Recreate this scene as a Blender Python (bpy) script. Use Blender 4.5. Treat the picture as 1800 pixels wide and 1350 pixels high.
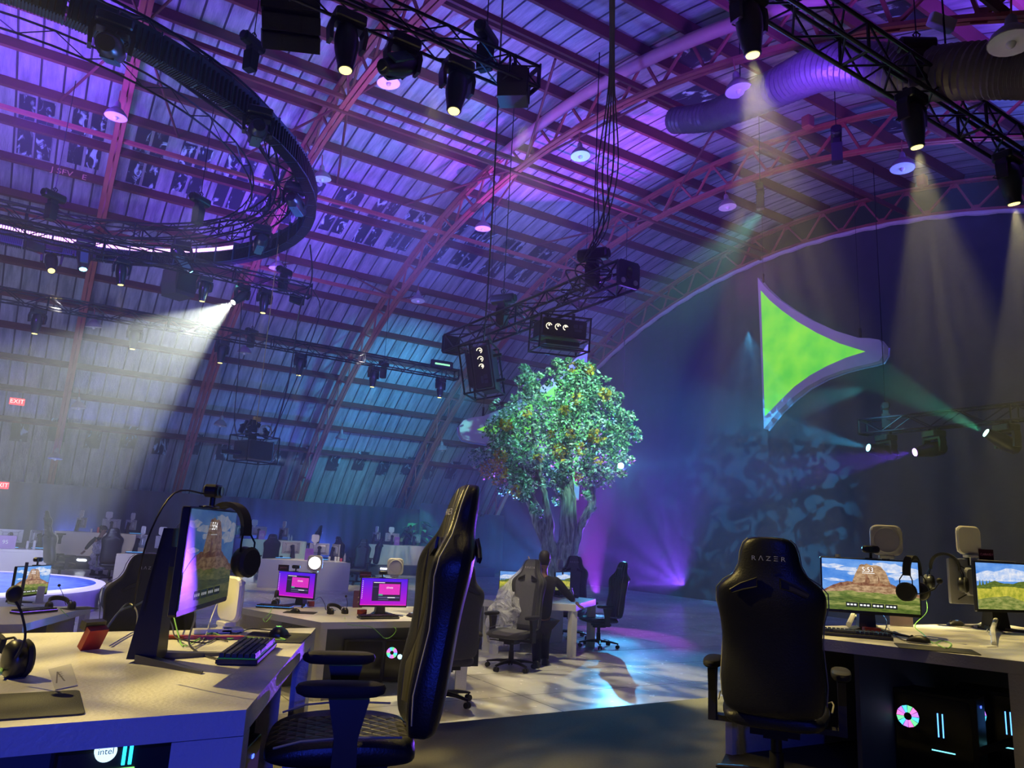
import bpy, bmesh, math, random
from mathutils import Vector, Matrix
random.seed(7)
PI = math.pi
S = bpy.context.scene
COL = S.collection
for _o in list(bpy.data.objects):
    bpy.data.objects.remove(_o)

# ---------------------------------------------------------------- camera
EYE = Vector((0.0, 0.0, 1.70))
CX, CY, FPX = 900.0, 675.0, 1306.0          # the frame is 1800 x 1350
_up = Vector((1237 - CX, 5700 + CY, -FPX)).normalized()      # zenith in camera axes
_xv = Vector((3030 - CX, -(1055 - CY), -FPX))
_bx = (_xv - _up * _xv.dot(_up)).normalized()                # the hall's long axis
_by = _up.cross(_bx)
ROT = Matrix((_bx, _by, _up))                                # camera axes -> world
cam_d = bpy.data.cameras.new('camera')
cam = bpy.data.objects.new('camera', cam_d)
COL.objects.link(cam)
cam.matrix_world = Matrix.Translation(EYE) @ ROT.to_4x4()
cam_d.sensor_width = 36.0
cam_d.lens = FPX / 1800.0 * 36.0
cam_d.clip_start = 0.05
cam_d.clip_end = 200
S.camera = cam

def ray(px, py):
    return (ROT @ Vector((px - CX, -(py - CY), -FPX))).normalized()
def at(px, py, z):
    d = ray(px, py)
    return EYE + d * ((z - EYE.z) / d.z)
def inframe(p, pad=40):
    q = ROT.transposed() @ (Vector(p) - EYE)
    if q.z > -0.1: return False
    x, y = CX + FPX * q.x / -q.z, CY - FPX * q.y / -q.z
    return -pad < x < 1800 + pad and -pad < y < 1350 + pad
def atx_(px, py, x):
    d = ray(px, py); return EYE + d * (x / d.x)
def far(px, py, dist):
    return EYE + ray(px, py) * dist

# ---------------------------------------------------------------- world, exposure
W = bpy.data.worlds.new('hall_air')
S.world = W
W.use_nodes = True
W.node_tree.nodes['Background'].inputs[0].default_value = (0.12, 0.12, 0.35, 1)
W.node_tree.nodes['Background'].inputs[1].default_value = 0.05
S.view_settings.view_transform = 'Standard'
S.view_settings.look = 'None'
S.view_settings.gamma = 1.0
S.view_settings.use_curve_mapping = False
S.view_settings.exposure = 0.0
S.cycles.max_bounces = 6
S.cycles.diffuse_bounces = 3
S.cycles.glossy_bounces = 3
S.cycles.transmission_bounces = 4
S.cycles.transparent_max_bounces = 8
S.cycles.volume_bounces = 0
S.cycles.sample_clamp_indirect = 4.0
S.cycles.sample_clamp_direct = 0.0
S.cycles.caustics_reflective = False
S.cycles.caustics_refractive = False
S.cycles.volume_step_rate = 4.0
S.cycles.use_denoising = True
S.cycles.use_light_tree = True

# ---------------------------------------------------------------- lights of the show
def gobo(ld, scale, lo, hi, stretch=(1, 1, 1), detail=2.0, dist=0.0, floor_=0.15, kind='noise'):
    """a patterned glass wheel in front of the lamp: bright and dark patches over its cone"""
    ld.use_nodes = True
    nt = ld.node_tree
    em = nt.nodes['Emission']
    tc = nt.nodes.new('ShaderNodeTexCoord')
    mp = nt.nodes.new('ShaderNodeMapping')
    mp.inputs['Scale'].default_value = stretch
    nt.links.new(tc.outputs['Normal'], mp.inputs[0])
    tx = nt.nodes.new('ShaderNodeTexNoise')
    tx.inputs['Scale'].default_value = scale
    tx.inputs['Detail'].default_value = detail
    tx.inputs['Distortion'].default_value = dist
    nt.links.new(mp.outputs[0], tx.inputs['Vector'])
    r = nt.nodes.new('ShaderNodeMapRange')
    r.inputs[1].default_value = lo; r.inputs[2].default_value = hi
    r.inputs[3].default_value = floor_; r.inputs[4].default_value = 1.0
    nt.links.new(tx.outputs['Fac'], r.inputs[0])
    nt.links.new(r.outputs[0], em.inputs['Strength'])

def spot(name, loc, aim, col, power, deg, blend=0.3, radius=0.05):
    ld = bpy.data.lights.new(name, 'SPOT')
    ld.color = col; ld.energy = power
    ld.spot_size = math.radians(deg); ld.spot_blend = blend
    ld.shadow_soft_size = radius
    o = bpy.data.objects.new(name, ld)
    COL.objects.link(o)
    o.location = loc
    o.rotation_euler = (Vector(aim) - Vector(loc)).to_track_quat('-Z', 'Y').to_euler()
    return ld
def wash(name, loc, aim, col, power, size, spread=180):
    ld = bpy.data.lights.new(name, 'AREA')
    ld.shape = 'DISK'; ld.size = size
    ld.color = col; ld.energy = power
    ld.spread = math.radians(spread)
    o = bpy.data.objects.new(name, ld)
    COL.objects.link(o)
    o.location = loc
    o.rotation_euler = (Vector(aim) - Vector(loc)).to_track_quat('-Z', 'Y').to_euler()
    return ld

VIOLET = (0.19, 0.055, 1.0); LILAC = (0.115, 0.16, 1.0); BLUE = (0.08, 0.16, 1.0)
CYAN = (0.06, 0.50, 0.85); TEAL = (0.10, 1.0, 0.62); WARM = (1.0, 0.76, 0.24); GREEN = (0.10, 0.85, 0.45)
MAGENTA = (0.75, 0.10, 0.75)

# colour on the roof, from unseen wash lamps, the right ones added as fill
GREYB = (0.45, 0.50, 0.85)
wash('uplight_ring', (-1.3, 16.4, 8.7), (-0.8, 18.5, 12), VIOLET, 420, 1.5, 165)
wash('uplight_ring', (-3.5, 11.5, 8.0), (-1.0, 17, 12), VIOLET, 380, 1.2, 170)
wash('uplight_stage', (-1.0, 17.5, 1.2), (1.0, 25.5, 8), GREYB, 200, 2.0, 150)
wash('uplight_middle', (5.5, 12.5, 6.6), (6.5, 15.5, 12), LILAC, 450, 1.5, 160)
wash('uplight_middle', (10.5, 14.0, 6.6), (11, 17.5, 12), LILAC, 370, 1.5, 160)
wash('uplight_middle', (4.2, 19.3, 7.3), (5.0, 21.0, 11), VIOLET, 270, 1.2, 140)
wash('uplight_near', (7.5, 6.0, 7.2), (9.5, 9.0, 12), VIOLET, 170, 1.0, 160)
wash('roof_fill_right', (10.5, 3.8, 8.4), (12.5, 5.0, 11.0), VIOLET, 170, 1.0, 165)  # added to brighten the roof at the right, no fixture there
wash('roof_fill_right', (14.0, 6.5, 8.2), (15.5, 8.0, 11.0), LILAC, 90, 1.0, 165)
wash('uplight_truss', (4.2, 11.5, 7.2), (6.0, 15.0, 11.0), MAGENTA, 70, 0.8, 110)
wash('uplight_truss', (11.0, 9.0, 6.5), (14.0, 13.0, 11.0), MAGENTA, 60, 0.8, 120)
wash('wash_vault', (12.0, 21.5, 6.4), (10.6, 28.5, 6.6), CYAN, 190, 0.6, 90)
wash('wash_drape', (1.2, 29.3, 0.5), (1.0, 30.0, 2.5), BLUE, 50, 0.4, 160)
wash('wash_drape', (7.6, 29.3, 0.5), (7.4, 30.0, 2.5), BLUE, 60, 0.4, 160)
wash('wash_drape', (9.9, 29.3, 0.5), (9.8, 30.0, 2.5), BLUE, 50, 0.4, 160)
wash('wash_curtain', (13.5, 19.0, 5.0), (18.8, 17.5, 4.0), (0.05, 0.20, 0.9), 170, 1.0, 130)
wash('wash_curtain', (14.5, 9.0, 4.6), (18.8, 9.5, 4.5), (0.08, 0.35, 0.5), 12, 0.6, 130)
wash('wash_near', (-1.6, -4.2, 2.2), (0.5, 2.2, 1.0), (0.03, 0.06, 1.0), 14, 0.3, 50)
wash('wash_near', (4.5, -3.5, 5.5), (4.5, 2.2, 1.0), (0.08, 0.08, 0.8), 12, 0.5, 70)
# warm keys from the spotlights over the desks
g_ = spot('key_left_desk', (-3.6, 8.0, 7.2), (0.3, 2.9, 1.2), WARM, 7600, 34, 0.5, 0.05); gobo(g_, 11, 0.42, 0.58, (1, 2.4, 1), 1.0, 1.8, 0.32)
g_ = spot('key_right_desk', (5.3, 4.5, 6.3), (5.3, 2.6, 1.2), WARM, 1700, 42, 0.5, 0.05); gobo(g_, 11, 0.42, 0.58, (1, 2.4, 1), 1.0, 1.5, 0.40)
g_ = spot('key_middle_desk', (3.3, 7.4, 7.0), (3.6, 8.2, 0.7), WARM, 1200, 34, 0.6, 0.05); gobo(g_, 7, 0.30, 0.60, (1, 1.6, 1), 1.0, 1.5, 0.55)
g_ = spot('key_front_floor', (4.6, 7.5, 7.0), (5.6, 7.6, 0.0), (1, .86, .50), 1700, 44, 0.4, 0.05); gobo(g_, 5.5, 0.44, 0.54, (1, 1.5, 1), 1.5, 1.6, 0.18)
spot('key_left_far_desk', (-3.8, 12.0, 8.0), (-0.3, 8.6, 0.7), WARM, 1300, 30, 0.6, 0.05)
g_ = spot('key_carpet', (3.2, 2.4, 7.2), (2.6, 3.6, 0.4), WARM, 230, 60, 0.7, 0.05); gobo(g_, 9, 0.42, 0.58, (1, 3.0, 1), 1.0, 1.2, 0.2)
for x_ in (-0.3, 2.8, 6.6, 7.6, 12.3):
    g_ = spot('key_back_desks', (x_, 20.5 if x_ != 6.6 else 17.5, 7.0), (x_ + .3, 27.4 if x_ != 6.6 else 21.6, 0.6), (1, .90, .66), 1500, 24, 0.6, 0.05); gobo(g_, 14, 0.40, 0.62, (3, .6, 1), 1, .5, .4)
# tree lights
TB = at(990, 1073, 0)
spot('tree_key', (8.9, 7.2, 6.9), TB + Vector((-.3, 0, 4.3)), (0.26, 1.0, 0.70), 4600, 34, 0.4, 0.08)
spot('tree_side', TB + Vector((2.6, -6.5, 5.0)), TB + Vector((0.8, 0, 4.0)), (0.08, 0.75, 0.80), 3000, 30, 0.4, 0.08)
spot('tree_warm', (8.6, 7.2, 6.9), TB + Vector((0, 0, 4.2)), (1.0, 0.75, 0.25), 1100, 30, 0.4, 0.08)
spot('trunk_key', TB + Vector((-3.5, -4.0, 1.0)), TB + Vector((0, 0, 1.6)), (0.35, 0.65, 0.80), 160, 40, 0.5, 0.05)
spot('tree_violet_uplight', at(1062, 1066, 0.25) + Vector((.6, 1.0, 0)), far(1018, 760, 18.6), (0.42, 0.05, 1.0), 13000, 38, 0.6, 0.05)
spot('trunk_magenta', TB + Vector((1.6, 1.6, 0.4)), TB + Vector((0.1, 0, 2.4)), (0.8, 0.05, 0.9), 900, 60, 0.5, 0.05)
g_ = spot('blue_fan', TB + Vector((1.0, 1.2, 0.4)), far(850, 830, 14.0), (0.05, 0.28, 1.0), 11000, 40, 0.3, 0.03); gobo(g_, 9, 0.42, 0.60, (1, 1, 1), 2, 0, 0.25)
g_ = spot('violet_fan', (18.1, 18.0, 0.35), far(1085, 935, 20.0), (0.22, 0.06, 1.0), 16000, 42, 0.3, 0.03); gobo(g_, 8, 0.44, 0.58, (1, 1, 1), 2, 0, 0.2)
# colour on the floor
g_ = spot('floor_blue', (13.0, 9.0, 4.8), (12.5, 12.0, 0.0), (0.30, 0.38, 1.0), 300, 80, 0.5, 0.05); gobo(g_, 9, 0.52, 0.56, (1, 1, 1), 3, 2.5, 0.35)
spot('floor_violet', (12.5, 14.5, 5.0), at(1075, 1120, 0), (0.62, 0.12, 1.0), 1300, 26, 0.5, 0.05)
spot('floor_cyan', (7.6, 9.5, 5.3), at(1110, 1185, 0), (0.06, 0.55, 1.0), 45, 12, 0.3, 0.05)
g_ = spot('floor_left', (1.5, 13.0, 7.0), (3.0, 16.0, 0.0), (0.72, 0.74, 0.85), 450, 80, 0.6, 0.05); gobo(g_, 6, 0.42, 0.56, (1, 2, 1), 2, 1.5, 0.4)
g_ = spot('curtain_pattern', (9.5, 8.0, 5.2), atx_(1335, 900, 18.7), (0.06, 0.42, 0.75), 9000, 32, 0.5, 0.008); gobo(g_, 30, 0.51, 0.56, (1, 1, 1.3), 9, 0.6, 0.10)
# ---------------------------------------------------------------- materials
MATS = {}
def _nt(name):
    m = bpy.data.materials.new(name); m.use_nodes = True
    return m, m.node_tree, m.node_tree.nodes['Principled BSDF']
def mat(name, col, rough=0.5, metal=0.0, var=0.12, scale=6.0, bump=0.0, bscale=40.0, emit=None, estr=0.0, coat=0.0, spec=0.5, alpha=1.0, trans=0.0):
    """plain surface with a little procedural wear in colour and gloss"""
    if name in MATS: return MATS[name]
    m, nt, b = _nt(name)
    tc = nt.nodes.new('ShaderNodeTexCoord')
    nz = nt.nodes.new('ShaderNodeTexNoise')
    nz.inputs['Scale'].default_value = scale; nz.inputs['Detail'].default_value = 3
    nt.links.new(tc.outputs['Object'], nz.inputs['Vector'])
    mx = nt.nodes.new('ShaderNodeMix'); mx.data_type = 'RGBA'
    c = Vector(col)
    mx.inputs[6].default_value = (*(c * (1 - var)), 1)
    mx.inputs[7].default_value = (*[min(1, x * (1 + var)) for x in c], 1)
    nt.links.new(nz.outputs['Fac'], mx.inputs[0])
    nt.links.new(mx.outputs[2], b.inputs['Base Color'])
    b.inputs['Roughness'].default_value = rough
    b.inputs['Metallic'].default_value = metal
    b.inputs['Coat Weight'].default_value = coat
    b.inputs['Specular IOR Level'].default_value = spec
    b.inputs['Alpha'].default_value = alpha
    b.inputs['Transmission Weight'].default_value = trans
    if bump:
        n2 = nt.nodes.new('ShaderNodeTexNoise'); n2.inputs['Scale'].default_value = bscale
        n2.inputs['Detail'].default_value = 4
        nt.links.new(tc.outputs['Object'], n2.inputs['Vector'])
        bp = nt.nodes.new('ShaderNodeBump'); bp.inputs['Strength'].default_value = bump
        bp.inputs['Distance'].default_value = 0.02
        nt.links.new(n2.outputs['Fac'], bp.inputs['Height'])
        nt.links.new(bp.outputs[0], b.inputs['Normal'])
    if emit:
        b.inputs['Emission Color'].default_value = (*emit, 1)
        b.inputs['Emission Strength'].default_value = estr
    MATS[name] = m
    return m
def glow(name, col, s):
    if name in MATS: return MATS[name]
    m, nt, b = _nt(name)
    b.inputs['Base Color'].default_value = (*[x * 0.3 for x in col], 1)
    nz = nt.nodes.new('ShaderNodeTexNoise'); nz.inputs['Scale'].default_value = 30
    r = nt.nodes.new('ShaderNodeMapRange'); r.inputs[3].default_value = s * 0.85; r.inputs[4].default_value = s * 1.15
    nt.links.new(nz.outputs['Fac'], r.inputs[0])
    b.inputs['Emission Color'].default_value = (*col, 1)
    nt.links.new(r.outputs[0], b.inputs['Emission Strength'])
    MATS[name] = m
    return m

# ---------------------------------------------------------------- mesh collector
class MB:
    def __init__(s):
        s.v = []; s.f = []; s.mi = []; s.xf = Matrix.Identity(4); s.m = 0
    def add(s, vs, fs):
        k = len(s.v)
        s.v += [tuple(s.xf @ Vector(p)) for p in vs]
        s.f += [tuple(i + k for i in f) for f in fs]
        s.mi += [s.m] * len(fs)
        return s
    def box(s, c, d, R=None):
        x, y, z = d[0] / 2, d[1] / 2, d[2] / 2
        vs = [Vector((a * x, b * y, e * z)) for a in (-1, 1) for b in (-1, 1) for e in (-1, 1)]
        if R is not None: vs = [R @ p for p in vs]
        vs = [p + Vector(c) for p in vs]
        return s.add(vs, [(0, 1, 3, 2), (4, 6, 7, 5), (0, 4, 5, 1), (2, 3, 7, 6), (0, 2, 6, 4), (1, 5, 7, 3)])
    def bbox(s, a, b):
        return s.box([(p + q) / 2 for p, q in zip(a, b)], [abs(p - q) for p, q in zip(a, b)])
    def bar(s, p, q, w, h, upv=(0, 0, 1)):
        p, q = Vector(p), Vector(q); d = q - p; L = d.length
        if L < 1e-6: return s
        z = d / L; u = Vector(upv)
        if abs(z.dot(u)) > 0.98: u = Vector((1, 0, 0))
        x = u.cross(z).normalized(); y = z.cross(x)
        R = Matrix((x, y, z)).transposed()
        return s.box((p + q) / 2, (w, h, L), R)
    def ring(s, c, x, y, r, n, ry=None):
        ry = r if ry is None else ry
        return [Vector(c) + x * (r * math.cos(2 * PI * i / n)) + y * (ry * math.sin(2 * PI * i / n)) for i in range(n)]
    def cyl(s, p, q, r, n=10, r2=None, cap=True):
        p, q = Vector(p), Vector(q); d = q - p
        if d.length < 1e-7: return s
        z = d.normalized(); u = Vector((0, 0, 1)) if abs(z.z) < 0.95 else Vector((1, 0, 0))
        x = u.cross(z).normalized(); y = z.cross(x)
        r2 = r if r2 is None else r2
        vs = s.ring(p, x, y, r, n) + s.ring(q, x, y, r2, n)
        fs = [(i, (i + 1) % n, n + (i + 1) % n, n + i) for i in range(n)]
        if cap: fs += [tuple(range(n))[::-1], tuple(range(n, 2 * n))]
        return s.add(vs, fs)
    def tube(s, pts, r, n=6, closed=False):
        pts = [Vector(p) for p in pts]; N = len(pts); vs = []; prev = None
        for i, p in enumerate(pts):
            a = pts[(i - 1) % N] if (closed or i > 0) else p
            b = pts[(i + 1) % N] if (closed or i < N - 1) else p
            z = (b - a).normalized()
            if prev is None:
                u = Vector((0, 0, 1)) if abs(z.z) < 0.9 else Vector((1, 0, 0))
                x = u.cross(z).normalized()
            else:
                x = (prev - z * prev.dot(z)).normalized()
            prev = x; y = z.cross(x)
            rr = r[i] if isinstance(r, (list, tuple)) else r
            vs += s.ring(p, x, y, rr, n)
        fs = []
        for i in range(N if closed else N - 1):
            j = (i + 1) % N
            fs += [(i * n + k, i * n + (k + 1) % n, j * n + (k + 1) % n, j * n + k) for k in range(n)]
        if not closed: fs += [tuple(range(n))[::-1], tuple(range((N - 1) * n, N * n))]
        return s.add(vs, fs)
    def lathe(s, prof, n=16, c=(0, 0, 0), R=None, cap=True):
        """prof: list of (radius, height) about the z axis"""
        vs = []
        for r, h in prof:
            for i in range(n):
                p = Vector((r * math.cos(2 * PI * i / n), r * math.sin(2 * PI * i / n), h))
                if R is not None: p = R @ p
                vs.append(p + Vector(c))
        fs = [(j * n + i, j * n + (i + 1) % n, (j + 1) * n + (i + 1) % n, (j + 1) * n + i) for j in range(len(prof) - 1) for i in range(n)]
        if cap: fs += [tuple(range(n))[::-1], tuple(range((len(prof) - 1) * n, len(prof) * n))]
        return s.add(vs, fs)
    def prism(s, poly, a, b, axis='z'):
        """extrude a 2-D outline between a and b along an axis"""
        f = {'z': lambda p, t: (p[0], p[1], t), 'y': lambda p, t: (p[0], t, p[1]), 'x': lambda p, t: (t, p[0], p[1])}[axis]
        n = len(poly)
        vs = [f(p, a) for p in poly] + [f(p, b) for p in poly]
        fs = [(i, (i + 1) % n, n + (i + 1) % n, n + i) for i in range(n)] + [tuple(range(n))[::-1], tuple(range(n, 2 * n))]
        return s.add(vs, fs)
    def flat(s, poly, t, axis='y'):
        f = {'z': lambda p: (p[0], p[1], t), 'y': lambda p: (p[0], t, p[1]), 'x': lambda p: (t, p[0], p[1])}[axis]
        return s.add([f(p) for p in poly], [tuple(range(len(poly)))])
    def rbox(s, c, d, r=0.02, n=3, axis='z'):
        """box with rounded outline seen along one axis"""
        i, j = {'z': (0, 1), 'y': (0, 2), 'x': (1, 2)}[axis]; k = 3 - i - j
        w, h = d[i] / 2, d[j] / 2; r = min(r, w, h)
        poly = []
        for sx, sy, a0 in ((1, 1, 0), (-1, 1, 90), (-1, -1, 180), (1, -1, 270)):
            for t in range(n + 1):
                a = math.radians(a0 + 90 * t / n)
                poly.append((c[i] + sx * (w - r) + r * math.cos(a), c[j] + sy * (h - r) + r * math.sin(a)))
        b = min(r * 0.35, d[k] * 0.3)
        sc = lambda q: [(c[i] + (x - c[i]) * (1 - b / w), c[j] + (y - c[j]) * (1 - b / h)) for x, y in q]
        lo, hi = c[k] - d[k] / 2, c[k] + d[k] / 2
        f = {'z': lambda p, t: (p[0], p[1], t), 'y': lambda p, t: (p[0], t, p[1]), 'x': lambda p, t: (t, p[0], p[1])}[axis]
        m = len(poly); vs = []
        for q, t in ((sc(poly), lo), (poly, lo + b), (poly, hi - b), (sc(poly), hi)):
            vs += [f(p, t) for p in q]
        fs = [(e * m + a, e * m + (a + 1) % m, (e + 1) * m + (a + 1) % m, (e + 1) * m + a) for e in range(3) for a in range(m)]
        fs += [tuple(range(m))[::-1], tuple(range(3 * m, 4 * m))]
        return s.add(vs, fs)
    def ball(s, c, r, n=10, sc=(1, 1, 1)):
        prof = [(math.sin(PI * i / n) * r, -math.cos(PI * i / n) * r) for i in range(n + 1)]
        k = n + 4; vs = []
        for pr, h in prof:
            for i in range(k):
                vs.append((c[0] + sc[0] * pr * math.cos(2 * PI * i / k), c[1] + sc[1] * pr * math.sin(2 * PI * i / k), c[2] + sc[2] * h))
        fs = [(j * k + i, j * k + (i + 1) % k, (j + 1) * k + (i + 1) % k, (j + 1) * k + i) for j in range(n) for i in range(k)]
        return s.add(vs, fs)
    def loft(s, rings):
        n = len(rings[0]); vs = [p for r in rings for p in r]
        fs = [(j * n + i, j * n + (i + 1) % n, (j + 1) * n + (i + 1) % n, (j + 1) * n + i) for j in range(len(rings) - 1) for i in range(n)]
        fs += [tuple(range(n))[::-1], tuple(range((len(rings) - 1) * n, len(rings) * n))]
        return s.add(vs, fs)
    def build(s, name, mats, parent=None, smooth=False, label=None, cat=None, group=None, kind=None):
        me = bpy.data.meshes.new(name)
        me.from_pydata(s.v, [], s.f)
        if not isinstance(mats, (list, tuple)): mats = [mats]
        for m in mats: me.materials.append(m)
        if len(mats) > 1: me.polygons.foreach_set('material_index', s.mi)
        if smooth:
            me.shade_smooth() if smooth is True else me.shade_smooth()
            if smooth is True:
                me.set_sharp_from_angle(angle=math.radians(40))
        me.validate()
        bm = bmesh.new(); bm.from_mesh(me); bmesh.ops.recalc_face_normals(bm, faces=bm.faces); bm.to_mesh(me); bm.free()
        o = bpy.data.objects.new(name, me)
        COL.objects.link(o)
        if parent is not None: o.parent = parent
        return tag(o, label, cat, group, kind)

def tag(o, label=None, cat=None, group=None, kind=None):
    if label: o['label'] = label
    if cat: o['category'] = cat
    if group: o['group'] = group
    if kind: o['kind'] = kind
    return o
def thing(name, label, cat, loc=(0, 0, 0), rz=0.0, group=None, kind=None):
    o = bpy.data.objects.new(name, None)
    o.empty_display_size = 0.1
    COL.objects.link(o)
    o.location = loc; o.rotation_euler = (0, 0, rz)
    return tag(o, label, cat, group, kind)
KIDS = {}
def dup(root, loc, rot=None, label=None, group=None, scale=None):
    if not KIDS.get('n') == len(bpy.data.objects):
        KIDS['n'] = len(bpy.data.objects); KIDS['m'] = {}
        for o in bpy.data.objects:
            if o.parent: KIDS['m'].setdefault(o.parent.name, []).append(o)
    m = KIDS['m']; cnt = 1
    r = root.copy(); COL.objects.link(r); r.location = loc
    if rot is not None: r.rotation_euler = rot if isinstance(rot, (tuple, list)) or hasattr(rot, 'order') else (0, 0, rot)
    if scale: r.scale = (scale,) * 3
    if label: r['label'] = label
    if group: r['group'] = group
    for ch in m.get(root.name, []):
        c = ch.copy(); COL.objects.link(c); c.parent = r; cnt += 1
        for g in m.get(ch.name, []):
            d = g.copy(); COL.objects.link(d); d.parent = c; cnt += 1
    KIDS['n'] += cnt
    return r
def words(name, txt, size, loc, rot, material, parent, extrude=0.0, align='CENTER', sx=1.0, label=None):
    cu = bpy.data.curves.new(name, 'FONT'); cu.body = txt; cu.size = size; cu.extrude = extrude
    cu.align_x = align; cu.align_y = 'CENTER'
    cu.materials.append(material)
    tmp = bpy.data.objects.new(name + '_outline', cu)
    me = bpy.data.meshes.new_from_object(tmp)
    bpy.data.objects.remove(tmp); bpy.data.curves.remove(cu)
    o = bpy.data.objects.new(name, me); COL.objects.link(o)
    o.parent = parent; o.location = loc; o.rotation_euler = rot; o.scale = (sx, 1, 1)
    if label: o['label'] = label
    return o
def rz(a): return Matrix.Rotation(a, 4, 'Z')
def cable(name, pts, r, m, label, cat='cable', group=None, parent=None, n=6, sub=5):
    """smooth cable through the given points"""
    P = [Vector(p) for p in pts]; out = []
    for i in range(len(P) - 1):
        a = P[max(i - 1, 0)]; b = P[i]; c = P[i + 1]; d = P[min(i + 2, len(P) - 1)]
        for k in range(sub):
            t = k / sub
            out.append(0.5 * ((2 * b) + (c - a) * t + (2 * a - 5 * b + 4 * c - d) * t * t + (3 * b - a - 3 * c + d) * t ** 3))
    out.append(P[-1])
    mb = MB(); mb.tube(out, r, n)
    return mb.build(name, m, parent, True, label, None if parent else cat, group)
# ---------------------------------------------------------------- the hall
AYC, AZC, RB, RT = 13.97, -10.16, 21.08, 22.0      # arch centre, bottom and top chord radii
def arcp(x, ang, r):                                # ang in radians from the crown, + towards the far side
    return Vector((x, AYC + r * math.sin(ang), AZC + r * math.cos(ang)))
X0, X1 = -9.0, 18.9

def roof_material():
    m, nt, b = _nt('roof_sheet')
    tc = nt.nodes.new('ShaderNodeTexCoord')
    sep = nt.nodes.new('ShaderNodeSeparateXYZ'); nt.links.new(tc.outputs['Object'], sep.inputs[0])
    # seams every 0.52 m along the hall
    mul = nt.nodes.new('ShaderNodeMath'); mul.operation = 'MULTIPLY'; mul.inputs[1].default_value = 1 / 0.46
    nt.links.new(sep.outputs['X'], mul.inputs[0])
    fr = nt.nodes.new('ShaderNodeMath'); fr.operation = 'FRACT'; nt.links.new(mul.outputs[0], fr.inputs[0])
    lt = nt.nodes.new('ShaderNodeMath'); lt.operation = 'LESS_THAN'; lt.inputs[1].default_value = 0.10
    nt.links.new(fr.outputs[0], lt.inputs[0])
    n1 = nt.nodes.new('ShaderNodeTexNoise'); n1.inputs['Scale'].default_value = 1.1; n1.inputs['Detail'].default_value = 6
    n1.inputs['Roughness'].default_value = 0.65
    mp = nt.nodes.new('ShaderNodeMapping'); mp.inputs['Scale'].default_value = (5.0, 0.6, 0.6)
    nt.links.new(tc.outputs['Object'], mp.inputs[0]); nt.links.new(mp.outputs[0], n1.inputs['Vector'])
    cr = nt.nodes.new('ShaderNodeValToRGB')
    cr.color_ramp.elements[0].position = 0.25; cr.color_ramp.elements[0].color = (0.13, 0.15, 0.18, 1)
    cr.color_ramp.elements[1].position = 0.72; cr.color_ramp.elements[1].color = (0.56, 0.58, 0.64, 1)
    nt.links.new(n1.outputs['Fac'], cr.inputs[0])
    mx = nt.nodes.new('ShaderNodeMix'); mx.data_type = 'RGBA'; mx.inputs[7].default_value = (0.05, 0.05, 0.06, 1)
    nt.links.new(lt.outputs[0], mx.inputs[0]); nt.links.new(cr.outputs[0], mx.inputs[6])
    nt.links.new(mx.outputs[2], b.inputs['Base Color'])
    b.inputs['Roughness'].default_value = 0.5; b.inputs['Metallic'].default_value = 0.15
    n2 = nt.nodes.new('ShaderNodeTexNoise'); n2.inputs['Scale'].default_value = 14; n2.inputs['Detail'].default_value = 5
    nt.links.new(mp.outputs[0], n2.inputs['Vector'])
    bp = nt.nodes.new('ShaderNodeBump'); bp.inputs['Strength'].default_value = 0.6; bp.inputs['Distance'].default_value = 0.03
    nt.links.new(n2.outputs['Fac'], bp.inputs['Height']); nt.links.new(bp.outputs[0], b.inputs['Normal'])
    return m
def floor_material():
    m, nt, b = _nt('floor_vinyl')
    tc = nt.nodes.new('ShaderNodeTexCoord')
    n1 = nt.nodes.new('ShaderNodeTexNoise'); n1.inputs['Scale'].default_value = 0.7; n1.inputs['Detail'].default_value = 5
    nt.links.new(tc.outputs['Object'], n1.inputs['Vector'])
    cr = nt.nodes.new('ShaderNodeValToRGB')
    cr.color_ramp.elements[0].position = 0.3; cr.color_ramp.elements[0].color = (0.50, 0.50, 0.50, 1)
    cr.color_ramp.elements[1].position = 0.7; cr.color_ramp.elements[1].color = (0.72, 0.72, 0.72, 1)
    nt.links.new(n1.outputs['Fac'], cr.inputs[0])
    br = nt.nodes.new('ShaderNodeTexBrick'); br.offset = 0.0
    br.inputs['Color1'].default_value = (1, 1, 1, 1); br.inputs['Color2'].default_value = (0.93, 0.93, 0.93, 1)
    br.inputs['Mortar'].default_value = (0.25, 0.25, 0.25, 1)
    br.inputs['Scale'].default_value = 1.0; br.inputs['Mortar Size'].default_value = 0.006
    br.inputs['Brick Width'].default_value = 2.4; br.inputs['Row Height'].default_value = 1.2
    nt.links.new(tc.outputs['Object'], br.inputs['Vector'])
    mu = nt.nodes.new('ShaderNodeMix'); mu.data_type = 'RGBA'; mu.blend_type = 'MULTIPLY'; mu.inputs[0].default_value = 1
    nt.links.new(cr.outputs[0], mu.inputs[6]); nt.links.new(br.outputs[0], mu.inputs[7])
    nt.links.new(mu.outputs[2], b.inputs['Base Color'])
    n3 = nt.nodes.new('ShaderNodeTexNoise'); n3.inputs['Scale'].default_value = 9; n3.inputs['Detail'].default_value = 4
    nt.links.new(tc.outputs['Object'], n3.inputs['Vector'])
    r = nt.nodes.new('ShaderNodeMapRange'); r.inputs[3].default_value = 0.14; r.inputs[4].default_value = 0.34
    nt.links.new(n3.outputs['Fac'], r.inputs[0]); nt.links.new(r.outputs[0], b.inputs['Roughness'])
    return m
M_ROOF = roof_material(); M_FLOOR = floor_material()
M_RED = mat('primer_red_steel', (0.36, 0.095, 0.085), 0.55, 0.1, 0.25, 3)
M_PURL = mat('purlin_red_timber', (0.13, 0.035, 0.032), 0.65, 0.0, 0.3, 2, bump=0.2)
M_BLACK = mat('black_plastic', (0.012, 0.012, 0.014), 0.38, 0, 0.2, 20)
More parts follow.
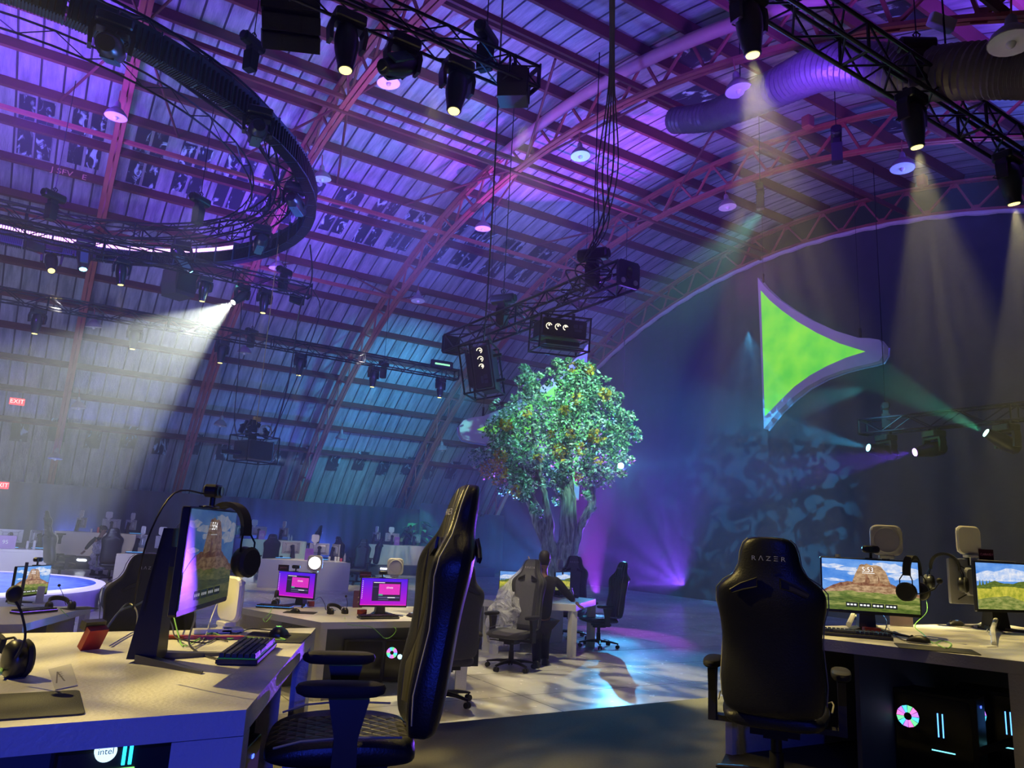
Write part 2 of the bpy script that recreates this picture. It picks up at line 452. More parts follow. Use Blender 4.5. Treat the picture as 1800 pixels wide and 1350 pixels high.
M_BLKMET = mat('black_metal', (0.014, 0.014, 0.018), 0.42, 0.6, 0.2, 20)
M_TRUSS = mat('truss_black_paint', (0.016, 0.018, 0.03), 0.35, 0.4, 0.2, 10)
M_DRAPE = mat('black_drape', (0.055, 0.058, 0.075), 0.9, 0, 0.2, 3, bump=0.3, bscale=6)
M_CARPET = mat('dark_carpet', (0.085, 0.083, 0.075), 0.95, 0, 0.25, 60, bump=0.5, bscale=300)
def window_material():
    m, nt, b = _nt('skylight_painted_glints')
    tc = nt.nodes.new('ShaderNodeTexCoord'); mp = nt.nodes.new('ShaderNodeMapping'); mp.inputs['Scale'].default_value = (3.5, 1.2, 1.2)
    nz = nt.nodes.new('ShaderNodeTexNoise'); nz.inputs['Scale'].default_value = 1.6; nz.inputs['Detail'].default_value = 6; nz.inputs['Distortion'].default_value = 1.2
    cr = nt.nodes.new('ShaderNodeValToRGB'); e = cr.color_ramp.elements
    e[0].position = .56; e[0].color = (.035, .04, .06, 1); e[1].position = .66; e[1].color = (.55, .75, .85, 1)  # pale streaks paint glints and lit strips into the dark glass
    nt.links.new(tc.outputs['Object'], mp.inputs[0]); nt.links.new(mp.outputs[0], nz.inputs['Vector']); nt.links.new(nz.outputs['Fac'], cr.inputs[0])
    nt.links.new(cr.outputs[0], b.inputs['Base Color']); b.inputs['Roughness'].default_value = .3
    return m
M_WINGLASS = window_material()

mb = MB(); mb.add([(X0, -8, 0), (X1, -8, 0), (X1, 36, 0), (X0, 36, 0)], [(0, 1, 2, 3)])
mb.build('floor', M_FLOOR, label='pale glossy vinyl floor of the hall', kind='structure')
# vaulted roof, 0.12 m thick
mb = MB(); N = 72; a0, a1 = -1.05, 1.10
vs = []; fs = []
for i in range(N + 1):
    a = a0 + (a1 - a0) * i / N
    for x in (X0, X1 + 0.3):
        for r in (22.16, 22.28): vs.append(arcp(x, a, r))
for i in range(N):
    k = 4 * i; j = k + 4
    fs += [(k, k + 2, j + 2, j), (k + 1, j + 1, j + 3, k + 3), (k, j, j + 1, k + 1), (k + 2, k + 3, j + 3, j + 2)]
mb.add(vs, fs)
mb.build('ceiling', M_ROOF, smooth=True, label='vaulted sheet metal roof with seams running over the arch', kind='structure')
mb = MB(); mb.bbox((X0 - 0.1, -6, 0), (X0, 33, 12)); mb.build('wall_left', M_DRAPE, kind='structure', label='dark end wall of the hall')

# purlins: one board per line
PARCS = [-14.0 + 1.31 * i for i in range(-3, 26)]
PARCS = [a for a in (4.05 + 1.30 * i for i in range(-19, 12))]
for i, s_ in enumerate(PARCS):
    a = s_ / 22.1
    mb = MB()
    c = arcp((X0 + X1) / 2, a, 22.03)
    mb.box(c, (X1 - X0, 0.09, 0.24), Matrix.Rotation(-a, 3, 'X'))
    mb.build('trim_%d' % (i + 1), M_PURL, kind='structure', label='red roof purlin running the length of the hall')
# arch trusses
def gusset(mb, x, a, r, s=0.15):
    c = arcp(x, a, r)
    mb.box(c, (0.014, s * 1.1, s), Matrix.Rotation(-a, 3, 'X'))
TX = [-8.8, -4.2, 0.35, 4.5, 9.15, 13.9, 18.6]
for ti, x in enumerate(TX):
    t = thing('roof_truss', 'red steel arch truss over the hall, %s' % ['beyond the frame behind the camera', 'beyond the left edge of the frame', 'the leftmost one with a lamp and scrawled chalk purlin beside it', 'crossing behind the round light rig', 'with a fat pink pipe along it, in the middle of the roof', 'above the green hanging sail sign', 'at the big black curtain, the farthest'][ti], 'truss', (0, 0, 0), kind='structure')
    A0, A1 = -1.0, 1.04
    K = 72
    for nm, r, w, h in (('top_chord', 21.86, 0.07, 0.09), ('bottom_chord', RB, 0.07, 0.09)):
        mb = MB()
        for sx in (-0.06, 0.06):
            P = [arcp(x + sx, A0 + (A1 - A0) * i / K, r) for i in range(K + 1)]
            for i in range(K): mb.bar(P[i], P[i + 1], 0.055, h, (1, 0, 0))
        mb.build(nm, M_RED, t)
    mb = MB(); g = MB()
    st = 1.30 / 22.1
    for i in range(-18, 18):
        am = 4.05 / 22.1 + i * st
        if not (A0 < am < A1 - st): continue
        pt, pb, pn = arcp(x, am, 21.86), arcp(x, am + st / 2, RB), arcp(x, am + st, 21.86)
        mb.bar(pt, pb, 0.05, 0.05); mb.bar(pb, pn, 0.05, 0.05)
        gusset(g, x, am + st / 2, RB + 0.04, 0.2); gusset(g, x, am, 21.82, 0.2)
    mb.build('web', M_RED, t); g.build('gusset_plate', M_RED, t)
# longitudinal tie members at bottom chord level
for i, deg in enumerate((-29.0, -19.8, -10.3, 2.0, 3.0, 13.3, 23.2)):
    a = math.radians(deg)
    mb = MB(); mb.box(arcp((X0 + X1) / 2, a, RB + (0.06 if deg != 3.0 else -0.02)), (X1 - X0, 0.07, 0.10), Matrix.Rotation(-a, 3, 'X'))
    mb.build('trim_%d' % (60 + i), M_RED if deg > 5 else M_PURL, kind='structure', label='long steel tie running between the arch trusses')
# thin rods and knee braces seen under the roof
mb = MB()
for bx_ in TX[1:-1]:
    for s_ in (-2.4, 5.35, 9.25):
        p = arcp(bx_, 2.0 / 57.3 if s_ < 6 else 23.2 / 57.3, RB)
        q = arcp(bx_ + 1.3, s_ / 22.1, 21.9); mb.cyl(p, q, 0.03, 6)
        q = arcp(bx_ - 1.3, s_ / 22.1, 21.9); mb.cyl(p, q, 0.03, 6)
mb.build('roof_brace_rods', M_PURL, kind='structure', label='thin diagonal brace rods under the roof')
# skylight panels, two rows between purlins
wn = 0
for x in (-3.0, -1.75, -0.65, 0.75, 1.85, 2.95, 3.95, 4.9, 6.05, 7.2, 8.25, 9.5, 10.6, 11.75, 12.9, 14.2, 15.4, 16.6):
    wn += 1
    mb = MB()
    for lo, hi in ((5.50 + .12 * (wn % 3), 6.58), (6.80, 7.85 - .15 * (wn % 2))):
        for dx in (0.0, 0.40):
            n = 4
            P = []
            for k in range(n + 1):
                a = (lo + (hi - lo) * k / n) / 22.1
                P += [arcp(x + dx, a, 22.14), arcp(x + dx + 0.33, a, 22.14)]
            mb.add(P, [(2 * k, 2 * k + 1, 2 * k + 3, 2 * k + 2) for k in range(n)])
    mb.build('window_%d' % wn, M_WINGLASS, kind='structure', label='dark skylight strip in the roof with painted-in glints')
for x, lo in ((9.6, -4.9), (11.0, -3.6), (10.4, -9.0), (12.6, -9.0), (14.8, -6.2), (15.6, -3.6), (5.2, -6.2)):
    wn += 1; mb = MB(); n = 4; P = []
    for k in range(n + 1):
        a = (lo + 1.1 * k / n) / 22.1
        P += [arcp(x, a, 22.14), arcp(x + 0.8, a, 22.14)]
    mb.add(P, [(2 * k, 2 * k + 1, 2 * k + 3, 2 * k + 2) for k in range(n)])
    mb.build('window_%d' % wn, M_WINGLASS, kind='structure', label='dark skylight strip in the roof with painted-in glints')
for k in range(17):
    wn += 1; x = -2.2 + 1.12 * k
    mb = MB(); P = []
    for i in range(5):
        a = (18.15 + 1.0 * i / 4 + (0.15 if k % 2 else 0)) / 22.1
        P += [arcp(x, a, 22.10), arcp(x + 0.5, a, 22.10)]
    mb.add(P, [(2 * i, 2 * i + 1, 2 * i + 3, 2 * i + 2) for i in range(4)])
    mb.build('window_%d' % wn, M_WINGLASS, kind='structure', label='tall dark window low on the far side of the vault')
# drapes round the floor on the far side
def drape(name, x0, x1, y, z0, z1, label, m, fold=0.05, step=0.12):
    n = int(abs(x1 - x0) / step); mb = MB(); vs = []
    for i in range(n + 1):
        x = x0 + (x1 - x0) * i / n
        yy = y + fold * math.sin(i * 1.3) + fold * 0.5 * math.sin(i * 0.37)
        vs += [(x, yy, z0), (x, yy, z1)]
    mb.add(vs, [(2 * i, 2 * i + 2, 2 * i + 3, 2 * i + 1) for i in range(n)])
    return mb.build(name, m, None, True, label, 'drape')
drape('side_drape', X0, 18.5, 29.8, 0.0, 2.62, 'long dark drape along the far side behind the back desks', M_DRAPE)
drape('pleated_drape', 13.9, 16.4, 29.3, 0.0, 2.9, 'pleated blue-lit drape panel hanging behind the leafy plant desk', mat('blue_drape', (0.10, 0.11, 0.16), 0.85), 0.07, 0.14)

# the big end curtain follows the arch at X = 18.8
def curtain():
    t = thing('end_curtain', 'huge black curtain closing the end of the hall up to the arch', 'curtain', (18.75, 14, 0))
    mb = MB(); vs = []; n = 150; K = 10
    for i in range(n + 1):
        y = -6 + 39.0 * i / n
        zt = AZC + math.sqrt(max(RB ** 2 - (y - AYC) ** 2, 0)) - 0.05
        zt = max(zt, 0.3)
        for k in range(K + 1):
            z = zt * k / K
            dx = (0.05 * math.sin(i * 1.9) + 0.04 * math.sin(i * .7 + 1)) * (0.35 + 0.65 * k / K)
            vs.append((dx, y - 14, z))
    fs = [(i * (K + 1) + k, (i + 1) * (K + 1) + k, (i + 1) * (K + 1) + k + 1, i * (K + 1) + k + 1) for i in range(n) for k in range(K)]
    mb.add(vs, fs); mb.build('cloth', M_DRAPE, t, True)
    P = []
    for i in range(n + 1):
        y = -5 + 37.0 * i / n
        zt = AZC + math.sqrt(max(RB ** 2 - (y - AYC) ** 2, 0)) - 0.04 + 0.02 * math.sin(i * 1.7)
        if zt > 0.3: P.append((-0.12, y - 14, zt))
    mb = MB(); mb.tube(P, 0.085, 8)
    mb.build('rolled_hem', mat('hem_cloth', (0.62, 0.50, 0.55), 0.8, bump=0.4), t, True, label='pale rolled hem tied along the truss')
curtain()
# grey horizontal bands behind the curtain hem are its sewn seams
# carpeted riser the near desks stand on
RZ = 0.45
mb = MB(); mb.bbox((X0, -6, 0.001), (X1 - 0.3, 4.72, RZ))
mb.build('floor_riser', M_CARPET, kind='structure', label='dark carpeted riser at the near end of the floor')
# ---------------------------------------------------------------- overhead rig
def roofhit(px, py, r):
    d = ray(px, py); a = d.y ** 2 + d.z ** 2; b = 2 * (d.y * -AYC + d.z * (EYE.z - AZC)); c = AYC ** 2 + (EYE.z - AZC) ** 2 - r * r
    return EYE + d * ((-b + math.sqrt(b * b - 4 * a * c)) / 2 / a)
def rayx(px, py, x): d = ray(px, py); return EYE + d * (x / d.x)
def rayy(px, py, y): d = ray(px, py); return EYE + d * (y / d.y)
def roofz(y, r=21.9): return AZC + math.sqrt(max(r * r - (y - AYC) ** 2, 0))

def box_truss(p, q, w, label, bay=0.45, tube=0.022, plates=True, name='lighting_truss'):
    p, q = Vector(p), Vector(q); d = q - p; L = d.length
    t = thing(name, label, 'truss', p, math.atan2(d.y, d.x))
    h = w / 2; mb = MB()
    for a in (-h, h):
        for b in (-h, h): mb.cyl((0, a, b), (L, a, b), tube, 8)
    mb.build('main_tube', M_TRUSS, t, True)
    mb = MB(); n = int(L / bay); s = L / n
    for i in range(n):
        u, v = (i * s, (i + 1) * s) if i % 2 else ((i + 1) * s, i * s)
        for a in (-h, h):
            mb.cyl((u, a, -h), (v, a, h), tube * .55, 5, cap=False)
            mb.cyl((u, -h, a), (v, h, a), tube * .55, 5, cap=False)
    for i in range(0, n + 1, 6):
        for a in (-h, h):
            mb.cyl((i * s, a, -h), (i * s, a, h), tube * .8, 5); mb.cyl((i * s, -h, a), (i * s, h, a), tube * .8, 5)
    mb.build('bracing', M_TRUSS, t, True)
    if plates:
        for x in (0, L):
            mb = MB(); k = h + .03; j = h - .04
            q = [(-k, -k), (k, -k), (k, k), (-k, k)]; r = [(-j, -j), (j, -j), (j, j), (-j, j)]
            vs = [(x + e, *p) for e in (-.01, .01) for p in q + r]
            fs = [(b, (b + 1) % 4, 4 + (b + 1) % 4, 4 + b) for b in range(4)] + [(8 + b, 12 + b, 12 + (b + 1) % 4, 8 + (b + 1) % 4) for b in range(4)]
            fs += [(b, 8 + b, 8 + (b + 1) % 4, (b + 1) % 4) for b in range(4)] + [(4 + b, 4 + (b + 1) % 4, 12 + (b + 1) % 4, 12 + b) for b in range(4)]
            mb.add(vs, fs); mb.build('end_plate', M_TRUSS, t)
    return t

M_LENS_OFF = mat('lens_glass', (0.02, 0.025, 0.03), 0.08, 0, coat=1.0)
M_LENS_W = glow('lit_lens_warm', (1.0, 0.85, 0.28), 2.2)
M_LENS_WHITE = glow('lit_lens_white', (0.9, 1.0, 0.85), 60)
M_LENS_C = glow('lit_lens_cyan', (0.2, 0.8, 1.0), 12)
M_LENS_G = glow('lit_lens_green', (0.3, 1.0, 0.75), 20)
M_LENS_V = glow('lit_lens_violet', (0.5, 0.2, 1.0), 20)
M_SHELL = mat('moving_head_shell', (0.016, 0.017, 0.024), 0.33, 0, 0.2, 8, coat=0.3)
M_TEALP = mat('teal_grey_side_cover', (0.05, 0.14, 0.16), 0.4)
def moving_head(loc, aim, label, lens=None, rz_=0.0, drop=0.0, s=1.0, side=None, group='moving head spotlights on the trusses', beam=None):
    """hanging fixture: base clamped above, yoke, barrel turned towards aim. loc = clamp point"""
    t = thing('moving_head_spotlight', label, 'spotlight', loc, rz_, group)
    t.scale = (s, s, s)
    mb = MB(); mb.rbox((0, 0, -0.09), (0.36, 0.26, 0.12), 0.04, 3); mb.box((-.12, 0, -0.015), (0.05, 0.05, 0.06)); mb.box((.12, 0, -0.015), (0.05, 0.05, 0.06))
    mb.build('base', M_SHELL, t)
    mb = MB()
    mb.prism([(-.205, -.15), (.205, -.15), (.225, -.24), (.205, -.42), (.165, -.42), (.175, -.24), (.155, -.19), (-.155, -.19), (-.175, -.24), (-.165, -.42), (-.205, -.42), (-.225, -.24)], -0.065, 0.065, 'y')
    mb.build('yoke', M_SHELL, t)
    piv = Vector((0, 0, -0.36))
    loc = Vector(loc); w = (Matrix.Rotation(-rz_, 3, 'Z') @ (Vector(aim) - loc)) / s - piv
    z = -w.normalized(); x = Vector((1, 0, 0)); y = z.cross(x)
    if y.length < .1: x = Vector((0, 1, 0)); y = z.cross(x)
    y.normalize(); x = y.cross(z)
    R = Matrix((x, y, z)).transposed()
    prof = [(0.0, 0.20), (0.085, 0.19), (0.12, 0.14), (0.135, 0.02), (0.13, -0.10), (0.105, -0.24), (0.088, -0.33), (0.092, -0.345), (0.085, -0.36), (0.06, -0.362)]
    mb = MB(); mb.m = 0; mb.lathe(prof[::-1], 20, piv, R)
    if side:
        mb.m = 1
        for a in (0, PI):
            R2 = R @ Matrix.Rotation(a, 3, 'Z')
            mb.box(piv + R2 @ Vector((0, 0.118, -0.10)), (0.14, 0.03, 0.34), R2)
    mb.build('barrel', [M_SHELL, M_TEALP] if side else M_SHELL, t, True)
    mb = MB(); mb.cyl(piv + R @ Vector((0, 0, -0.350)), piv + R @ Vector((0, 0, -0.372)), 0.074, 20, 0.066)
    mb.build('lens', lens or M_LENS_OFF, t, True)
    mb = MB(); e = R @ Vector((0, 0, 1))
    mb.tube([piv + R @ Vector(p) for p in ((-.05, .13, .08), (-.05, .17, .06), (.05, .17, .06), (.05, .13, .08))], 0.009, 5)
    mb.build('handle', M_BLACK, t, True)
    if beam:
        col, power, deg = beam[:3]
        p = loc + Matrix.Rotation(rz_, 3, 'Z') @ (s * (piv + R @ Vector((0, 0, -0.40))))
        ld = spot('beam', p, aim, col, power, deg, 0.4, 0.04)
        if len(beam) > 3: gobo(ld, *beam[3])
        return t, ld
    return t

def hoist(loc, label, top=None, s=1.0, rz_=0.0):
    t = thing('chain_hoist', label, 'hoist', loc, rz_, 'chain motors holding up the rig')
    t.scale = (s, s, s)
    mb = MB(); mb.rbox((0, 0, 0), (0.46, 0.18, 0.18), 0.06, 3, 'x'); mb.cyl((-.25, 0, 0), (-.22, 0, 0), .07, 12); mb.box((0, 0, -0.13), (0.16, 0.12, 0.12))
    mb.build('motor', M_BLACK, t)
    mb = MB(); mb.prism([(-.09, -0.18), (.09, -0.18), (.075, -0.52), (-.075, -0.52)], -0.09, 0.09, 'y')
    mb.build('chain_bag', mat('chain_bag_cloth', (0.02, 0.02, 0.025), 0.9), t)
    mb = MB(); mb.box((.235, 0, 0), (0.012, 0.10, 0.10)); mb.build('sticker', mat('hoist_sticker', (0.55, 0.42, 0.1), .5), t)
    top = top if top is not None else roofz(loc[1], 21.2)
    mb = MB(); mb.cyl((0, 0, 0.08), (0, 0, (top - loc[2]) / s), 0.009, 5)
    mb.tube([(0.02, 0, .09), (0.05, 0, .16), (0, 0, .2), (-.04, 0, .15), (-.01, 0, .1)], 0.012, 5)
    mb.build('chain', M_BLKMET, t)
    return t

# straight trusses
TA = box_truss((1.6, 7.7, 7.78), (4.86, 7.7, 7.78), 0.30, 'black box truss at the top of the picture ending beside a small speaker')
pB0, pB1 = rayy(1290, 5, 4.5), rayy(1850, 300, 4.5)
TB_ = box_truss((4.6, 4.5, 7.50), (11.6, 4.5, 7.50), 0.36, 'heavy black box truss crossing the top right corner', 0.42, 0.026)
TD = box_truss((-2.4, 18.4, 7.60), (5.15, 18.4, 7.60), 0.30, 'black box truss running behind the ring with the bright white beam')
TE = box_truss((-3.2, 21.0, 6.72), (10.9, 21.0, 6.72), 0.30, 'long low box truss in the haze along the far side')
TF = box_truss((15.0, 9.55, 4.42), (15.0, 2.0, 4.42), 0.30, 'short box truss in front of the big curtain, right of the sail sign', 0.5)
TG = box_truss((7.6, 8.85, 5.98), (7.6, 15.0, 5.98), 0.40, 'black box truss holding the two framed projectors', 0.5, 0.027, False)
def plate_end():
    """thick end plate with a slot and bolt holes"""
    mb = MB(); h = .225
    poly = [(-h, -h + .04), (-h + .04, -h), (h - .04, -h), (h, -h + .04), (h, h - .04), (h - .04, h), (-h + .04, h), (-h, h - .04)]
    mb.prism(poly, -0.05, 0.0, 'x')
    mb.build('end_plate', mat('end_plate_paint', (0.03, 0.03, 0.07), .4), TG)
    mb = MB(); mb.rbox((-0.056, 0, .02), (0.01, 0.12, 0.22), .06, 4, 'x'); mb.build('slot', M_LENS_OFF, TG)
    for a in (-.13, .13):
        mb = MB(); mb.cyl((-0.051, a, -.13), (-0.066, a, -.13), 0.045, 14); mb.cyl((-0.066, a, -.13), (-0.070, a, -.13), 0.022, 10); mb.build('bolt', mat('bright_bolt', (.6, .6, .6), .3, .9), TG, True)
    mb = MB(); mb.prism(poly, 6.15, 6.2, 'x'); mb.build('end_plate', M_TRUSS, TG)
plate_end()

# ring truss
RC = Vector((-1.26, 16.4, 0)); RR = 5.45; RZ0 = 8.5
def ring_rig():
    t = thing('ring_truss', 'large round black truss ring hanging over the stage', 'truss', (RC.x, RC.y, RZ0))
    N = 60
    def P(r, z, i): a = 2 * PI * i / N; return (r * math.cos(a), r * math.sin(a), z)
    ri, ro, z0, z1 = 4.72, 5.14, 0.15, 0.58
    for r in (ri, ro):
        mb = MB()
        for z in (z0, z1): mb.tube([P(r, z, i) for i in range(N)], 0.024, 7, True)
        mb.build('ring_tube', M_TRUSS, t, True)
    mb = MB()
    for i in range(N):
        j = i + 1
        a, b = (i, j) if i % 2 else (j, i)
        for r in (ri, ro): mb.cyl(P(r, z0, a), P(r, z1, b), 0.013, 5, cap=False)
        for z in (z0, z1): mb.cyl(P(ri, z, a), P(ro, z, b), 0.013, 5, cap=False)
        if i % 5 == 0:
            mb.cyl(P(ri, z0, i), P(ri, z1, i), .022, 6); mb.cyl(P(ro, z0, i), P(ro, z1, i), .022, 6)
    mb.build('bracing', M_TRUSS, t, True)
    # second, slimmer inner ring
    mb = MB()
    for z in (0.0, 0.25): mb.tube([P(4.25, z, i) for i in range(N)], 0.018, 6, True)
    for i in range(N): mb.cyl(P(4.25, 0 if i % 2 else .25, i), P(4.25, .25 if i % 2 else 0, i + 1), 0.01, 4, cap=False)
    mb.build('inner_ring', M_TRUSS, t, True)
    mb = MB(); mb.tube([P(5.0 + .06 * math.sin(i * 2.1), .62 + .03 * math.sin(i * 1.3), i) for i in range(N)], 0.03, 5, True)
    mb.tube([P(4.8 + .05 * math.sin(i * 1.1), .10 + .03 * math.sin(i * 1.7), i) for i in range(N)], 0.02, 5, True)
    mb.build('cable_loom', M_BLACK, t, True)
    # LED battens round the outside
    body = mat('batten_housing', (0.05, 0.11, 0.15), 0.45, 0.3)
    rib = mat('batten_rib', (0.010, 0.012, 0.016), 0.5)
    cell_on = glow('batten_cell_lit', (0.85, 0.38, 1.0), 3.5)
    cell_off = mat('batten_cell_off', (0.04, 0.05, 0.08), .2)
    nb = 56; w = 2 * PI * RR / nb - 0.02
    protos = {}; cnt = {}
    def ordn(n): return ('first second third fourth fifth sixth seventh eighth ninth tenth eleventh twelfth thirteenth fourteenth fifteenth sixteenth seventeenth eighteenth nineteenth twentieth'.split() + ['%dth' % q for q in range(21, 60)])[n - 1]
    for k in range(nb):
        a = 2 * PI * (k + .5) / nb
        p = Vector((RC.x + RR * math.cos(a), RC.y + RR * math.sin(a), RZ0 - 0.02))
        if not inframe(p, 60): continue
        lit = math.radians(30) < a < math.radians(150)
        if lit not in protos:
            b = thing('led_batten', '', 'stage light', p, a, 'battens round the ring truss')
            mb = MB(); mb.box((0.03, 0, 0), (0.07, w, 0.46)); mb.box((.0, w / 2 - .012, -.01), (.16, .022, .52)); mb.box((.03, 0, -.235), (.2, w, .02)); mb.build('housing', body, b)
            mb = MB()
            for j in range(15): mb.box((-0.02, -w / 2 + .02 + j * (w - .04) / 14, -0.06), (0.05, 0.014, 0.28))
            for j in range(15): mb.box((0.03, -w / 2 + .02 + j * (w - .04) / 14, -0.255), (0.20, 0.014, 0.03))
            for j in range(7): mb.box((0.085, -w / 2 + .04 + j * (w - .08) / 6, -0.05), (0.06, 0.02, 0.36))
            mb.build('louvre', rib, b)
            mb = MB()
            for j in range(10): mb.box((-0.02, -w / 2 + .035 + j * (w - .07) / 9, 0.155), (0.04, 0.038, 0.085))
            mb.build('led_cell', cell_on if lit else cell_off, b)
            protos[lit] = b
        else: b = dup(protos[lit], p, a)
        cnt[lit] = cnt.get(lit, 0) + 1
        b['label'] = ('louvred LED batten with glowing pink cells, %s from the right end of the lit row' % ordn(cnt[lit])) if lit else ('dark louvred LED batten %s from the %s' % ((ordn(int(k) + 1), 'right-hand bend up to the lit row') if k < 8 else (ordn(nb - k), 'right-hand bend towards the top')))
        b['group'] = 'lit battens of the ring' if lit else 'unlit battens of the ring'
ring_rig()
def ringpt(deg, r=4.93, z=8.62): return Vector((RC.x + r * math.cos(math.radians(deg)), RC.y + r * math.sin(math.radians(deg)), z))
def ring_head(px, py, aim, label, lens=None, beam=None, s=1.15, side=True, z=8.45):
    p = at(px, py, z); return moving_head(p, aim, label, lens, math.atan2(-p.y, -p.x) + PI / 2, s=s, side=side, beam=beam)
ring_head(203, 30, far(235, 130, 14.2), 'teal-sided moving head at the top left of the ring, tilted sideways', s=1.3)
ring_head(458, 190, far(432, 290, 15.0), 'teal-sided moving head hanging from the inside of the ring bend')
ring_head(522, 322, far(560, 420, 17.2), 'moving head at the right end of the ring, turned to the right')
ring_head(462, 396, far(440, 470, 19.5), 'moving head low on the ring bend with a faint cyan lens', M_LENS_C)
ring_head(322, 424, far(350, 500, 20.5), 'moving head at the bottom of the ring, tilted right', M_LENS_C)
ring_head(153, 418, far(143, 520, 21), 'moving head at the bottom of the ring shining pale blue', M_LENS_C, beam=(CYAN, 450, 26), s=1.2)
ring_head(95, 432, far(92, 560, 21), 'boxy moving head below the ring at the far left', M_LENS_W, beam=(WARM, 300, 22), s=1.15, side=False)

# heads on truss A, B
def tray_head(x, y, z, aimd, label, **k):
    return moving_head((x, y, z), Vector((x, y, z)) + Vector(aimd), label, **k)
NOISE1 = (9, 0.38, 0.62, (1, 1.6, 1), 1.5, 1.2, 0.12)
ax1 = rayy(615, 20, 7.7).x; ax2 = rayy(806, 110, 7.7).x; ax3 = rayy(712, 60, 7.7).x
tray_head(ax1, 7.7, 7.63, (0.1, -.2, -3), 'black moving head with a warm glow on the top truss, farthest left', lens=M_LENS_W, s=1.05, beam=(WARM, 420, 34, NOISE1))
tray_head(ax2, 7.7, 7.63, (-.25, -.3, -3), 'black moving head pointing down near the middle of the top truss', lens=M_LENS_W, s=1.05, beam=(WARM, 220, 30, NOISE1))
tray_head(ax3, 7.7, 7.63, (-1.2, -.5, -1.3), 'teal-sided moving head on the top truss turned to the lower left', side=True, s=1.05)
for px, py, dx, lab in ((1316, -20, .35, 'large yellow-beamed moving head, leftmost of three under the heavy truss'), (1598, 110, .45, 'large yellow-beamed moving head, middle of three under the heavy truss'), (1766, 220, .5, 'large yellow-beamed moving head, rightmost of three by the picture edge')):
    p = rayy(px, py, 4.5)
    tray_head(p.x, 4.5, 7.33, (dx, 0.0, -3), lab, lens=M_LENS_W, s=1.0 if px < 1700 else 1.05, beam=((1, .85, .35), 5500, 34, (16, .42, .58, (1, 1, 1), 1, 0, .1)))
p = rayy(1100, -60, 4.5)
# heads on D
dl = ['plain black moving head on the truss behind the ring, leftmost', 'black moving head facing away, left of the bright white beam', 'moving head throwing the bright white beam to the lower left', 'slim moving head with a warm glow, rightmost behind the ring']
for (px, pw, col, aim), lab in zip(((214, 0.0, M_LENS_W, (0.3, 0, -3)), (364, 0.0, M_LENS_W, (0, .3, -3)), (432, 1, M_LENS_WHITE, None), (472, 0.0, M_LENS_W, (0, 0, -3))), dl):
    p = rayy(px, 470, 18.4)
    base = Vector((p.x, 18.4, 7.42))
    if aim is None:
        moving_head(base, far(215, 665, 17.6), lab, M_LENS_WHITE, 0.3, s=.86, beam=((0.93, 1.0, 0.80), 27000, 46))
    else: moving_head(base, base + Vector(aim), lab, col, 0.2, s=.86, beam=(WARM, 400, 26))
# heads on E
el = ['moving head on the low hazy truss, farthest left', 'moving head half lost in the white beam on the low truss', 'moving head beside the edge of the white beam on the low truss', 'moving head with a faint warm cone above the projector rig', 'moving head on the low truss next to the far pink arch truss', 'moving head at the right end of the low truss, near the green tube light']
for i, px in enumerate((64, 236, 390, 528, 657, 775)):
    p = rayy(px, 560 + px * .14, 21.0); base = Vector((p.x, 21.0, 6.54))
    moving_head(base, base + Vector((0.0, .1, -3)), el[i], M_LENS_W, 0.4, s=.88, beam=(WARM, 450, 26))
# heads on F
fl = ['moving head under the short truss shining a light blue beam to the left', 'moving head under the short truss shining a dim purple beam', 'moving head under the short truss shining a green beam to the upper left']
for (px, pl, aim, lens, bm, tgt), lab in zip(((1556, 0, None, M_LENS_C, (CYAN, 6000, 20), (1180, 700, 16)), (1640, 0, None, M_LENS_V, (VIOLET, 4500, 22), (1400, 830, 16)), (1768, 0, None, M_LENS_G, (GREEN, 4200, 22), (1500, 640, 16))), fl):
    p = rayx(px, 745, 15.0); base = Vector((15.0, p.y, 4.24))
    moving_head(base, far(*tgt), lab, lens, 1.2, s=1.1, beam=bm)

# motors
for px, py, D, s, lab in ((855, 62, 11.2, 1, 'chain hoist standing on the top truss near its end'), (445, 75, 13.0, .9, 'chain hoist beside the hanging speaker stack'),
        (352, 352, 17.5, 1, 'chain hoist hanging inside the ring'), (95, 345, 18.5, 1, 'chain hoist at the left side of the ring'),
        (500, 477, 20.2, 1, 'chain hoist on the truss behind the ring'), (1470, 238, 13.5, .9, 'free-hanging chain hoist near the flexible duct'),
        (1336, 333, 16, .8, 'free-hanging chain hoist above the sail sign'), (1556, 715, 18, .9, 'chain hoist on the short truss in front of the curtain'),
        (443, 583, 23, .9, 'chain hoist on the low hazy truss'), (675, 640, 24.5, .9, 'chain hoist on the low truss by the far arch')):
    hoist(far(px, py, D), lab, s=s, rz_=.6)
hoist((7.62, 12.8, 6.55), 'chain hoist at the back of the projector truss', s=1.15, rz_=2.1)
hoist((7.62, 9.8, 6.62), 'chain hoist at the front of the projector truss', s=1.2, rz_=2.1)
p = rayy(1612, 88, 4.5); hoist((p.x, 4.5, 8.08), 'chain hoist on the heavy top right truss', s=1.0, rz_=-.6)

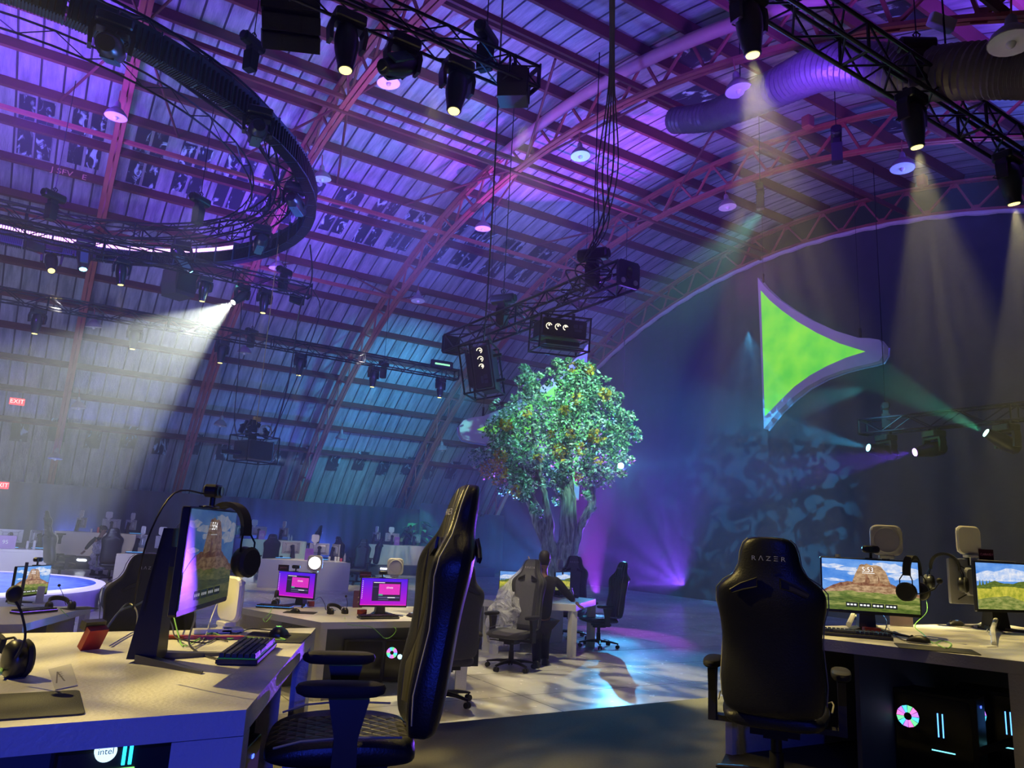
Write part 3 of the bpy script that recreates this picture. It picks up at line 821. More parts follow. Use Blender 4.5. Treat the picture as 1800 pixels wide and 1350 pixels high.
# high bay pendant lamps
M_SHADE = mat('lamp_shade_enamel', (0.30, 0.26, 0.30), 0.45, .2); M_SHIN = mat('lamp_shade_white_inside', (0.85, 0.85, 0.85), 0.5)
pl = [(205, 198, 'violet-lit, in front of the leftmost arch truss'), (683, 138, 'under the top truss beside the teal moving head'), (566, 308, 'at the right of the ring bend'),
      (849, 396, 'hanging left of the projector truss cables'), (735, 524, 'below the fat-pipe arch truss, low'), (1020, 268, 'between the hanging cables in mid roof'),
      (1297, 150, 'under the yellow beam of the first large moving head'), (1586, 288, 'beside the second yellow beam'), (1278, 358, 'above and left of the sail sign'),
      (1777, 62, 'nearest and largest, at the top right corner'), (487, 466, 'behind the lower ring bend'), (165, 569, 'level with the low hazy truss, left'),
      (430, 615, 'below the bright white beam'), (138, 712, 'low in the blue haze right of the exit sign'), (388, 743, 'low above the hanging projector rig'), (98, 801, 'lowest at the far left'), (600, 767, 'low beside the far arch truss'), (777, 787, 'low beside the tip of the green sail behind the tree')]
pend = None
for px, py, w in pl:
    q = roofhit(px, py, 20.5)
    lab = 'bell-shaped high bay lamp, ' + w
    if pend is None:
        pend = thing('pendant_lamp', lab, 'lamp', q, 0, 'high bay lamps under the roof')
        mb = MB(); mb.lathe([(0.23, -.10), (0.225, -.085), (0.20, -0.02), (0.13, .06), (0.07, .11), (0.055, .22), (0.03, .26)], 20)
        # hollow underside
        mb.build('shade', M_SHADE, pend, True)
        mb = MB(); mb.lathe([(0.222, -.104), (0.19, -.10), (0.02, -.101)], 20); mb.build('reflector', M_SHIN, pend, True)
        mb = MB(); mb.ball((0, 0, -.11), .05, 6, (1, 1, 1.2)); mb.build('bulb', mat('frosted_bulb', (.8, .8, .8), .3), pend, True)
        mb = MB(); mb.cyl((0, 0, .25), (0, 0, .52), 0.012, 6); mb.build('rod', M_RED, pend)
    else: dup(pend, q, (random.uniform(-.12, .12), random.uniform(-.12, .12), 0), lab)

# speakers
def speaker_stack():
    c = far(512, 42, 11.0)
    t = thing('line_array_speaker', 'curved stack of black loudspeaker cabinets hanging at the top beside the ring', 'speaker', c); t.rotation_euler = (.62, -.42, math.atan2(c.y, c.x) - PI / 2 - .25)
    for i in range(3):
        a = -0.25 + i * .22; mb = MB()
        R = Matrix.Rotation(a, 4, 'X') @ Matrix.Rotation(.35, 4, 'Y')
        mb.xf = R @ Matrix.Translation((0, 0.05 * i, 0.22 - .22 * i))
        mb.prism([(-.36, -.18), (.36, -.18), (.36, .10), (.22, .18), (-.22, .18), (-.36, .10)], -.10, .10)
        cb = mb.build('cabinet', mat('speaker_cabinet', (.012, .014, .018), .6, bump=.2), t)
        g = MB(); g.xf = mb.xf
        for x in (-.24, 0, .24): g.box((x, -.19, 0), (.21, .015, .17))
        g.build('grille', mat('speaker_grille', (.02, .022, .03), .7, .2, bump=.6, bscale=200), cb)
    mb = MB(); mb.box((0, 0, .38), (.5, .06, .05)); mb.cyl((0, 0, .4), (0, 0, 2.2), .01, 5); mb.build('flying_frame', M_BLKMET, t)
speaker_stack()
def small_speaker(px, py, D, label, rot, s=1.0):
    t = thing('hanging_speaker', label, 'speaker', far(px, py, D), rot); t.scale = (s,) * 3
    mb = MB(); mb.prism([(-.13, -.2), (.13, -.2), (.16, -.05), (.16, .16), (-.16, .16), (-.16, -.05)], -.17, .17, 'y')
    mb.build('cabinet', mat('speaker_cabinet_grey', (.06, .06, .065), .6), t)
    mb = MB(); mb.box((0, -.178, 0), (.27, .01, .30)); mb.build('grille', MATS['speaker_grille'], t)
    mb = MB(); mb.box((0, 0, .22), (.1, .06, .12)); mb.cyl((0, 0, .25), (0, 0, .42), .02, 8); mb.build('bracket', M_BLKMET, t)
small_speaker(903, 152, 10.8, 'small grey speaker hanging under the end of the top truss', .9, 1.15)
small_speaker(316, 497, 20.9, 'angular dark speaker hanging behind the ring, left of the white beam', .4, 1.9)
for px, py, D, lab in ((60, 434, 20.8, 'small flood light under the ring, far left'), (522, 527, 20.3, 'small flood light under the right end of the truss behind the ring')):
    t = thing('flood_light', lab, 'flood light', far(px, py, D), .5)
    mb = MB(); mb.rbox((0, 0, 0), (.42, .16, .2), .03); mb.build('housing', M_SHELL, t)
    mb = MB(); mb.tube([(-.24, 0, 0), (-.24, 0, .22), (.24, 0, .22), (.24, 0, 0)], .012, 5); mb.build('bracket', M_BLKMET, t)
# long hanging cable bundles
def hang(pts, r, label, cat='cable bundle above the projectors'): cable('hanging_cable', pts, r, M_BLACK, label, 'cable', cat if 'bundle' in label else None)
hang([far(885, -30, 12.5), far(872, 250, 13.5), far(858, 500, 14.5), far(850, 600, 15)], .014, 'black cable dropping from the roof to the back of the projector truss')
q0 = far(1078, -10, 10)
for i in range(5):
    hang([far(1072 + 2 * i, -20, 10), far(1070 + i * 2.5, 150, 10.8), far(1068 + (i - 2) * 9, 300, 11.6), far(1052 + (i % 3) * 8, 400, 12.2), far(1035 - i * 4, 452 + 3 * i, 12.9)], .010 + .003 * (i % 2), 'thin black cable hanging to the projector truss, %s from the left in its bundle' % 'first second third fourth fifth'.split()[i], 'cable bundle above the projectors')
hang([(5.0, 17.6, 7.4), far(560, 560, 19.5), far(490, 740, 18.5), far(462, 775, 18.2)], .014, 'thin cable looping down to the low hanging projector rig')
hang([far(545, 430, 20), far(548, 490, 20), far(528, 540, 20), far(519, 600, 20.2), far(505, 680, 20), far(480, 770, 18.2)], .02, 'cable falling from the end of the truss behind the ring')
hang([far(425, 520, 20.4), far(419, 650, 20.3), far(412, 740, 20), far(425, 790, 18.3)], .014, 'cable falling beside the bright white beam')
# pipe lying along an arch truss
mb = MB(); P = [arcp(8.9, math.radians(-22 + 2 * i), 21.62) for i in range(14)]
mb.tube(P, .13, 12); mb.build('roof_pipe', mat('pink_pipe', (.55, .25, .33), .4), None, True, 'fat pipe strapped along the middle arch truss', 'pipe')  # one even pink base colour
# flexible duct
def duct():
    P = [far(1186, 212, 16.3), far(1245, 205, 15.6), far(1310, 180, 14.6), far(1385, 145, 13.6), far(1450, 118, 12.8), far(1530, 120, 12.2), far(1610, 130, 11.8), far(1700, 125, 11.4), far(1790, 122, 11.2), far(1860, 122, 11.0), far(1960, 130, 10.8)]
    out = []
    for i in range(len(P) - 1):
        a = P[max(i - 1, 0)]; b = P[i]; c = P[i + 1]; d = P[min(i + 2, len(P) - 1)]
        for k in range(16):
            t = k / 16
            out.append(0.5 * ((2 * b) + (c - a) * t + (2 * a - 5 * b + 4 * c - d) * t * t + (3 * b - a - 3 * c + d) * t ** 3))
    R = [(.25 + .08 * min(1, i / 60)) * (1.0 + (.05 if i % 2 == 0 else -.04)) for i in range(len(out))]
    t = thing('flexible_duct', 'crinkled flexible air duct snaking under the roof at the upper right', 'duct', (0, 0, 0))
    mb = MB(); mb.tube(out, R, 20); mb.build('hose', mat('duct_foil_cloth', (.17, .14, .19), .38, .3, .3, 4, bump=.7, bscale=9), t, True)
    mb = MB()
    for i in range(30, len(out), 38): mb.cyl(out[i] + Vector((0, 0, .3)), out[i] + Vector((0, 0, 1.6)), .012, 5)
    mb.build('hanger', M_BLKMET, t)
duct()
# junction boxes and round green tube
for px, py, lab in ((1470 - 50, 215, 'pink junction box on the arch truss right of the duct'), (1621, 318, 'pink junction box on the far arch truss by the second yellow beam')):
    mb = MB(); mb.rbox((0, 0, 0), (.2, .2, .26), .03); o = mb.build('junction_box', M_RED, None, False, lab, 'box'); o.location = roofhit(px, py, 21.5)
mb = MB(); mb.rbox((0, 0, 0), (.34, .12, .16), .03); o = mb.build('hall_projector', mat('white_unit', (.6, .6, .65), .5), None, False, 'small white unit fixed under the roof at the top right', 'box'); o.location = far(1655, 40, 12); o.rotation_euler = (.2, .3, -.5)
t = thing('tube_light', 'short green glowing tube light on the low hazy truss', 'light', (10.2, 20.7, 6.9), -.1)
mb = MB(); mb.rbox((0, 0, 0), (.75, .12, .25), .05); mb.build('housing', M_BLKMET, t); mb = MB(); mb.box((0, -.065, 0), (.5, .01, .05)); mb.build('tube', glow('green_tube', (.3, .9, .4), 1.5), t)

# framed projectors
def framed_projector(loc, rot, label, vertical=False):
    t = thing('framed_projector', label, 'projector', loc); t.rotation_euler = rot
    mb = MB(); W_, H_, D_ = .56, .36, .45; r = .022
    for x in (-W_, W_):
        for y in (-D_, D_): mb.cyl((x, y, -H_), (x, y, H_), r, 8)
        for z in (-H_, H_, -.1): mb.cyl((x, -D_, z), (x, D_, z), r, 8)
    for z in (-H_, H_, -.10):
        for y in (-D_, D_): mb.cyl((-W_, y, z), (W_, y, z), r, 8)
    for x in (-W_, W_):
        for z in (-H_, H_): mb.ball((x, -D_, z), .03, 6)
    mb.build('cage', M_BLKMET, t, True)
    mb = MB(); mb.rbox((0, .0, .11), (1.0, .8, .40), .05, 3, 'y'); mb.build('body', M_BLACK, t)
    for i, (x, s) in enumerate(((-.37, .085), (-.17, .085), (0.0, .07))):
        mb = MB(); mb.cyl((x, -.40, .11), (x, -.435, .11), s, 20); ln = mb.build('lens', M_LENS_OFF, t, True)
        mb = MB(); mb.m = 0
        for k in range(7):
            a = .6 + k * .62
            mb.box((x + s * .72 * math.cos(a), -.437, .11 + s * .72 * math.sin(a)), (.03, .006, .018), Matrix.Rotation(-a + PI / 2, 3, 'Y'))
        mb.box((x, -.438, .13), (.035, .006, .035)); mb.build('painted_glint', glow('painted_lens_glint', (1, .9, .65), 1.6), ln)  # glowing chips stand in for reflections on the lens
    mb = MB(); mb.box((.24, -.405, .17), (.09, .01, .08)); mb.box((.36, -.405, .17), (.07, .01, .08)); mb.box((.30, -.405, .08), (.16, .01, .05)); mb.build('connector_panel', mat('dark_blue_panel', (.04, .05, .09), .4), t)
    mb = MB(); mb.rbox((0, 0, -.20), (.8, .6, .10), .03, 3, 'z'); mb.box((0, -.2, -.28), (1.05, .04, .03)); mb.box((0, .2, -.28), (1.05, .04, .03)); mb.build('tray', M_SHELL, t)
    for x in (-.3, .3):
        mb = MB(); mb.box((x, 0, .42), (.06, .06, .2)); mb.build('clamp', M_BLKMET, t)
    return t
_fp1 = framed_projector(far(983, 590, 14.2), (0.10, 0, math.atan2(-7.7, -10.6) + math.radians(90) + .62), 'wide framed projector with three round lenses hanging level under the truss')
_fp1.scale = (.86,) * 3
_fp2 = framed_projector(far(847, 652, 15.6), (.15, 1.38, -.65), 'framed projector turned on end, left of the level one')
_fp2.scale = (.90,) * 3
_r = random.Random(5)
for k, (px, py, D) in enumerate(((1035, 480, 13.1), (1015, 500, 13.3), (1050, 472, 12.9), (905, 545, 15.2), (1005, 520, 13.5))):
    c = far(px, py, D); pts = []
    for j in range(14):
        a = j * .95 + k; pts.append(c + Vector((.28 * math.cos(a) * _r.uniform(.5, 1), .28 * math.sin(a) * _r.uniform(.5, 1), .22 * math.sin(a * .7 + k) * _r.uniform(.5, 1))))
    cable('cable_bundle', pts, .012, M_BLACK, ['tangled black cable over the front of the projector truss', 'second tangle of cable under the front hoist of the projector truss', 'cable coils at the end plate of the projector truss', 'cable tangle at the rear hoist of the projector truss', 'cable tangle dangling above the level projector'][k], 'cable')
def projector_rig():
    c = far(445, 792, 18)
    t = thing('projector_rig', 'cluttered projector rig hanging low on cables in the blue haze', 'projector', c, .4)
    mb = MB(); mb.rbox((0, 0, 0), (.62, .6, .42), .04, 3, 'y'); mb.build('body', M_BLACK, t)
    mb = MB(); mb.box((.335, -.02, .0), (.03, .5, .46)); mb.build('side_plate', mat('teal_steel', (.15, .35, .5), .4, .5), t)
    mb = MB(); mb.cyl((.35, -.1, -.05), (.37, -.1, -.05), .05, 12); mb.build('lens', M_LENS_C, t)
    mb = MB()
    for x in (-.4, .42):
        for y in (-.35, .35): mb.cyl((x, y, -.27), (x, y, .32), .015, 6)
    for z in (-.27, .32):
        for y in (-.35, .35): mb.cyl((-.4, y, z), (.42, y, z), .015, 6)
        for x in (-.4, .42): mb.cyl((x, -.35, z), (x, .35, z), .015, 6)
    mb.build('cage', M_BLKMET, t)
    mb = MB()
    for i in range(14):
        a = random.uniform(0, 6); mb.box((random.uniform(-.45, .3), random.uniform(-.3, .3), random.uniform(.3, .62)), (random.uniform(.05, .2), .06, random.uniform(.05, .2)), Matrix.Rotation(a, 3, 'Y'))
    mb.box((-.55, 0, -.1), (.3, .3, .08)); mb.build('bracket', M_BLKMET, t)
    mb = MB()
    for i in range(4):
        mb.tube([(.25 + (.12 + .02 * i) * math.cos(k * .7), -.1 + .03 * i, .48 + .14 * math.sin(k * .7)) for k in range(9)], .008, 5, True)
    mb.build('cable_coil', mat('yellow_grey_cable', (.35, .33, .15), .5), t)
    mb = MB(); mb.box((0, 0, .72), (.16, .08, .1)); mb.cyl((0, 0, .6), (0, 0, 5.0), .008, 5); mb.build('hook', mat('hoist_yellow', (.5, .38, .08), .5), t)
    spot('projector_beam', far(476, 803, 17.6), far(700, 870, 18), (.4, .6, .9), 1200, 26, .3, .02)
projector_rig()

# blue lamp glaring at the camera from behind the tree
b_ = far(1093, 822, 21.0)
moving_head(b_ + Vector((0, 0, .45)), far(940, 830, 8), 'bright cyan-blue spotlight glaring at the camera right of the tree crown', glow('lit_lens_glare', (.25, .8, 1), 120), .8, s=1.1, beam=((.08, .5, 1), 3000, 56, (7, .45, .6, (1, 1, 1), 2, 0, .3)))
mb = MB(); mb.cyl(b_ + Vector((0, 0, .45)), (b_.x, b_.y, roofz(b_.y, 21.2)), .012, 5); mb.build('lamp_cable', M_BLACK, None, False, 'cable the glaring cyan-blue spotlight hangs from', 'cable')
# ---------------------------------------------------------------- hanging sail signs
def sail(c, H, mirror, turn, label):
    """curved triangular sign; local x to the right as seen from the camera, turned about the vertical"""
    az = math.atan2(c.y, c.x) - PI / 2
    t = thing('sail_sign', label, 'sign', c, az + turn)
    t.rotation_euler = (0, 0, az + turn)
    sx = -1 if mirror else 1
    wf = 1.27                        # true width before foreshortening
    def q(px, py): return (sx * (px - 1336) / 261 * H * wf, (617 - py) / 261 * H)
    out = [q(*p) for p in ((1334, 487), (1345, 507), (1362, 531), (1384, 556), (1410, 582), (1440, 607), (1470, 626), (1484, 630), (1495, 635), (1500, 645), (1499, 657), (1494, 666), (1484, 668), (1470, 669), (1448, 672), (1425, 678), (1402, 689), (1380, 705), (1360, 724), (1340, 749))]
    inn = [q(*p) for p in ((1339, 512), (1352, 533), (1370, 556), (1392, 581), (1418, 606), (1446, 629), (1478, 649), (1455, 653), (1430, 661), (1408, 671), (1385, 686), (1364, 706), (1342, 728))]
    mb = MB(); mb.prism(out, 0.0, 0.20, 'y'); mb.build('frame', mat('sign_grey_frame', (.36, .35, .50), .5, emit=(.25, .22, .5), estr=.10), t)
    m, nt, b = _nt('sign_led_face') if 'sign_led_face' not in MATS else (MATS['sign_led_face'], None, None)
    if nt:
        tc = nt.nodes.new('ShaderNodeTexCoord'); nz = nt.nodes.new('ShaderNodeTexNoise'); nz.inputs['Scale'].default_value = 1.6; nz.inputs['Detail'].default_value = 3
        nt.links.new(tc.outputs['Object'], nz.inputs['Vector'])
        cr = nt.nodes.new('ShaderNodeValToRGB'); cr.color_ramp.elements[0].position = .35; cr.color_ramp.elements[0].color = (.10, .62, .06, 1)
        cr.color_ramp.elements[1].position = .72; cr.color_ramp.elements[1].color = (.28, .82, .05, 1)
        nt.links.new(nz.outputs['Fac'], cr.inputs[0]); nt.links.new(cr.outputs[0], b.inputs['Emission Color'])
        b.inputs['Emission Strength'].default_value = .95; b.inputs['Base Color'].default_value = (.05, .3, .03, 1); MATS['sign_led_face'] = m
    mb = MB(); mb.prism(inn, -0.012, 0.01, 'y'); mb.build('led_face', MATS['sign_led_face'], t)
    mb = MB()
    for x, z in (out[6], (out[0][0] + sx * .1, out[0][1] - .15)):
        mb.cyl((x, .1, z), (x, .1, z + .25), .03, 6); mb.cyl((x, .1, z), (x, .1, roofz(c.y, 21.2) - c.z), .006, 4)
    mb.build('hanger', M_BLKMET, t)
    ed = MB(); P = [(x, .10, z) for x, z in out[9:]]; ed.tube([(x * 1.004, .215, z - .02) for x, _, z in P], .022, 6)
    ed.build('edge_tube', mat('sign_edge_aluminium', (.5, .65, .85), .3, .7), t, True)
    return t
sail(far(1336, 617, 20.6), 4.1, False, -.62, 'green glowing sail-shaped sign with grey frame hanging before the big curtain')
sail(far(1027, 738, 20.4), 4.3, True, .35, 'green glowing sail-shaped sign mostly hidden behind the tree')
# ---------------------------------------------------------------- kit: desks, chairs, computers
M_WHITE = mat('desk_white_laminate', (0.66, 0.65, 0.63), 0.30, 0, 0.05, 3, bump=0.22, bscale=75)
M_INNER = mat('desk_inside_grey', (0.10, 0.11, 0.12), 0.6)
M_LEATHER = mat('chair_black_leatherette', (0.012, 0.013, 0.017), 0.36, 0, .2, 10, bump=.12, bscale=120)
def quilted():
    m, nt, b = _nt('chair_quilted_leatherette'); b.inputs['Base Color'].default_value = (.022, .021, .019, 1); b.inputs['Roughness'].default_value = .42
    tc = nt.nodes.new('ShaderNodeTexCoord'); hs = []
    for a in (PI / 4, -PI / 4):
        mp = nt.nodes.new('ShaderNodeMapping'); mp.inputs['Rotation'].default_value = (0, 0, a); nt.links.new(tc.outputs['Object'], mp.inputs[0])
        w = nt.nodes.new('ShaderNodeTexWave'); w.inputs['Scale'].default_value = 6.5; nt.links.new(mp.outputs[0], w.inputs['Vector'])
        p = nt.nodes.new('ShaderNodeMath'); p.operation = 'POWER'; p.inputs[1].default_value = .3; nt.links.new(w.outputs['Fac'], p.inputs[0]); hs.append(p)
    mn = nt.nodes.new('ShaderNodeMath'); mn.operation = 'MINIMUM'; nt.links.new(hs[0].outputs[0], mn.inputs[0]); nt.links.new(hs[1].outputs[0], mn.inputs[1])
    bp = nt.nodes.new('ShaderNodeBump'); bp.inputs['Strength'].default_value = .8; bp.inputs['Distance'].default_value = .012
    nt.links.new(mn.outputs[0], bp.inputs['Height']); nt.links.new(bp.outputs[0], b.inputs['Normal']); return m
M_QUILT = quilted()
M_FABRIC = mat('chair_dark_fabric', (0.035, 0.036, 0.04), 0.8, 0, .2, 30, bump=.3, bscale=250)
M_GREYFAB = mat('chair_grey_fabric', (0.11, 0.11, 0.125), 0.8, 0, .15, 30, bump=.3, bscale=250)
M_STITCH = mat('pale_stitching', (0.35, 0.34, 0.26), 0.6)
M_PANELGREY = mat('monitor_back_silver', (0.42, 0.42, 0.46), 0.4, .3)
M_WPLASTIC = mat('white_plastic', (0.70, 0.70, 0.70), 0.35)
M_RUBBER = mat('black_rubber', (0.014, 0.014, 0.014), 0.75)
M_GREENCAB = mat('green_cable', (0.22, 0.55, 0.10), .5)
M_REDP = mat('red_plastic', (0.35, 0.03, 0.02), .4)
M_LOGO = mat('grey_lettering', (0.45, 0.45, 0.45), .5, emit=(.4, .4, .4), estr=.04)

def desk(bl, br, fr, fl, z, h, label, inner=True, legw=.16, group=None, panel=True):
    """trapezoid desk pod; corners as seen from above (back-left, back-right, front-right, front-left)"""
    cx = (bl[0] + br[0]) / 2; cy = (bl[1] + fl[1]) / 2
    t = thing('desk', label, 'desk', (cx, cy, z), 0, group)
    L = [Vector((p[0] - cx, p[1] - cy, 0)) for p in (bl, br, fr, fl)]
    mb = MB(); mb.prism([(p.x, p.y) for p in L], h - .066, h); mb.build('tabletop', M_WHITE, t)
    n = 4
    for i in range(4):
        p = L[i]; a = (L[(i + 1) % n] - p).normalized(); b = (L[(i - 1) % n] - p).normalized(); e = 0.002
        q = [p, p + a * legw, p + a * legw + b * .05, p + a * .05 + b * .05, p + b * legw * .5 + a * .05, p + b * legw * .5]
        mb = MB(); mb.prism([(v.x, v.y) for v in q], 0, h - .066 - e); mb.build('leg', M_WHITE, t)
    if panel:
        a = (L[1] - L[0]).normalized()
        mb = MB(); q = [L[0] + a * (legw + .002), L[1] - a * (legw * .5 + .06), L[1] - a * (legw * .5 + .06) - Vector((0, .03, 0)), L[0] + a * (legw + .002) - Vector((0, .03, 0))]
        mb.prism([(v.x, v.y) for v in q], 0.0, h - .068); mb.build('back_panel', M_WHITE, t)
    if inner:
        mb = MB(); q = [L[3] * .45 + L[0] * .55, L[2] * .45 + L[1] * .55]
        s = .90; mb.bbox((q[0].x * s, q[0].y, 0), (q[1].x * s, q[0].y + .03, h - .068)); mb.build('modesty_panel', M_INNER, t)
    return t
def back_desk(pL, pR, ztop, zb, label, depth=1.15, group=None):
    """desk whose tall white back panel faces us; pL, pR = pixels of its top edge"""
    a = at(pL[0], pL[1], ztop); b = at(pR[0], pR[1], ztop)
    return desk_back(a, b, ztop, zb, label, depth, group)
def desk_back(a, b, ztop, zb, label, depth, group):
    t = thing('desk', label, 'desk', (a.x, a.y, zb), math.atan2(b.y - a.y, b.x - a.x), group)
    w = (b - a).xy.length; h = ztop - zb
    mb = MB(); mb.prism([(0, 0), (w, 0), (w - .5, depth), (.5, depth)], h - .066, h); mb.build('tabletop', M_WHITE, t)
    mb = MB(); mb.bbox((0.0, 0, 0), (w, .05, h - .068)); mb.build('back_panel', M_WHITE, t)
    for x in (.5, w - .5):
        mb = MB(); mb.bbox((x - .04, depth - .16, 0), (x + .04, depth, h - .068)); mb.build('leg', M_WHITE, t)
    return t

# gaming chair: local +y is where the sitter looks
def chair_ring(z, w, yb, dep, edge):
    P = []
    nb, nf = 9, 11
    for i in range(nb):                       # rear, right to left
        u = 1 - 2 * i / (nb - 1); P.append((w * u, yb - 0.05 * (1 - abs(u) ** 3) * (dep / .1), z))
    for i in range(1, nf - 1 + 1):            # front, left to right, wings stand forward
        u = -1 + 2 * i / nf; au = abs(u)
        P.append((w * u * 1.0, yb + dep * (.55) + edge * max(0, (au - .45) / .55) ** 1.5, z))
    return P
BACKP = [(0.46, .235, .07, .05), (.54, .262, .085, .08), (.64, .27, .09, .11), (.74, .262, .09, .10), (.86, .252, .085, .09), (.97, .262, .09, .11), (1.05, .285, .10, .13), (1.12, .283, .10, .12), (1.165, .245, .09, .085), (1.205, .185, .08, .05), (1.26, .158, .075, .035), (1.32, .15, .07, .03), (1.37, .132, .06, .02), (1.395, .105, .05, .01), (1.405, .06, .035, 0)]
def gaming_chair(label, front, shell, group=None, name='gaming_chair', logo=True, trim=M_STITCH):
    t = thing(name, label, 'chair', (0, 0, 0), 0, group)
    lean = lambda z: -0.300 - (z - .46) * .145 - max(0, z - 1.2) * .02
    rings = []
    for z, w, dep, ed in BACKP:
        # resample between rows is left to the loft
        rings.append([Vector((x, y + lean(z), zz)) for x, y, zz in chair_ring(z, w, 0, dep * 1.3, ed * 1.2)])
    mb = MB(); n = len(rings[0])
    vs = [p for r in rings for p in r]
    mb.v = [tuple(p) for p in vs]
    for j in range(len(rings) - 1):
        for i in range(n):
            k = (i + 1) % n
            mb.f.append((j * n + i, j * n + k, (j + 1) * n + k, (j + 1) * n + i))
            mb.mi.append(1 if (11 <= i <= 16 and j > 0) else 0)
    mb.f += [tuple(range(n))[::-1], tuple(range((len(rings) - 1) * n, len(rings) * n))]; mb.mi += [0, 0]
    o = mb.build('backrest', [shell, front], t, True)
    sub = o.modifiers.new('smooth', 'SUBSURF'); sub.levels = 1; sub.render_levels = 2
    # belt slots beside the neck, dark plates painted for the see-through openings
    for s in (-1, 1):
        mb = MB(); z0 = 1.155; y = lean(z0) - .012
        q = [(s * .055, 0.035), (s * .135, .0), (s * .185, -.035), (s * .175, -.052), (s * .12, -.03), (s * .055, -.012)]
        mb.add([(x, y - .056 - .0 * zz - (zz) * .145, z0 + zz) for x, zz in q] + [(x, y - .046 - zz * .145, z0 + zz) for x, zz in q],
               [tuple(range(6)), tuple(range(6, 12))[::-1]] + [(i, (i + 1) % 6, 6 + (i + 1) % 6, 6 + i) for i in range(6)])
        so = mb.build('belt_slot', mat('slot_dark_plate', (.03, .03, .05), .5), t)
        mb = MB(); mb.tube([(q[i][0], y - .058 - q[i][1] * .145, z0 + q[i][1]) for i in range(6)], .0045, 5, True); mb.build('slot_rim', M_BLACK, so, True)
        mb = MB(); yf = y + .100
        mb.add([(x, yf - zz * .145, z0 + zz) for x, zz in q] + [(x, yf - .012 - zz * .145, z0 + zz) for x, zz in q],
               [tuple(range(6)), tuple(range(6, 12))[::-1]] + [(i, (i + 1) % 6, 6 + (i + 1) % 6, 6 + i) for i in range(6)])
        mb.build('belt_slot', M_BLACK, t)
        # stitched seam round the edge
        P = []
        for r in rings[1:-1]:
            p = r[0 if s > 0 else 8]; f = r[-1] if s > 0 else r[9]
            P.append((p.x * 1.0, p.y * .25 + f.y * .75, p.z))
        mb = MB(); mb.tube([(x * .955, y_ - .006, z) for x, y_, z in P], .0030, 4); mb.build('seam_stitching', trim, t, True)
    if logo:
        words('headrest_lettering', 'R Λ Z Ξ R', .034, (0, lean(1.29) - .068, 1.29), (PI / 2 + .145, 0, 0), M_LOGO, t, .0005, sx=1.1)
        words('headrest_lettering', 'R Λ Z Ξ R', .034, (0, lean(1.29) + .068, 1.29), (PI / 2 - .145, 0, PI), M_LOGO, t, .0005, sx=1.1)
    # seat
    mb = MB(); rs = []
    for y, w, zt, zb, ed in ((-.27, .20, .47, .40, 0), (-.24, .25, .49, .39, .015), (-.10, .27, .495, .385, .035), (.06, .275, .49, .385, .04), (.18, .27, .485, .39, .03), (.25, .255, .475, .40, .01), (.28, .22, .455, .415, 0)):
        r = []
        for i in range(11):
            u = -1 + 2 * i / 10; r.append(Vector((w * u, y, zt - .012 + ed * max(0, (abs(u) - .5) / .5) ** 1.5 - (.03 if abs(u) == 1 else 0))))
        for i in range(7):
            u = 1 - 2 * i / 6; r.append(Vector((w * u * .97, y, zb + (.02 if abs(u) == 1 else 0))))
        rs.append(r)
    n = len(rs[0]); mb.v = [tuple(p) for r in rs for p in r]
    for j in range(len(rs) - 1):
        for i in range(n):
            k = (i + 1) % n; mb.f.append((j * n + i, j * n + k, (j + 1) * n + k, (j + 1) * n + i)); mb.mi.append(1 if 2 <= i <= 7 else 0)
    mb.f += [tuple(range(n))[::-1], tuple(range((len(rs) - 1) * n, len(rs) * n))]; mb.mi += [0, 0]
    o = mb.build('seat', [shell, front], t, True)
    sub = o.modifiers.new('smooth', 'SUBSURF'); sub.levels = 1; sub.render_levels = 2
    for s in (-1, 1):
        mb = MB(); mb.tube([(s * .272, -.2, .508), (s * .285, 0, .512), (s * .28, .15, .50), (s * .262, .24, .475)], .004, 4); mb.build('seat_piping', trim, t, True)
        mb = MB(); mb.prism([(-.045, .36), (.045, .36), (.04, .52), (.07, .645), (-.07, .645), (-.04, .52)], s * .305, s * .345, 'x')
        mb.box((s * .20, 0, .375), (.26, .08, .03))
        arm = mb.build('armrest', M_BLACK, t)
        mb = MB(); c = (s * .325, .03, .675)
        R = []
        for k, (dz, f) in enumerate(((-.022, .82), (-.012, .97), (.004, 1.0), (.016, .95), (.022, .80))):
            r = []
            for i in range(20):
                a = 2 * PI * i / 20; cx_, sy_ = math.cos(a), math.sin(a)
                r.append(Vector((c[0] + .05 * f * (abs(cx_) ** .7) * (1 if cx_ > 0 else -1), c[1] + .155 * f * (abs(sy_) ** .8) * (1 if sy_ > 0 else -1), c[2] + dz)))
            R.append(r)
        mb.loft(R); mb.build('arm_pad', M_RUBBER, arm, True)
    mb = MB(); mb.box((0, -.02, .365), (.24, .30, .04)); mb.box((0, 0, .335), (.12, .2, .04)); mb.cyl((.1, .05, .345), (.3, .08, .345), .008, 6); mb.build('tilt_mechanism', M_BLKMET, t)
    mb = MB(); mb.cyl((0, 0, .08), (0, 0, .33), .028, 12); mb.cyl((0, 0, .1), (0, 0, .23), .036, 12); mb.build('gas_lift', M_BLKMET, t, True)
    mb = MB(); mb.cyl((0, 0, .075), (0, 0, .125), .055, 12)
    W = []
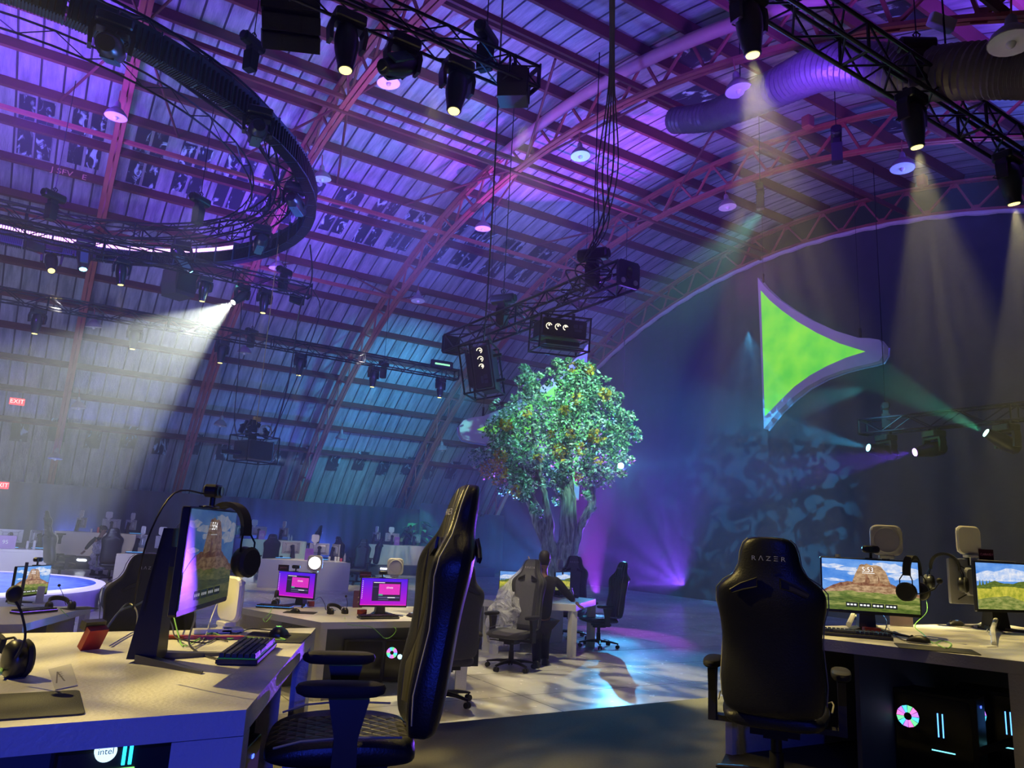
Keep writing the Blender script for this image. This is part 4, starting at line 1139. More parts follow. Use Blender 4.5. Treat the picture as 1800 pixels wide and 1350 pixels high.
    for k in range(5):
        a = 2 * PI * k / 5 + .3; d = Vector((math.cos(a), math.sin(a), 0)); sd = Vector((-d.y, d.x, 0))
        rr = []
        for r_, hw, zt, zb in ((.03, .034, .125, .08), (.18, .026, .115, .085), (.32, .018, .09, .07), (.335, .014, .085, .072)):
            p = d * r_; rr.append([p + sd * hw + Vector((0, 0, zt - .008)), p + sd * hw * .5 + Vector((0, 0, zt)), p - sd * hw * .5 + Vector((0, 0, zt)), p - sd * hw + Vector((0, 0, zt - .008)), p - sd * hw + Vector((0, 0, zb)), p + sd * hw + Vector((0, 0, zb))])
        mb.loft(rr); W.append((d, sd))
    mb.build('star_base', M_BLKMET, t)
    for d, sd in W:
        mb = MB(); p = d * .32
        for s in (-1, 1): mb.cyl(p + sd * s * .008 + Vector((0, 0, .03)), p + sd * s * .028 + Vector((0, 0, .03)), .03, 12)
        mb.cyl(p + Vector((0, 0, .03)), p + Vector((0, 0, .075)), .008, 6)
        mb.build('caster', M_RUBBER, t, True)
    return t
def put_chair(proto, x, y, z, az, label, lift=0.0, group='gaming chairs at the desks', first=False):
    o = proto if first else dup(proto, (x, y, z), 0, label, group)
    o.location = (x, y, z); o.rotation_euler = (0, 0, math.radians(az - 90)); o['label'] = label; o['group'] = group
    if lift: o.scale = (1, 1, 1 + lift)
    return o

# --- monitors. Screen faces local -y, x runs to the right, origin on the desk below the middle
def texglow(name, c1, c2, s, sc, stretch=(1, 1, 1)):
    m, nt, b = _nt(name); tc = nt.nodes.new('ShaderNodeTexCoord'); mp = nt.nodes.new('ShaderNodeMapping'); mp.inputs['Scale'].default_value = stretch
    nz = nt.nodes.new('ShaderNodeTexNoise'); nz.inputs['Scale'].default_value = sc; nz.inputs['Detail'].default_value = 7; nz.inputs['Roughness'].default_value = .65
    cr = nt.nodes.new('ShaderNodeValToRGB'); cr.color_ramp.elements[0].position = .36; cr.color_ramp.elements[1].position = .64
    cr.color_ramp.elements[0].color = (*c1, 1); cr.color_ramp.elements[1].color = (*c2, 1)
    nt.links.new(tc.outputs['Object'], mp.inputs[0]); nt.links.new(mp.outputs[0], nz.inputs['Vector']); nt.links.new(nz.outputs['Fac'], cr.inputs[0])
    nt.links.new(cr.outputs[0], b.inputs['Emission Color']); b.inputs['Emission Strength'].default_value = s; b.inputs['Base Color'].default_value = (.02, .02, .02, 1); b.inputs['Roughness'].default_value = .25
    return m
SCR = {}
for dim, f in (('', 1.0), ('dim_', .22)):
    SCR[dim] = [texglow(dim + 'screen_blue_sky', (.06, .24, .75), (.22, .45, .90), .95 * f, 4, (1, 1, 2)), texglow(dim + 'screen_cloud', (.35, .55, .95), (.95, .95, 1), .9 * f, 18, (1, 1, 1.6)),
                texglow(dim + 'screen_rock', (.26, .13, .06), (.75, .50, .28), .85 * f, 22, (1, 1, 3)), texglow(dim + 'screen_rock_shade', (.16, .05, .03), (.55, .28, .14), .75 * f, 30, (1, 1, 1)),
                texglow(dim + 'screen_grass', (.12, .20, .03), (.50, .50, .14), .75 * f, 26, (.6, 1, 2.5)), texglow(dim + 'screen_dark_grass', (.07, .13, .02), (.25, .33, .06), .65 * f, 40, (.5, 1, 3)),
                glow(dim + 'screen_dark_tile', (.03, .04, .04), .5 * f), glow(dim + 'screen_white_text', (1, 1, 1), 1.1 * f)]
S_SKY, S_CLOUD, S_ROCK, S_ROCK2, S_GRASS, S_GRASS2, S_TILE, _t = SCR['']
S_TEXT = glow('screen_white', (1, 1, 1), 1.1); 
S_PURP = glow('screen_violet', (.16, .01, .95), 1.0); S_MAG = glow('screen_magenta', (.50, .01, .85), 1.0)
S_PANEL = glow('screen_dark_panel', (.03, .02, .08), .5); S_PINK = glow('screen_pink', (.75, .03, .55), .9)
S_YEL = texglow('screen_yellow', (.30, .34, .03), (.75, .65, .08), .9, 20); S_OFF = mat('dark_screen_glass', (.01, .01, .012), .12)
def jag(pts, amp, seed, n=5):
    r = random.Random(seed); out = []
    for (x0, y0), (x1, y1) in zip(pts, pts[1:]):
        for k in range(n):
            t = k / n; out.append((x0 + (x1 - x0) * t, y0 + (y1 - y0) * t + (r.uniform(-amp, amp) if k else 0)))
    return out + [pts[-1]]
def pic_mesa(mb, w, h, y):
    """lock screen: rock mesa under a blue sky; unit coords 0..1"""
    L = [0]
    def poly(m, pts, dy=None):
        L[0] += 1; mb.m = m
        mb.flat([((u - .5) * w, (v - .5) * h) for u, v in pts], y - .00012 * L[0])
    poly(0, [(0, 0), (1, 0), (1, 1), (0, 1)])
    for cu, cv, a, b, sd in ((.10, .85, .16, .05, 1), (.28, .80, .14, .05, 2), (.36, .72, .10, .04, 3), (.72, .86, .22, .09, 4), (.85, .70, .20, .08, 5), (.12, .58, .12, .03, 6), (.62, .92, .12, .05, 7), (.95, .80, .12, .1, 8)):
        r = random.Random(sd); poly(1, [(min(1, max(0, cu + a * math.cos(k * PI / 7) * r.uniform(.6, 1.1))), min(1, max(0, cv + b * math.sin(k * PI / 7) * r.uniform(.6, 1.2)))) for k in range(14)])
    poly(2, jag([(.30, .50), (.35, .72), (.40, .90), (.47, .93), (.62, .88), (.66, .80), (.72, .52)], .015, 3, 3) + [(.72, .45), (.30, .45)])
    poly(3, [(.44, .46), (.46, .75), (.50, .60), (.49, .46)]); poly(3, [(.58, .50), (.59, .70), (.61, .52)])
    poly(3, jag([(0, .36), (.15, .50), (.30, .56), (.50, .54), (.72, .55), (.85, .46), (1, .38)], .02, 5, 4) + [(1, .25), (0, .25)])
    poly(2, jag([(0, .34), (.15, .44), (.3, .50), (.5, .49), (.7, .50), (.85, .42), (1, .33)], .012, 8, 4) + [(1, .25), (0, .25)])
    poly(4, jag([(0, .33), (.25, .38), (.5, .36), (.8, .36), (1, .31)], .015, 9, 4) + [(1, 0), (0, 0)])
    poly(5, jag([(0, .22), (.3, .27), (.6, .24), (1, .22)], .01, 11, 4) + [(1, .17), (0, .16)])
    poly(5, jag([(0, .08), (.5, .11), (1, .07)], .01, 12, 6) + [(1, 0), (0, 0)])
    for k in range(4):
        u = .24 + .135 * k; poly(6, [(u, .065), (u + .125, .065), (u + .125, .155), (u, .155)])
        for j in range(3): poly(7, [(u + .012 + j * .036, .095), (u + .036 + j * .036, .095), (u + .036 + j * .036, .125), (u + .012 + j * .036, .125)])
    poly(7, [(.42, .735), (.55, .735), (.55, .745), (.42, .745)])
    return SCR['']
def pic_mesa_dim(mb, w, h, y):
    pic_mesa(mb, w, h, y); return SCR['dim_']
def pic_meadow(mb, w, h, y):
    L = [0]
    def poly(m, pts):
        L[0] += 1; mb.m = m; mb.flat([((u - .5) * w, (v - .5) * h) for u, v in pts], y - .00012 * L[0])
    poly(0, [(0, 0), (1, 0), (1, 1), (0, 1)]); poly(1, jag([(0, .75), (.5, .9), (1, .8)], .03, 2, 5) + [(1, .62), (0, .6)])
    poly(2, jag([(0, .50), (.3, .62), (.6, .56), (1, .66)], .03, 4, 4) + [(1, .4), (0, .4)])
    poly(3, jag([(0, .45), (.5, .50), (1, .44)], .01, 5, 4) + [(1, 0), (0, 0)])
    for u in (.05, .1, .16, .21): poly(2, [(u - .03, .44), (u + .03, .44), (u, .64)])
    poly(4, jag([(0, .2), (.5, .3), (1, .12)], .02, 6, 4) + [(1, 0), (0, 0)])
    return [S_SKY, S_CLOUD, S_GRASS2, S_YEL, S_GRASS, S_GRASS2, S_TILE, S_TEXT]
def violet_screen_mat():
    m, nt, b = _nt('screen_violet_gradient')
    tc = nt.nodes.new('ShaderNodeTexCoord'); sp = nt.nodes.new('ShaderNodeSeparateXYZ'); nt.links.new(tc.outputs['Generated'], sp.inputs[0])
    cr = nt.nodes.new('ShaderNodeValToRGB'); cr.color_ramp.elements[0].color = (.50, .0, .62, 1); cr.color_ramp.elements[1].color = (.06, .01, .80, 1)
    nt.links.new(sp.outputs['Z'], cr.inputs[0]); nt.links.new(cr.outputs[0], b.inputs['Emission Color']); b.inputs['Emission Strength'].default_value = 1.0
    b.inputs['Base Color'].default_value = (.02, 0, .05, 1); return m
S_GRAD = violet_screen_mat()
def pic_launcher(mb, w, h, y):
    L = [0]
    def poly(m, pts):
        L[0] += 1; mb.m = m; mb.flat([((u - .5) * w, (v - .5) * h) for u, v in pts], y - .0003 * L[0])
    q = lambda a, b, c, d: [(a, b), (c, b), (c, d), (a, d)]
    poly(0, q(0, 0, 1, 1)); poly(1, q(0, 0, 1, .035)); poly(2, q(.24, .16, .86, .88)); poly(3, q(.38, .40, .84, .80)); poly(5, q(.38, .36, .47, .42)); poly(4, q(.38, .27, .84, .32)); poly(6, q(.58, .282, .74, .305))
    poly(6, q(.26, .835, .50, .855)); poly(4, q(.25, .67, .36, .69)); poly(4, q(.38, .20, .60, .23))
    for k in range(10): poly(6, q(.02, .25 + k * .07, .035, .27 + k * .07))
    return [S_GRAD, S_PINK, S_PANEL, S_PINK, glow('screen_grey_row', (.12, .10, .28), .7), glow('screen_green_row', (.1, .6, .35), .7), S_TEXT]
def monitor(label, w, hbot, pic=None, back=M_BLACK, text=None, group=None, name='monitor', stand_back=.10, feet=.22):
    t = thing(name, label, 'monitor', (0, 0, 0), 0, group); h = w * .585; zc = hbot + h / 2
    mb = MB(); mb.rbox((0, .0, zc), (w, .028, h), .008, 2, 'y'); mb.rbox((0, .03, zc), (w * .62, .04, h * .62), .03, 3, 'y'); mb.build('panel', back, t)
    if back is M_PANELGREY:
        mb = MB()
        for s in (-1, 1): mb.bar((s * w * .40, .018, zc + h * .40), (s * w * .08, .052, zc + .02), .006, .006); mb.bar((s * w * .40, .018, zc - h * .40), (s * w * .08, .052, zc - .02), .006, .006)
        mb.rbox((0, .052, zc + .04), (w * .2, .02, h * .22), .02, 2, 'y'); mb.build('back_ridge', M_BLACK, t)
    mb = MB()
    if pic: ms = pic(mb, w - .018, h - .028, 0); o = mb.build('screen', ms, t); o.location = (0, -.0148, zc + .006)
    else: mb.box((0, -.0145, zc + .005), (w - .018, .002, h - .028)); o = mb.build('screen', S_OFF, t)
    if text: 
        for tx, u, v, s in text: words('screen_text', tx, s * h, ((u - .5) * w, -.0162 - (.004 if pic is pic_launcher else .004), zc + (v - .5) * h), (PI / 2, 0, 0), S_TEXT, t, 0)
    mb = MB(); c = stand_back
    mb.loft([[Vector((-x, c + d, z)), Vector((x, c + d, z)), Vector((x, c + d + e, z)), Vector((-x, c + d + e, z))] for z, x, d, e in ((.012, .055, -.02, .10), (hbot + h * .3, .04, -.015, .06), (hbot + h * .78, .03, -.01, .035))])
    mb.box((0, c * .5 + .01, zc), (.07, c - .01, .07)); mb.build('stand', M_BLACK, t)
    mb = MB()
    for s in (-1, 1):
        mb.loft([[Vector((s * (x - q), y, 0)), Vector((s * (x + q), y, 0)), Vector((s * (x + q), y, z)), Vector((s * (x - q), y, z))] for x, y, q, z in ((.03, c + .05, .03, .03), (.10, c - .07, .024, .018), (feet, c - .07 - feet * .75, .013, .008))])
    mb.build('foot', mat('foot_gunmetal', (.09, .09, .10), .35, .6), t)
    return t
def at_desk(o, x, y, z, deg):
    o.location = (x, y, z); o.rotation_euler = (0, 0, math.radians(deg)); return o

def webcam(loc, deg, label, s=1.0):
    t = thing('webcam', label, 'webcam', loc, math.radians(deg), 'webcams on the monitors'); t.scale = (s,) * 3
    mb = MB(); mb.rbox((0, 0, .055), (.095, .045, .042), .018, 3, 'y'); mb.build('body', M_BLACK, t)
    mb = MB(); mb.cyl((0, -.023, .055), (0, -.027, .055), .016, 16); mb.build('lens', M_LENS_OFF, t, True)
    mb = MB(); mb.cyl((0, 0, .0), (0, 0, .036), .009, 8); mb.rbox((0, .0, .003), (.07, .04, .006), .01); mb.box((0, .03, -.02), (.05, .006, .05)); mb.build('clip', M_BLACK, t); return t
def ring_light(loc, deg, label, lit=0, s=1.0, group='square ring lights'):
    t = thing('ring_light', label, 'ring light', loc, math.radians(deg), group); t.scale = (s,) * 3
    mb = MB(); mb.rbox((0, 0, .115), (.19, .026, .19), .045, 5, 'y'); mb.build('frame', M_WPLASTIC, t)
    m = glow('ring_light_lit', (1, .97, .9), 5) if lit else mat('ring_light_diffuser', (.45, .45, .60), .4)
    mb = MB(); mb.cyl((0, -.012, .115), (0, -.0165, .115), .074, 28); mb.build('diffuser', m, t)
    mb = MB(); mb.lathe([(.076, -.003), (.082, .0), (.076, .003)], 28, (0, -.0165, .115), Matrix.Rotation(PI / 2, 3, 'X'), False)
    for a in (-1, 1):
        for b in (-1, 1): mb.cyl((a * .072, -.013, .115 + b * .072), (a * .072, -.017, .115 + b * .072), .01, 8)
    mb.build('rim', M_WPLASTIC, t, True)
    mb = MB(); mb.rbox((0, .01, .01), (.09, .05, .02), .01); mb.box((0, .03, -.02), (.05, .008, .06)); mb.build('clip', M_WPLASTIC, t); return t
def keyboard(loc, deg, label, glowcol=None, rows=5, cols=17, w=.44, d=.145, tilt=.05, big=True):
    t = thing('keyboard', label, 'keyboard', loc, math.radians(deg), 'mechanical keyboards')
    mb = MB(); mb.rbox((0, 0, .012), (w, d, .018), .006); mb.build('case', M_BLACK, t)
    if glowcol:
        mb = MB(); mb.box((0, 0, .0225), (w - .012, d - .012, .002)); mb.build('backlight', glow('key_glow_%s' % glowcol[0], glowcol[1], glowcol[2]), t)
    rows = 6
    kx, ky = (w - .014) / cols, (d - .014) / rows
    km = mat('keycap_plastic', (.016, .017, .019), .45)
    for r in range(rows):
        mb = MB()
        for c in range(cols):
            x = -w / 2 + .007 + kx * (c + .5); y = -d / 2 + .007 + ky * (r + .5)
            if r == 0 and 4 <= c <= 8:
                if c != 6: continue
                mb.rbox((x, y, .032), (kx * 5 - .002, ky - .002, .014), .002, 1); continue
            a, b_, q = kx / 2 - .0012, ky / 2 - .0012, .72
            zt = .038 + (.002 if r in (0, 5) else 0)
            vs = [(x - a, y - b_, .024), (x + a, y - b_, .024), (x + a, y + b_, .024), (x - a, y + b_, .024), (x - a * q, y - b_ * q, zt), (x + a * q, y - b_ * q, zt), (x + a * q, y + b_ * q, zt), (x - a * q, y + b_ * q, zt)]
            mb.add(vs, [(0, 1, 5, 4), (1, 2, 6, 5), (2, 3, 7, 6), (3, 0, 4, 7), (4, 5, 6, 7)])
        mb.build('key_row', km, t)
    return t
def mouse(loc, deg, label, logo=None, s=1.0):
    t = thing('mouse', label, 'mouse', loc, math.radians(deg), 'computer mice'); t.scale = (s,) * 3
    R = []
    for y, w, h in ((-.063, .012, .012), (-.058, .026, .024), (-.04, .033, .036), (-.015, .032, .041), (.015, .030, .037), (.042, .032, .026), (.058, .028, .016), (.063, .018, .010)):
        R.append([Vector((w * math.cos(a) * (1 if math.sin(a) >= 0 else 1.0), y, .002 + max(0, h * math.sin(a) ** 1 if math.sin(a) > 0 else 0))) for a in [PI * k / 9 for k in range(10)]] )
    mb = MB(); mb.loft(R); mb.build('shell', mat('mouse_black', (.02, .02, .021), .4), t, True)
    mb = MB(); mb.cyl((-.004, .035, .030), (.004, .035, .030), .009, 10); mb.build('wheel', M_RUBBER, t)
    if logo:
        mb = MB()
        for a in (-.5, 0, .5): mb.add([(.004 * math.cos(a * 3), -.028, .0415), (math.sin(a) * .022 + .003, -.028 + .022 * math.cos(a), .0425), (math.sin(a) * .022 - .003, -.028 + .022 * math.cos(a), .0425)], [(0, 1, 2)])
        mb.build('glowing_logo', logo, t)
    return t
def mousepad(c, w, d, deg, label):
    mb = MB(); mb.rbox((0, 0, .0025), (w, d, .004), .015, 3); o = mb.build('mouse_pad', mat('mouse_pad_cloth', (.022, .024, .024), .8, bump=.2, bscale=300), None, False, label, 'mouse pad', 'cloth mouse pads')
    o.location = c; o.rotation_euler = (0, 0, math.radians(deg)); return o
def headset(label, loc, rot=(0, 0, 0), s=1.0, mic=True, wide=.0):
    """headband in the local xz plane, cups at the ends; origin between the cups at their lowest point"""
    t = thing('headset', label, 'headset', loc, 0, 'gaming headsets'); t.rotation_euler = rot; t.scale = (s,) * 3
    P = []
    for k in range(17):
        a = PI * (k / 16); P.append(((.078 + wide) * math.cos(a), 0, .13 + .095 * math.sin(a) ** .8))
    mb = MB()
    rr = [[Vector((p[0] * f, y, .13 + (p[2] - .13) * f)) for f, y in ((1.06, -.018), (1.06, .018), (.90, .018), (.90, -.018))] for p in P]
    mb.loft(rr); mb.build('headband', M_RUBBER, t, True)
    for sx in (-1, 1):
        x = sx * (.078 + wide)
        mb = MB(); mb.tube([(x, -.014, .14), (x * 1.14, -.03, .11), (x * 1.14, -.03, .07), (x * 1.1, -.02, .05)], .003, 5); mb.tube([(x, .014, .14), (x * 1.14, .03, .11), (x * 1.14, .03, .07), (x * 1.1, .02, .05)], .003, 5); mb.build('yoke_wire', M_BLKMET, t, True)
        mb = MB(); prof = [(.02, -.022), (.040, -.020), (.046, -.006), (.046, .006), (.038, .016), (.02, .02)]
        mb.lathe(prof, 20, (x * 1.02, 0, .052), Matrix.Rotation(-sx * PI / 2, 3, 'Y') @ Matrix.Scale(1, 3)); mb.build('ear_cup', M_BLACK, t, True)
        mb = MB(); mb.lathe([(.024, .016), (.044, .017), (.046, .026), (.038, .034), (.024, .034)], 20, (x * 1.02, 0, .052), Matrix.Rotation(sx * -PI / 2, 3, 'Y') @ Matrix.Rotation(PI, 3, 'X')); mb.build('ear_cushion', M_RUBBER, t, True)
    if mic:
        mb = MB(); mb.tube([(-.08 - wide, -.03, .045), (-.08 - wide, -.08, .05), (-.06, -.12, .075), (-.05, -.135, .10)], .003, 5); mb.ball((-.05, -.14, .115), .015, 6); mb.build('microphone', M_RUBBER, t, True)
    return t
def pc_tower(loc, deg, label, rgb=True, disc=None):
    t = thing('computer_tower', label, 'computer', loc, math.radians(deg), 'gaming computers under the desks')
    mb = MB(); mb.rbox((0, 0, .24), (.23, .46, .46), .01, 2, 'z'); mb.build('case', M_BLACK, t)
    mb = MB(); mb.rbox((-.117, .0, .25), (.004, .40, .40), .02, 2, 'x'); mb.build('side_window', S_OFF, t)
    if rgb:
        for j, (y, z) in enumerate(((.13, .32), (.0, .12))):
            fn = MB(); ms = []
            for k in range(12):
                fn.m = k % 4; a0_, a1_ = 2 * PI * k / 12, 2 * PI * (k + .9) / 12; r0, r1 = .022, .062
                fn.add([(-.1215, y + r * math.cos(a), z + r * math.sin(a)) for r, a in ((r0, a0_), (r1, a0_), (r1, a1_), (r0, a1_))], [(0, 1, 2, 3)])
            if j == 0: fn.build('fan_light', [glow('rgb_pink', (1, .2, .6), 1.6), glow('rgb_violet', (.5, .2, 1), 1.6), glow('rgb_cyan', (.1, .7, 1), 1.4), glow('rgb_green', (.2, 1, .4), 1.2)], t)
        mb = MB(); mb.box((-.121, -.03, .30), (.003, .006, .13)); mb.box((-.121, -.055, .30), (.003, .006, .13)); mb.build('memory_light', glow('rgb_blue', (.1, .35, 1), 3), t)
        mb = MB(); mb.box((-.121, -.05, .16), (.003, .12, .006)); mb.build('card_light', glow('rgb_cyan2', (.2, .8, 1), 2), t)
    mb = MB(); mb.box((0, -.232, .42), (.02, .004, .012)); mb.build('power_button', glow('power_blue', (.05, .1, 1), 4), t)
    return t
# ---------------------------------------------------------------- near desks on the carpeted riser
Z1 = RZ + .75
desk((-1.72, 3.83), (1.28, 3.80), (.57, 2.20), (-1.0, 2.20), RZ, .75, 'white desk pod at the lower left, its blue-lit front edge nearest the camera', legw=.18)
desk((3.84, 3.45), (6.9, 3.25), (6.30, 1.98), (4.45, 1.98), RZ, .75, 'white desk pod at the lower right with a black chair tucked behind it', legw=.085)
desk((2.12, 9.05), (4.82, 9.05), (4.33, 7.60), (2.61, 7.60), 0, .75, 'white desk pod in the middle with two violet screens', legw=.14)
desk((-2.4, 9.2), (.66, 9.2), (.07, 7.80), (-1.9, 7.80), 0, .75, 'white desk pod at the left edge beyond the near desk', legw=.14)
# table by the man, five-sided
def table_by_tree():
    t = thing('desk', 'white desk the man in black leans on, in front of the tree', 'desk', (7.0, 9.9, 0))
    O = [(-1.35, .70), (-1.05, -.15), (0.03, -.72), (1.10, .15), (.85, .80)]
    mb = MB(); mb.prism(O, .655, .75); mb.build('tabletop', M_WHITE, t)
    for (x, y), nx, ny in zip(O, (.05, .06, 0, -.07, -.05), (-.05, .05, .08, .02, -.05)):
        mb = MB(); mb.box((x + nx, y + ny, .326), (.10, .10, .652)); mb.build('leg', M_WHITE, t)
    mb = MB(); mb.bbox((-1.2, .66, 0), (.75, .69, .653)); mb.build('back_panel', M_WHITE, t)
    mb = MB(); mb.bbox((-1.06, .10, 0), (-.4, .13, .653)); mb.build('side_panel', M_WHITE, t)
table_by_tree()

# chairs
CH = gaming_chair('', M_QUILT, M_LEATHER)
put_chair(CH, 1.13, 2.92, RZ, 161, 'big black gaming chair seen from the side, nearest the camera', .035, first=True)
CG = gaming_chair('', M_GREYFAB, M_FABRIC, trim=M_GREYFAB)
put_chair(CG, 5.56, 8.62, 0, 203, 'dark grey gaming chair half turned to the camera beside the man in black', first=True)
put_chair(CH, 3.48, 2.78, RZ, 36, 'black gaming chair seen from behind with lettered headrest, at the lower right desk', -.065)
put_chair(CG, .72, 7.35, 0, 108, 'dark gaming chair seen from behind at the left desk beyond the near one')
put_chair(CH, 1.55, 7.55, 0, 15, 'gaming chair showing only one side and its armrests behind the near left monitor', -.05)
put_chair(CG, 3.80, 7.14, 0, 78, 'grey gaming chair seen from behind just right of the big near chair')
put_chair(CG, 8.35, 11.05, 0, 228, 'grey gaming chair facing the camera at the far side of the table by the tree', 0)
put_chair(CH, 8.12, 9.98, 0, 165, 'black gaming chair in profile right of the table by the tree', -.02)
# diamond quilting and pale bands of the big chair's seat
bigseat = [o for o in bpy.data.objects if o.parent == CH and o.name.startswith('seat')][0]

def panel_place(o, cx_, cy_, deg): return at_desk(o, cx_, cy_, 0, deg)
# --- left pod
m1 = monitor('large near monitor seen at a slant on the lower left desk, dim mesa lock screen', .61, .186, pic_mesa_dim, text=[('5:54', .47, .82, .11)], stand_back=.13, feet=.20)
at_desk(m1, .56, 2.96, Z1, 63.6)
d1 = Vector((math.cos(math.radians(63.6)), math.sin(math.radians(63.6)), 0)); n1 = Vector((d1.y, -d1.x, 0))   # n1: towards the viewer side
c1 = Vector((.56, 2.96, 0))
top1 = Z1 + .186 + .357
p = c1 + d1 * (-.02); webcam((p.x, p.y, top1 + .002), 63.6, 'black webcam on top of the large near monitor, cable looping left', 1.12)
p = c1 + d1 * .23; hs = headset('black headset hanging over the right corner of the large near monitor', (p.x, p.y, top1 - .262), (0, 0, math.radians(63.6 + 62)), 1.28, False)
cable('webcam_cable', [c1 + d1 * (-.06) - n1 * .02 + Vector((0, 0, top1 + .05)), c1 + d1 * (-.26) - n1 * .06 + Vector((0, 0, top1 + .04)), c1 + d1 * (-.33) - n1 * .10 + Vector((0, 0, top1 - .12)), c1 + d1 * (-.28) - n1 * .13 + Vector((0, 0, Z1 + .2))], .0032, M_BLACK, 'black webcam cable looping over the left end of the large near monitor')
keyboard((.775, 3.06, Z1), 66, 'black keyboard with tall keys in front of the large near monitor', ('green', (.02, .25, .08), .3))
mousepad((1.00, 3.50, Z1), .30, .27, 64, 'dark mouse pad at the right end of the lower left desk')
mouse((1.02, 3.53, Z1 + .005), -35, 'black mouse with a green glowing emblem on the lower left desk', glow('green_logo', (.3, 1, .2), 2.5))
rl = ring_light((.83, 3.70, Z1 + .03), 105, 'white ring light standing on the lower left desk, seen edge on', 0, 1.05)
mb = MB(); mb.box((.76, 3.68, Z1 + .012), (.16, .05, .018)); mb.rbox((.84, 3.70, Z1 + .012), (.12, .09, .02), .02)
_rf = mb.build('foot', M_WPLASTIC); _rf.parent = rl; _rf.matrix_parent_inverse = rl.matrix_basis.inverted()
mb = MB(); mb.box((0, 0, .045), (.075, .028, .085), Matrix.Rotation(.5, 3, 'X')); mb.m = 1; mb.box((0, .012, .092), (.08, .035, .03), Matrix.Rotation(.2, 3, 'X'))
o = mb.build('sound_card', [M_REDP, M_BLACK], None, False, 'small red and black box with cables standing left of the near monitor', 'box'); o.location = (.26, 3.30, Z1); o.rotation_euler = (0, 0, .5)
mb = MB(); mb.box((0, 0, .008), (.36, .035, .012)); o = mb.build('red_strip', M_REDP, None, False, 'flat red strip lying behind the near monitor foot', 'strip'); o.location = (.68, 3.52, Z1); o.rotation_euler = (0, 0, -.25)
c = at(60, 1240, Z1); mousepad((c.x - .12, c.y - .0, Z1), .46, .30, 0, 'wide dark mouse pad at the bottom left corner')
h2 = headset('black headset lying at the left edge with its round microphone raised', (-.055, 2.74, Z1 + .035), (-1.30, 0, .35), 1.25, False)
_c = cable('microphone', [(.02, 2.735, Z1 + .07), (.035, 2.72, Z1 + .13), (.015, 2.72, Z1 + .20), (-.01, 2.73, Z1 + .24)], .004, M_RUBBER, 'x')
_c.parent = h2; _c.matrix_parent_inverse = h2.matrix_basis.inverted()
for k in ('label', 'category'): del _c[k]
mb = MB(); mb.ball((-.012, 2.73, Z1 + .255), .020, 8, (1.1, 1, 1.25)); _c = mb.build('microphone_tip', M_RUBBER, None, True); _c.parent = h2; _c.matrix_parent_inverse = h2.matrix_basis.inverted()
def card(px4, label, z):
    a = [at(x, y, z) for x, y in px4]
    c = sum(a, Vector()) / 4; mb = MB(); mb.m = 0
    mb.add([(p - c) + Vector((0, 0, .001)) for p in a] + [(p - c) + Vector((0, 0, .003)) for p in a], [(0, 1, 2, 3), (4, 5, 6, 7), (0, 1, 5, 4), (1, 2, 6, 5), (2, 3, 7, 6), (3, 0, 4, 7)])
    mb.m = 1; u = a[1] - a[0]; v = a[3] - a[0]; o0 = a[0] - c + Vector((0, 0, .0034))
    for s, e in (((.12, .25), (.30, .75)), ((.30, .75), (.44, .25))):
        p, q = o0 + u * s[0] + v * (1 - s[1]), o0 + u * e[0] + v * (1 - e[1]); mb.bar(p, q, .004, .0004)
    for k in range(3): mb.bar(o0 + u * .30 + v * (.30 + .1 * k), o0 + u * .46 + v * (.30 + .1 * k), .003, .0004)
    o = mb.build('table_card', [mat('card_grey', (.42, .42, .45), .5), mat('card_print', (.12, .11, .13), .6)], None, False, label, 'card'); o.location = c
card(((85, 1178), (125, 1168), (136, 1206), (97, 1214)), 'grey printed card lying on the lower left desk beside the mouse pad', Z1)
# cables on the left desk
V = lambda px, py, dz=.006: at(px, py, Z1) + Vector((0, 0, dz))
cable('desk_cable', [V(178, 1136, .05), V(205, 1112, .09), V(240, 1100, .10), V(262, 1085, .12)], .004, M_BLACK, 'black cable arching from the red and black box to the near monitor')
cable('desk_cable', [V(178, 1134, .04), V(215, 1102, .10), V(236, 1108, .08), V(238, 1128, .03), V(250, 1130)], .004, M_BLACK, 'second black cable arching from the red and black box')
cable('desk_cable', [V(305, 1090, .12), V(330, 1095, .13), V(338, 1120, .09), V(330, 1142, .03), V(352, 1152), V(385, 1162)], .0038, M_BLACK, 'black cable hanging in a big loop below the near monitor')
cable('desk_cable', [V(512, 1108, .02), V(480, 1110), V(440, 1108), V(415, 1116), V(390, 1112), V(350, 1130)], .003, M_BLACK, 'thin mouse cable running left across the lower left desk')
cable('desk_cable', [V(295, 1098, .10), V(312, 1124, .02), V(322, 1138), V(345, 1128), V(372, 1115), V(400, 1125), V(430, 1123), V(500, 1128), V(480, 1120)], .003, M_GREENCAB, 'green cable tangled behind the near keyboard')
cable('desk_cable', [V(395, 1060, .15), V(372, 1095, .04), V(360, 1122), V(342, 1140), V(320, 1130)], .003, M_WPLASTIC, 'white cable falling from the standing ring light')
cable('desk_cable', [V(0, 1195, .02), V(5, 1165, .05), V(3, 1188, .02), V(32, 1175, .05)], .004, M_GREENCAB, 'green cable on the headset at the left edge')
cable('desk_cable', [V(285, 1102, .08), V(300, 1115, .04), V(310, 1130, .02), V(360, 1133), V(380, 1125), V(400, 1130)], .003, M_BLACK, 'thin black cables tangled at the near monitor foot')
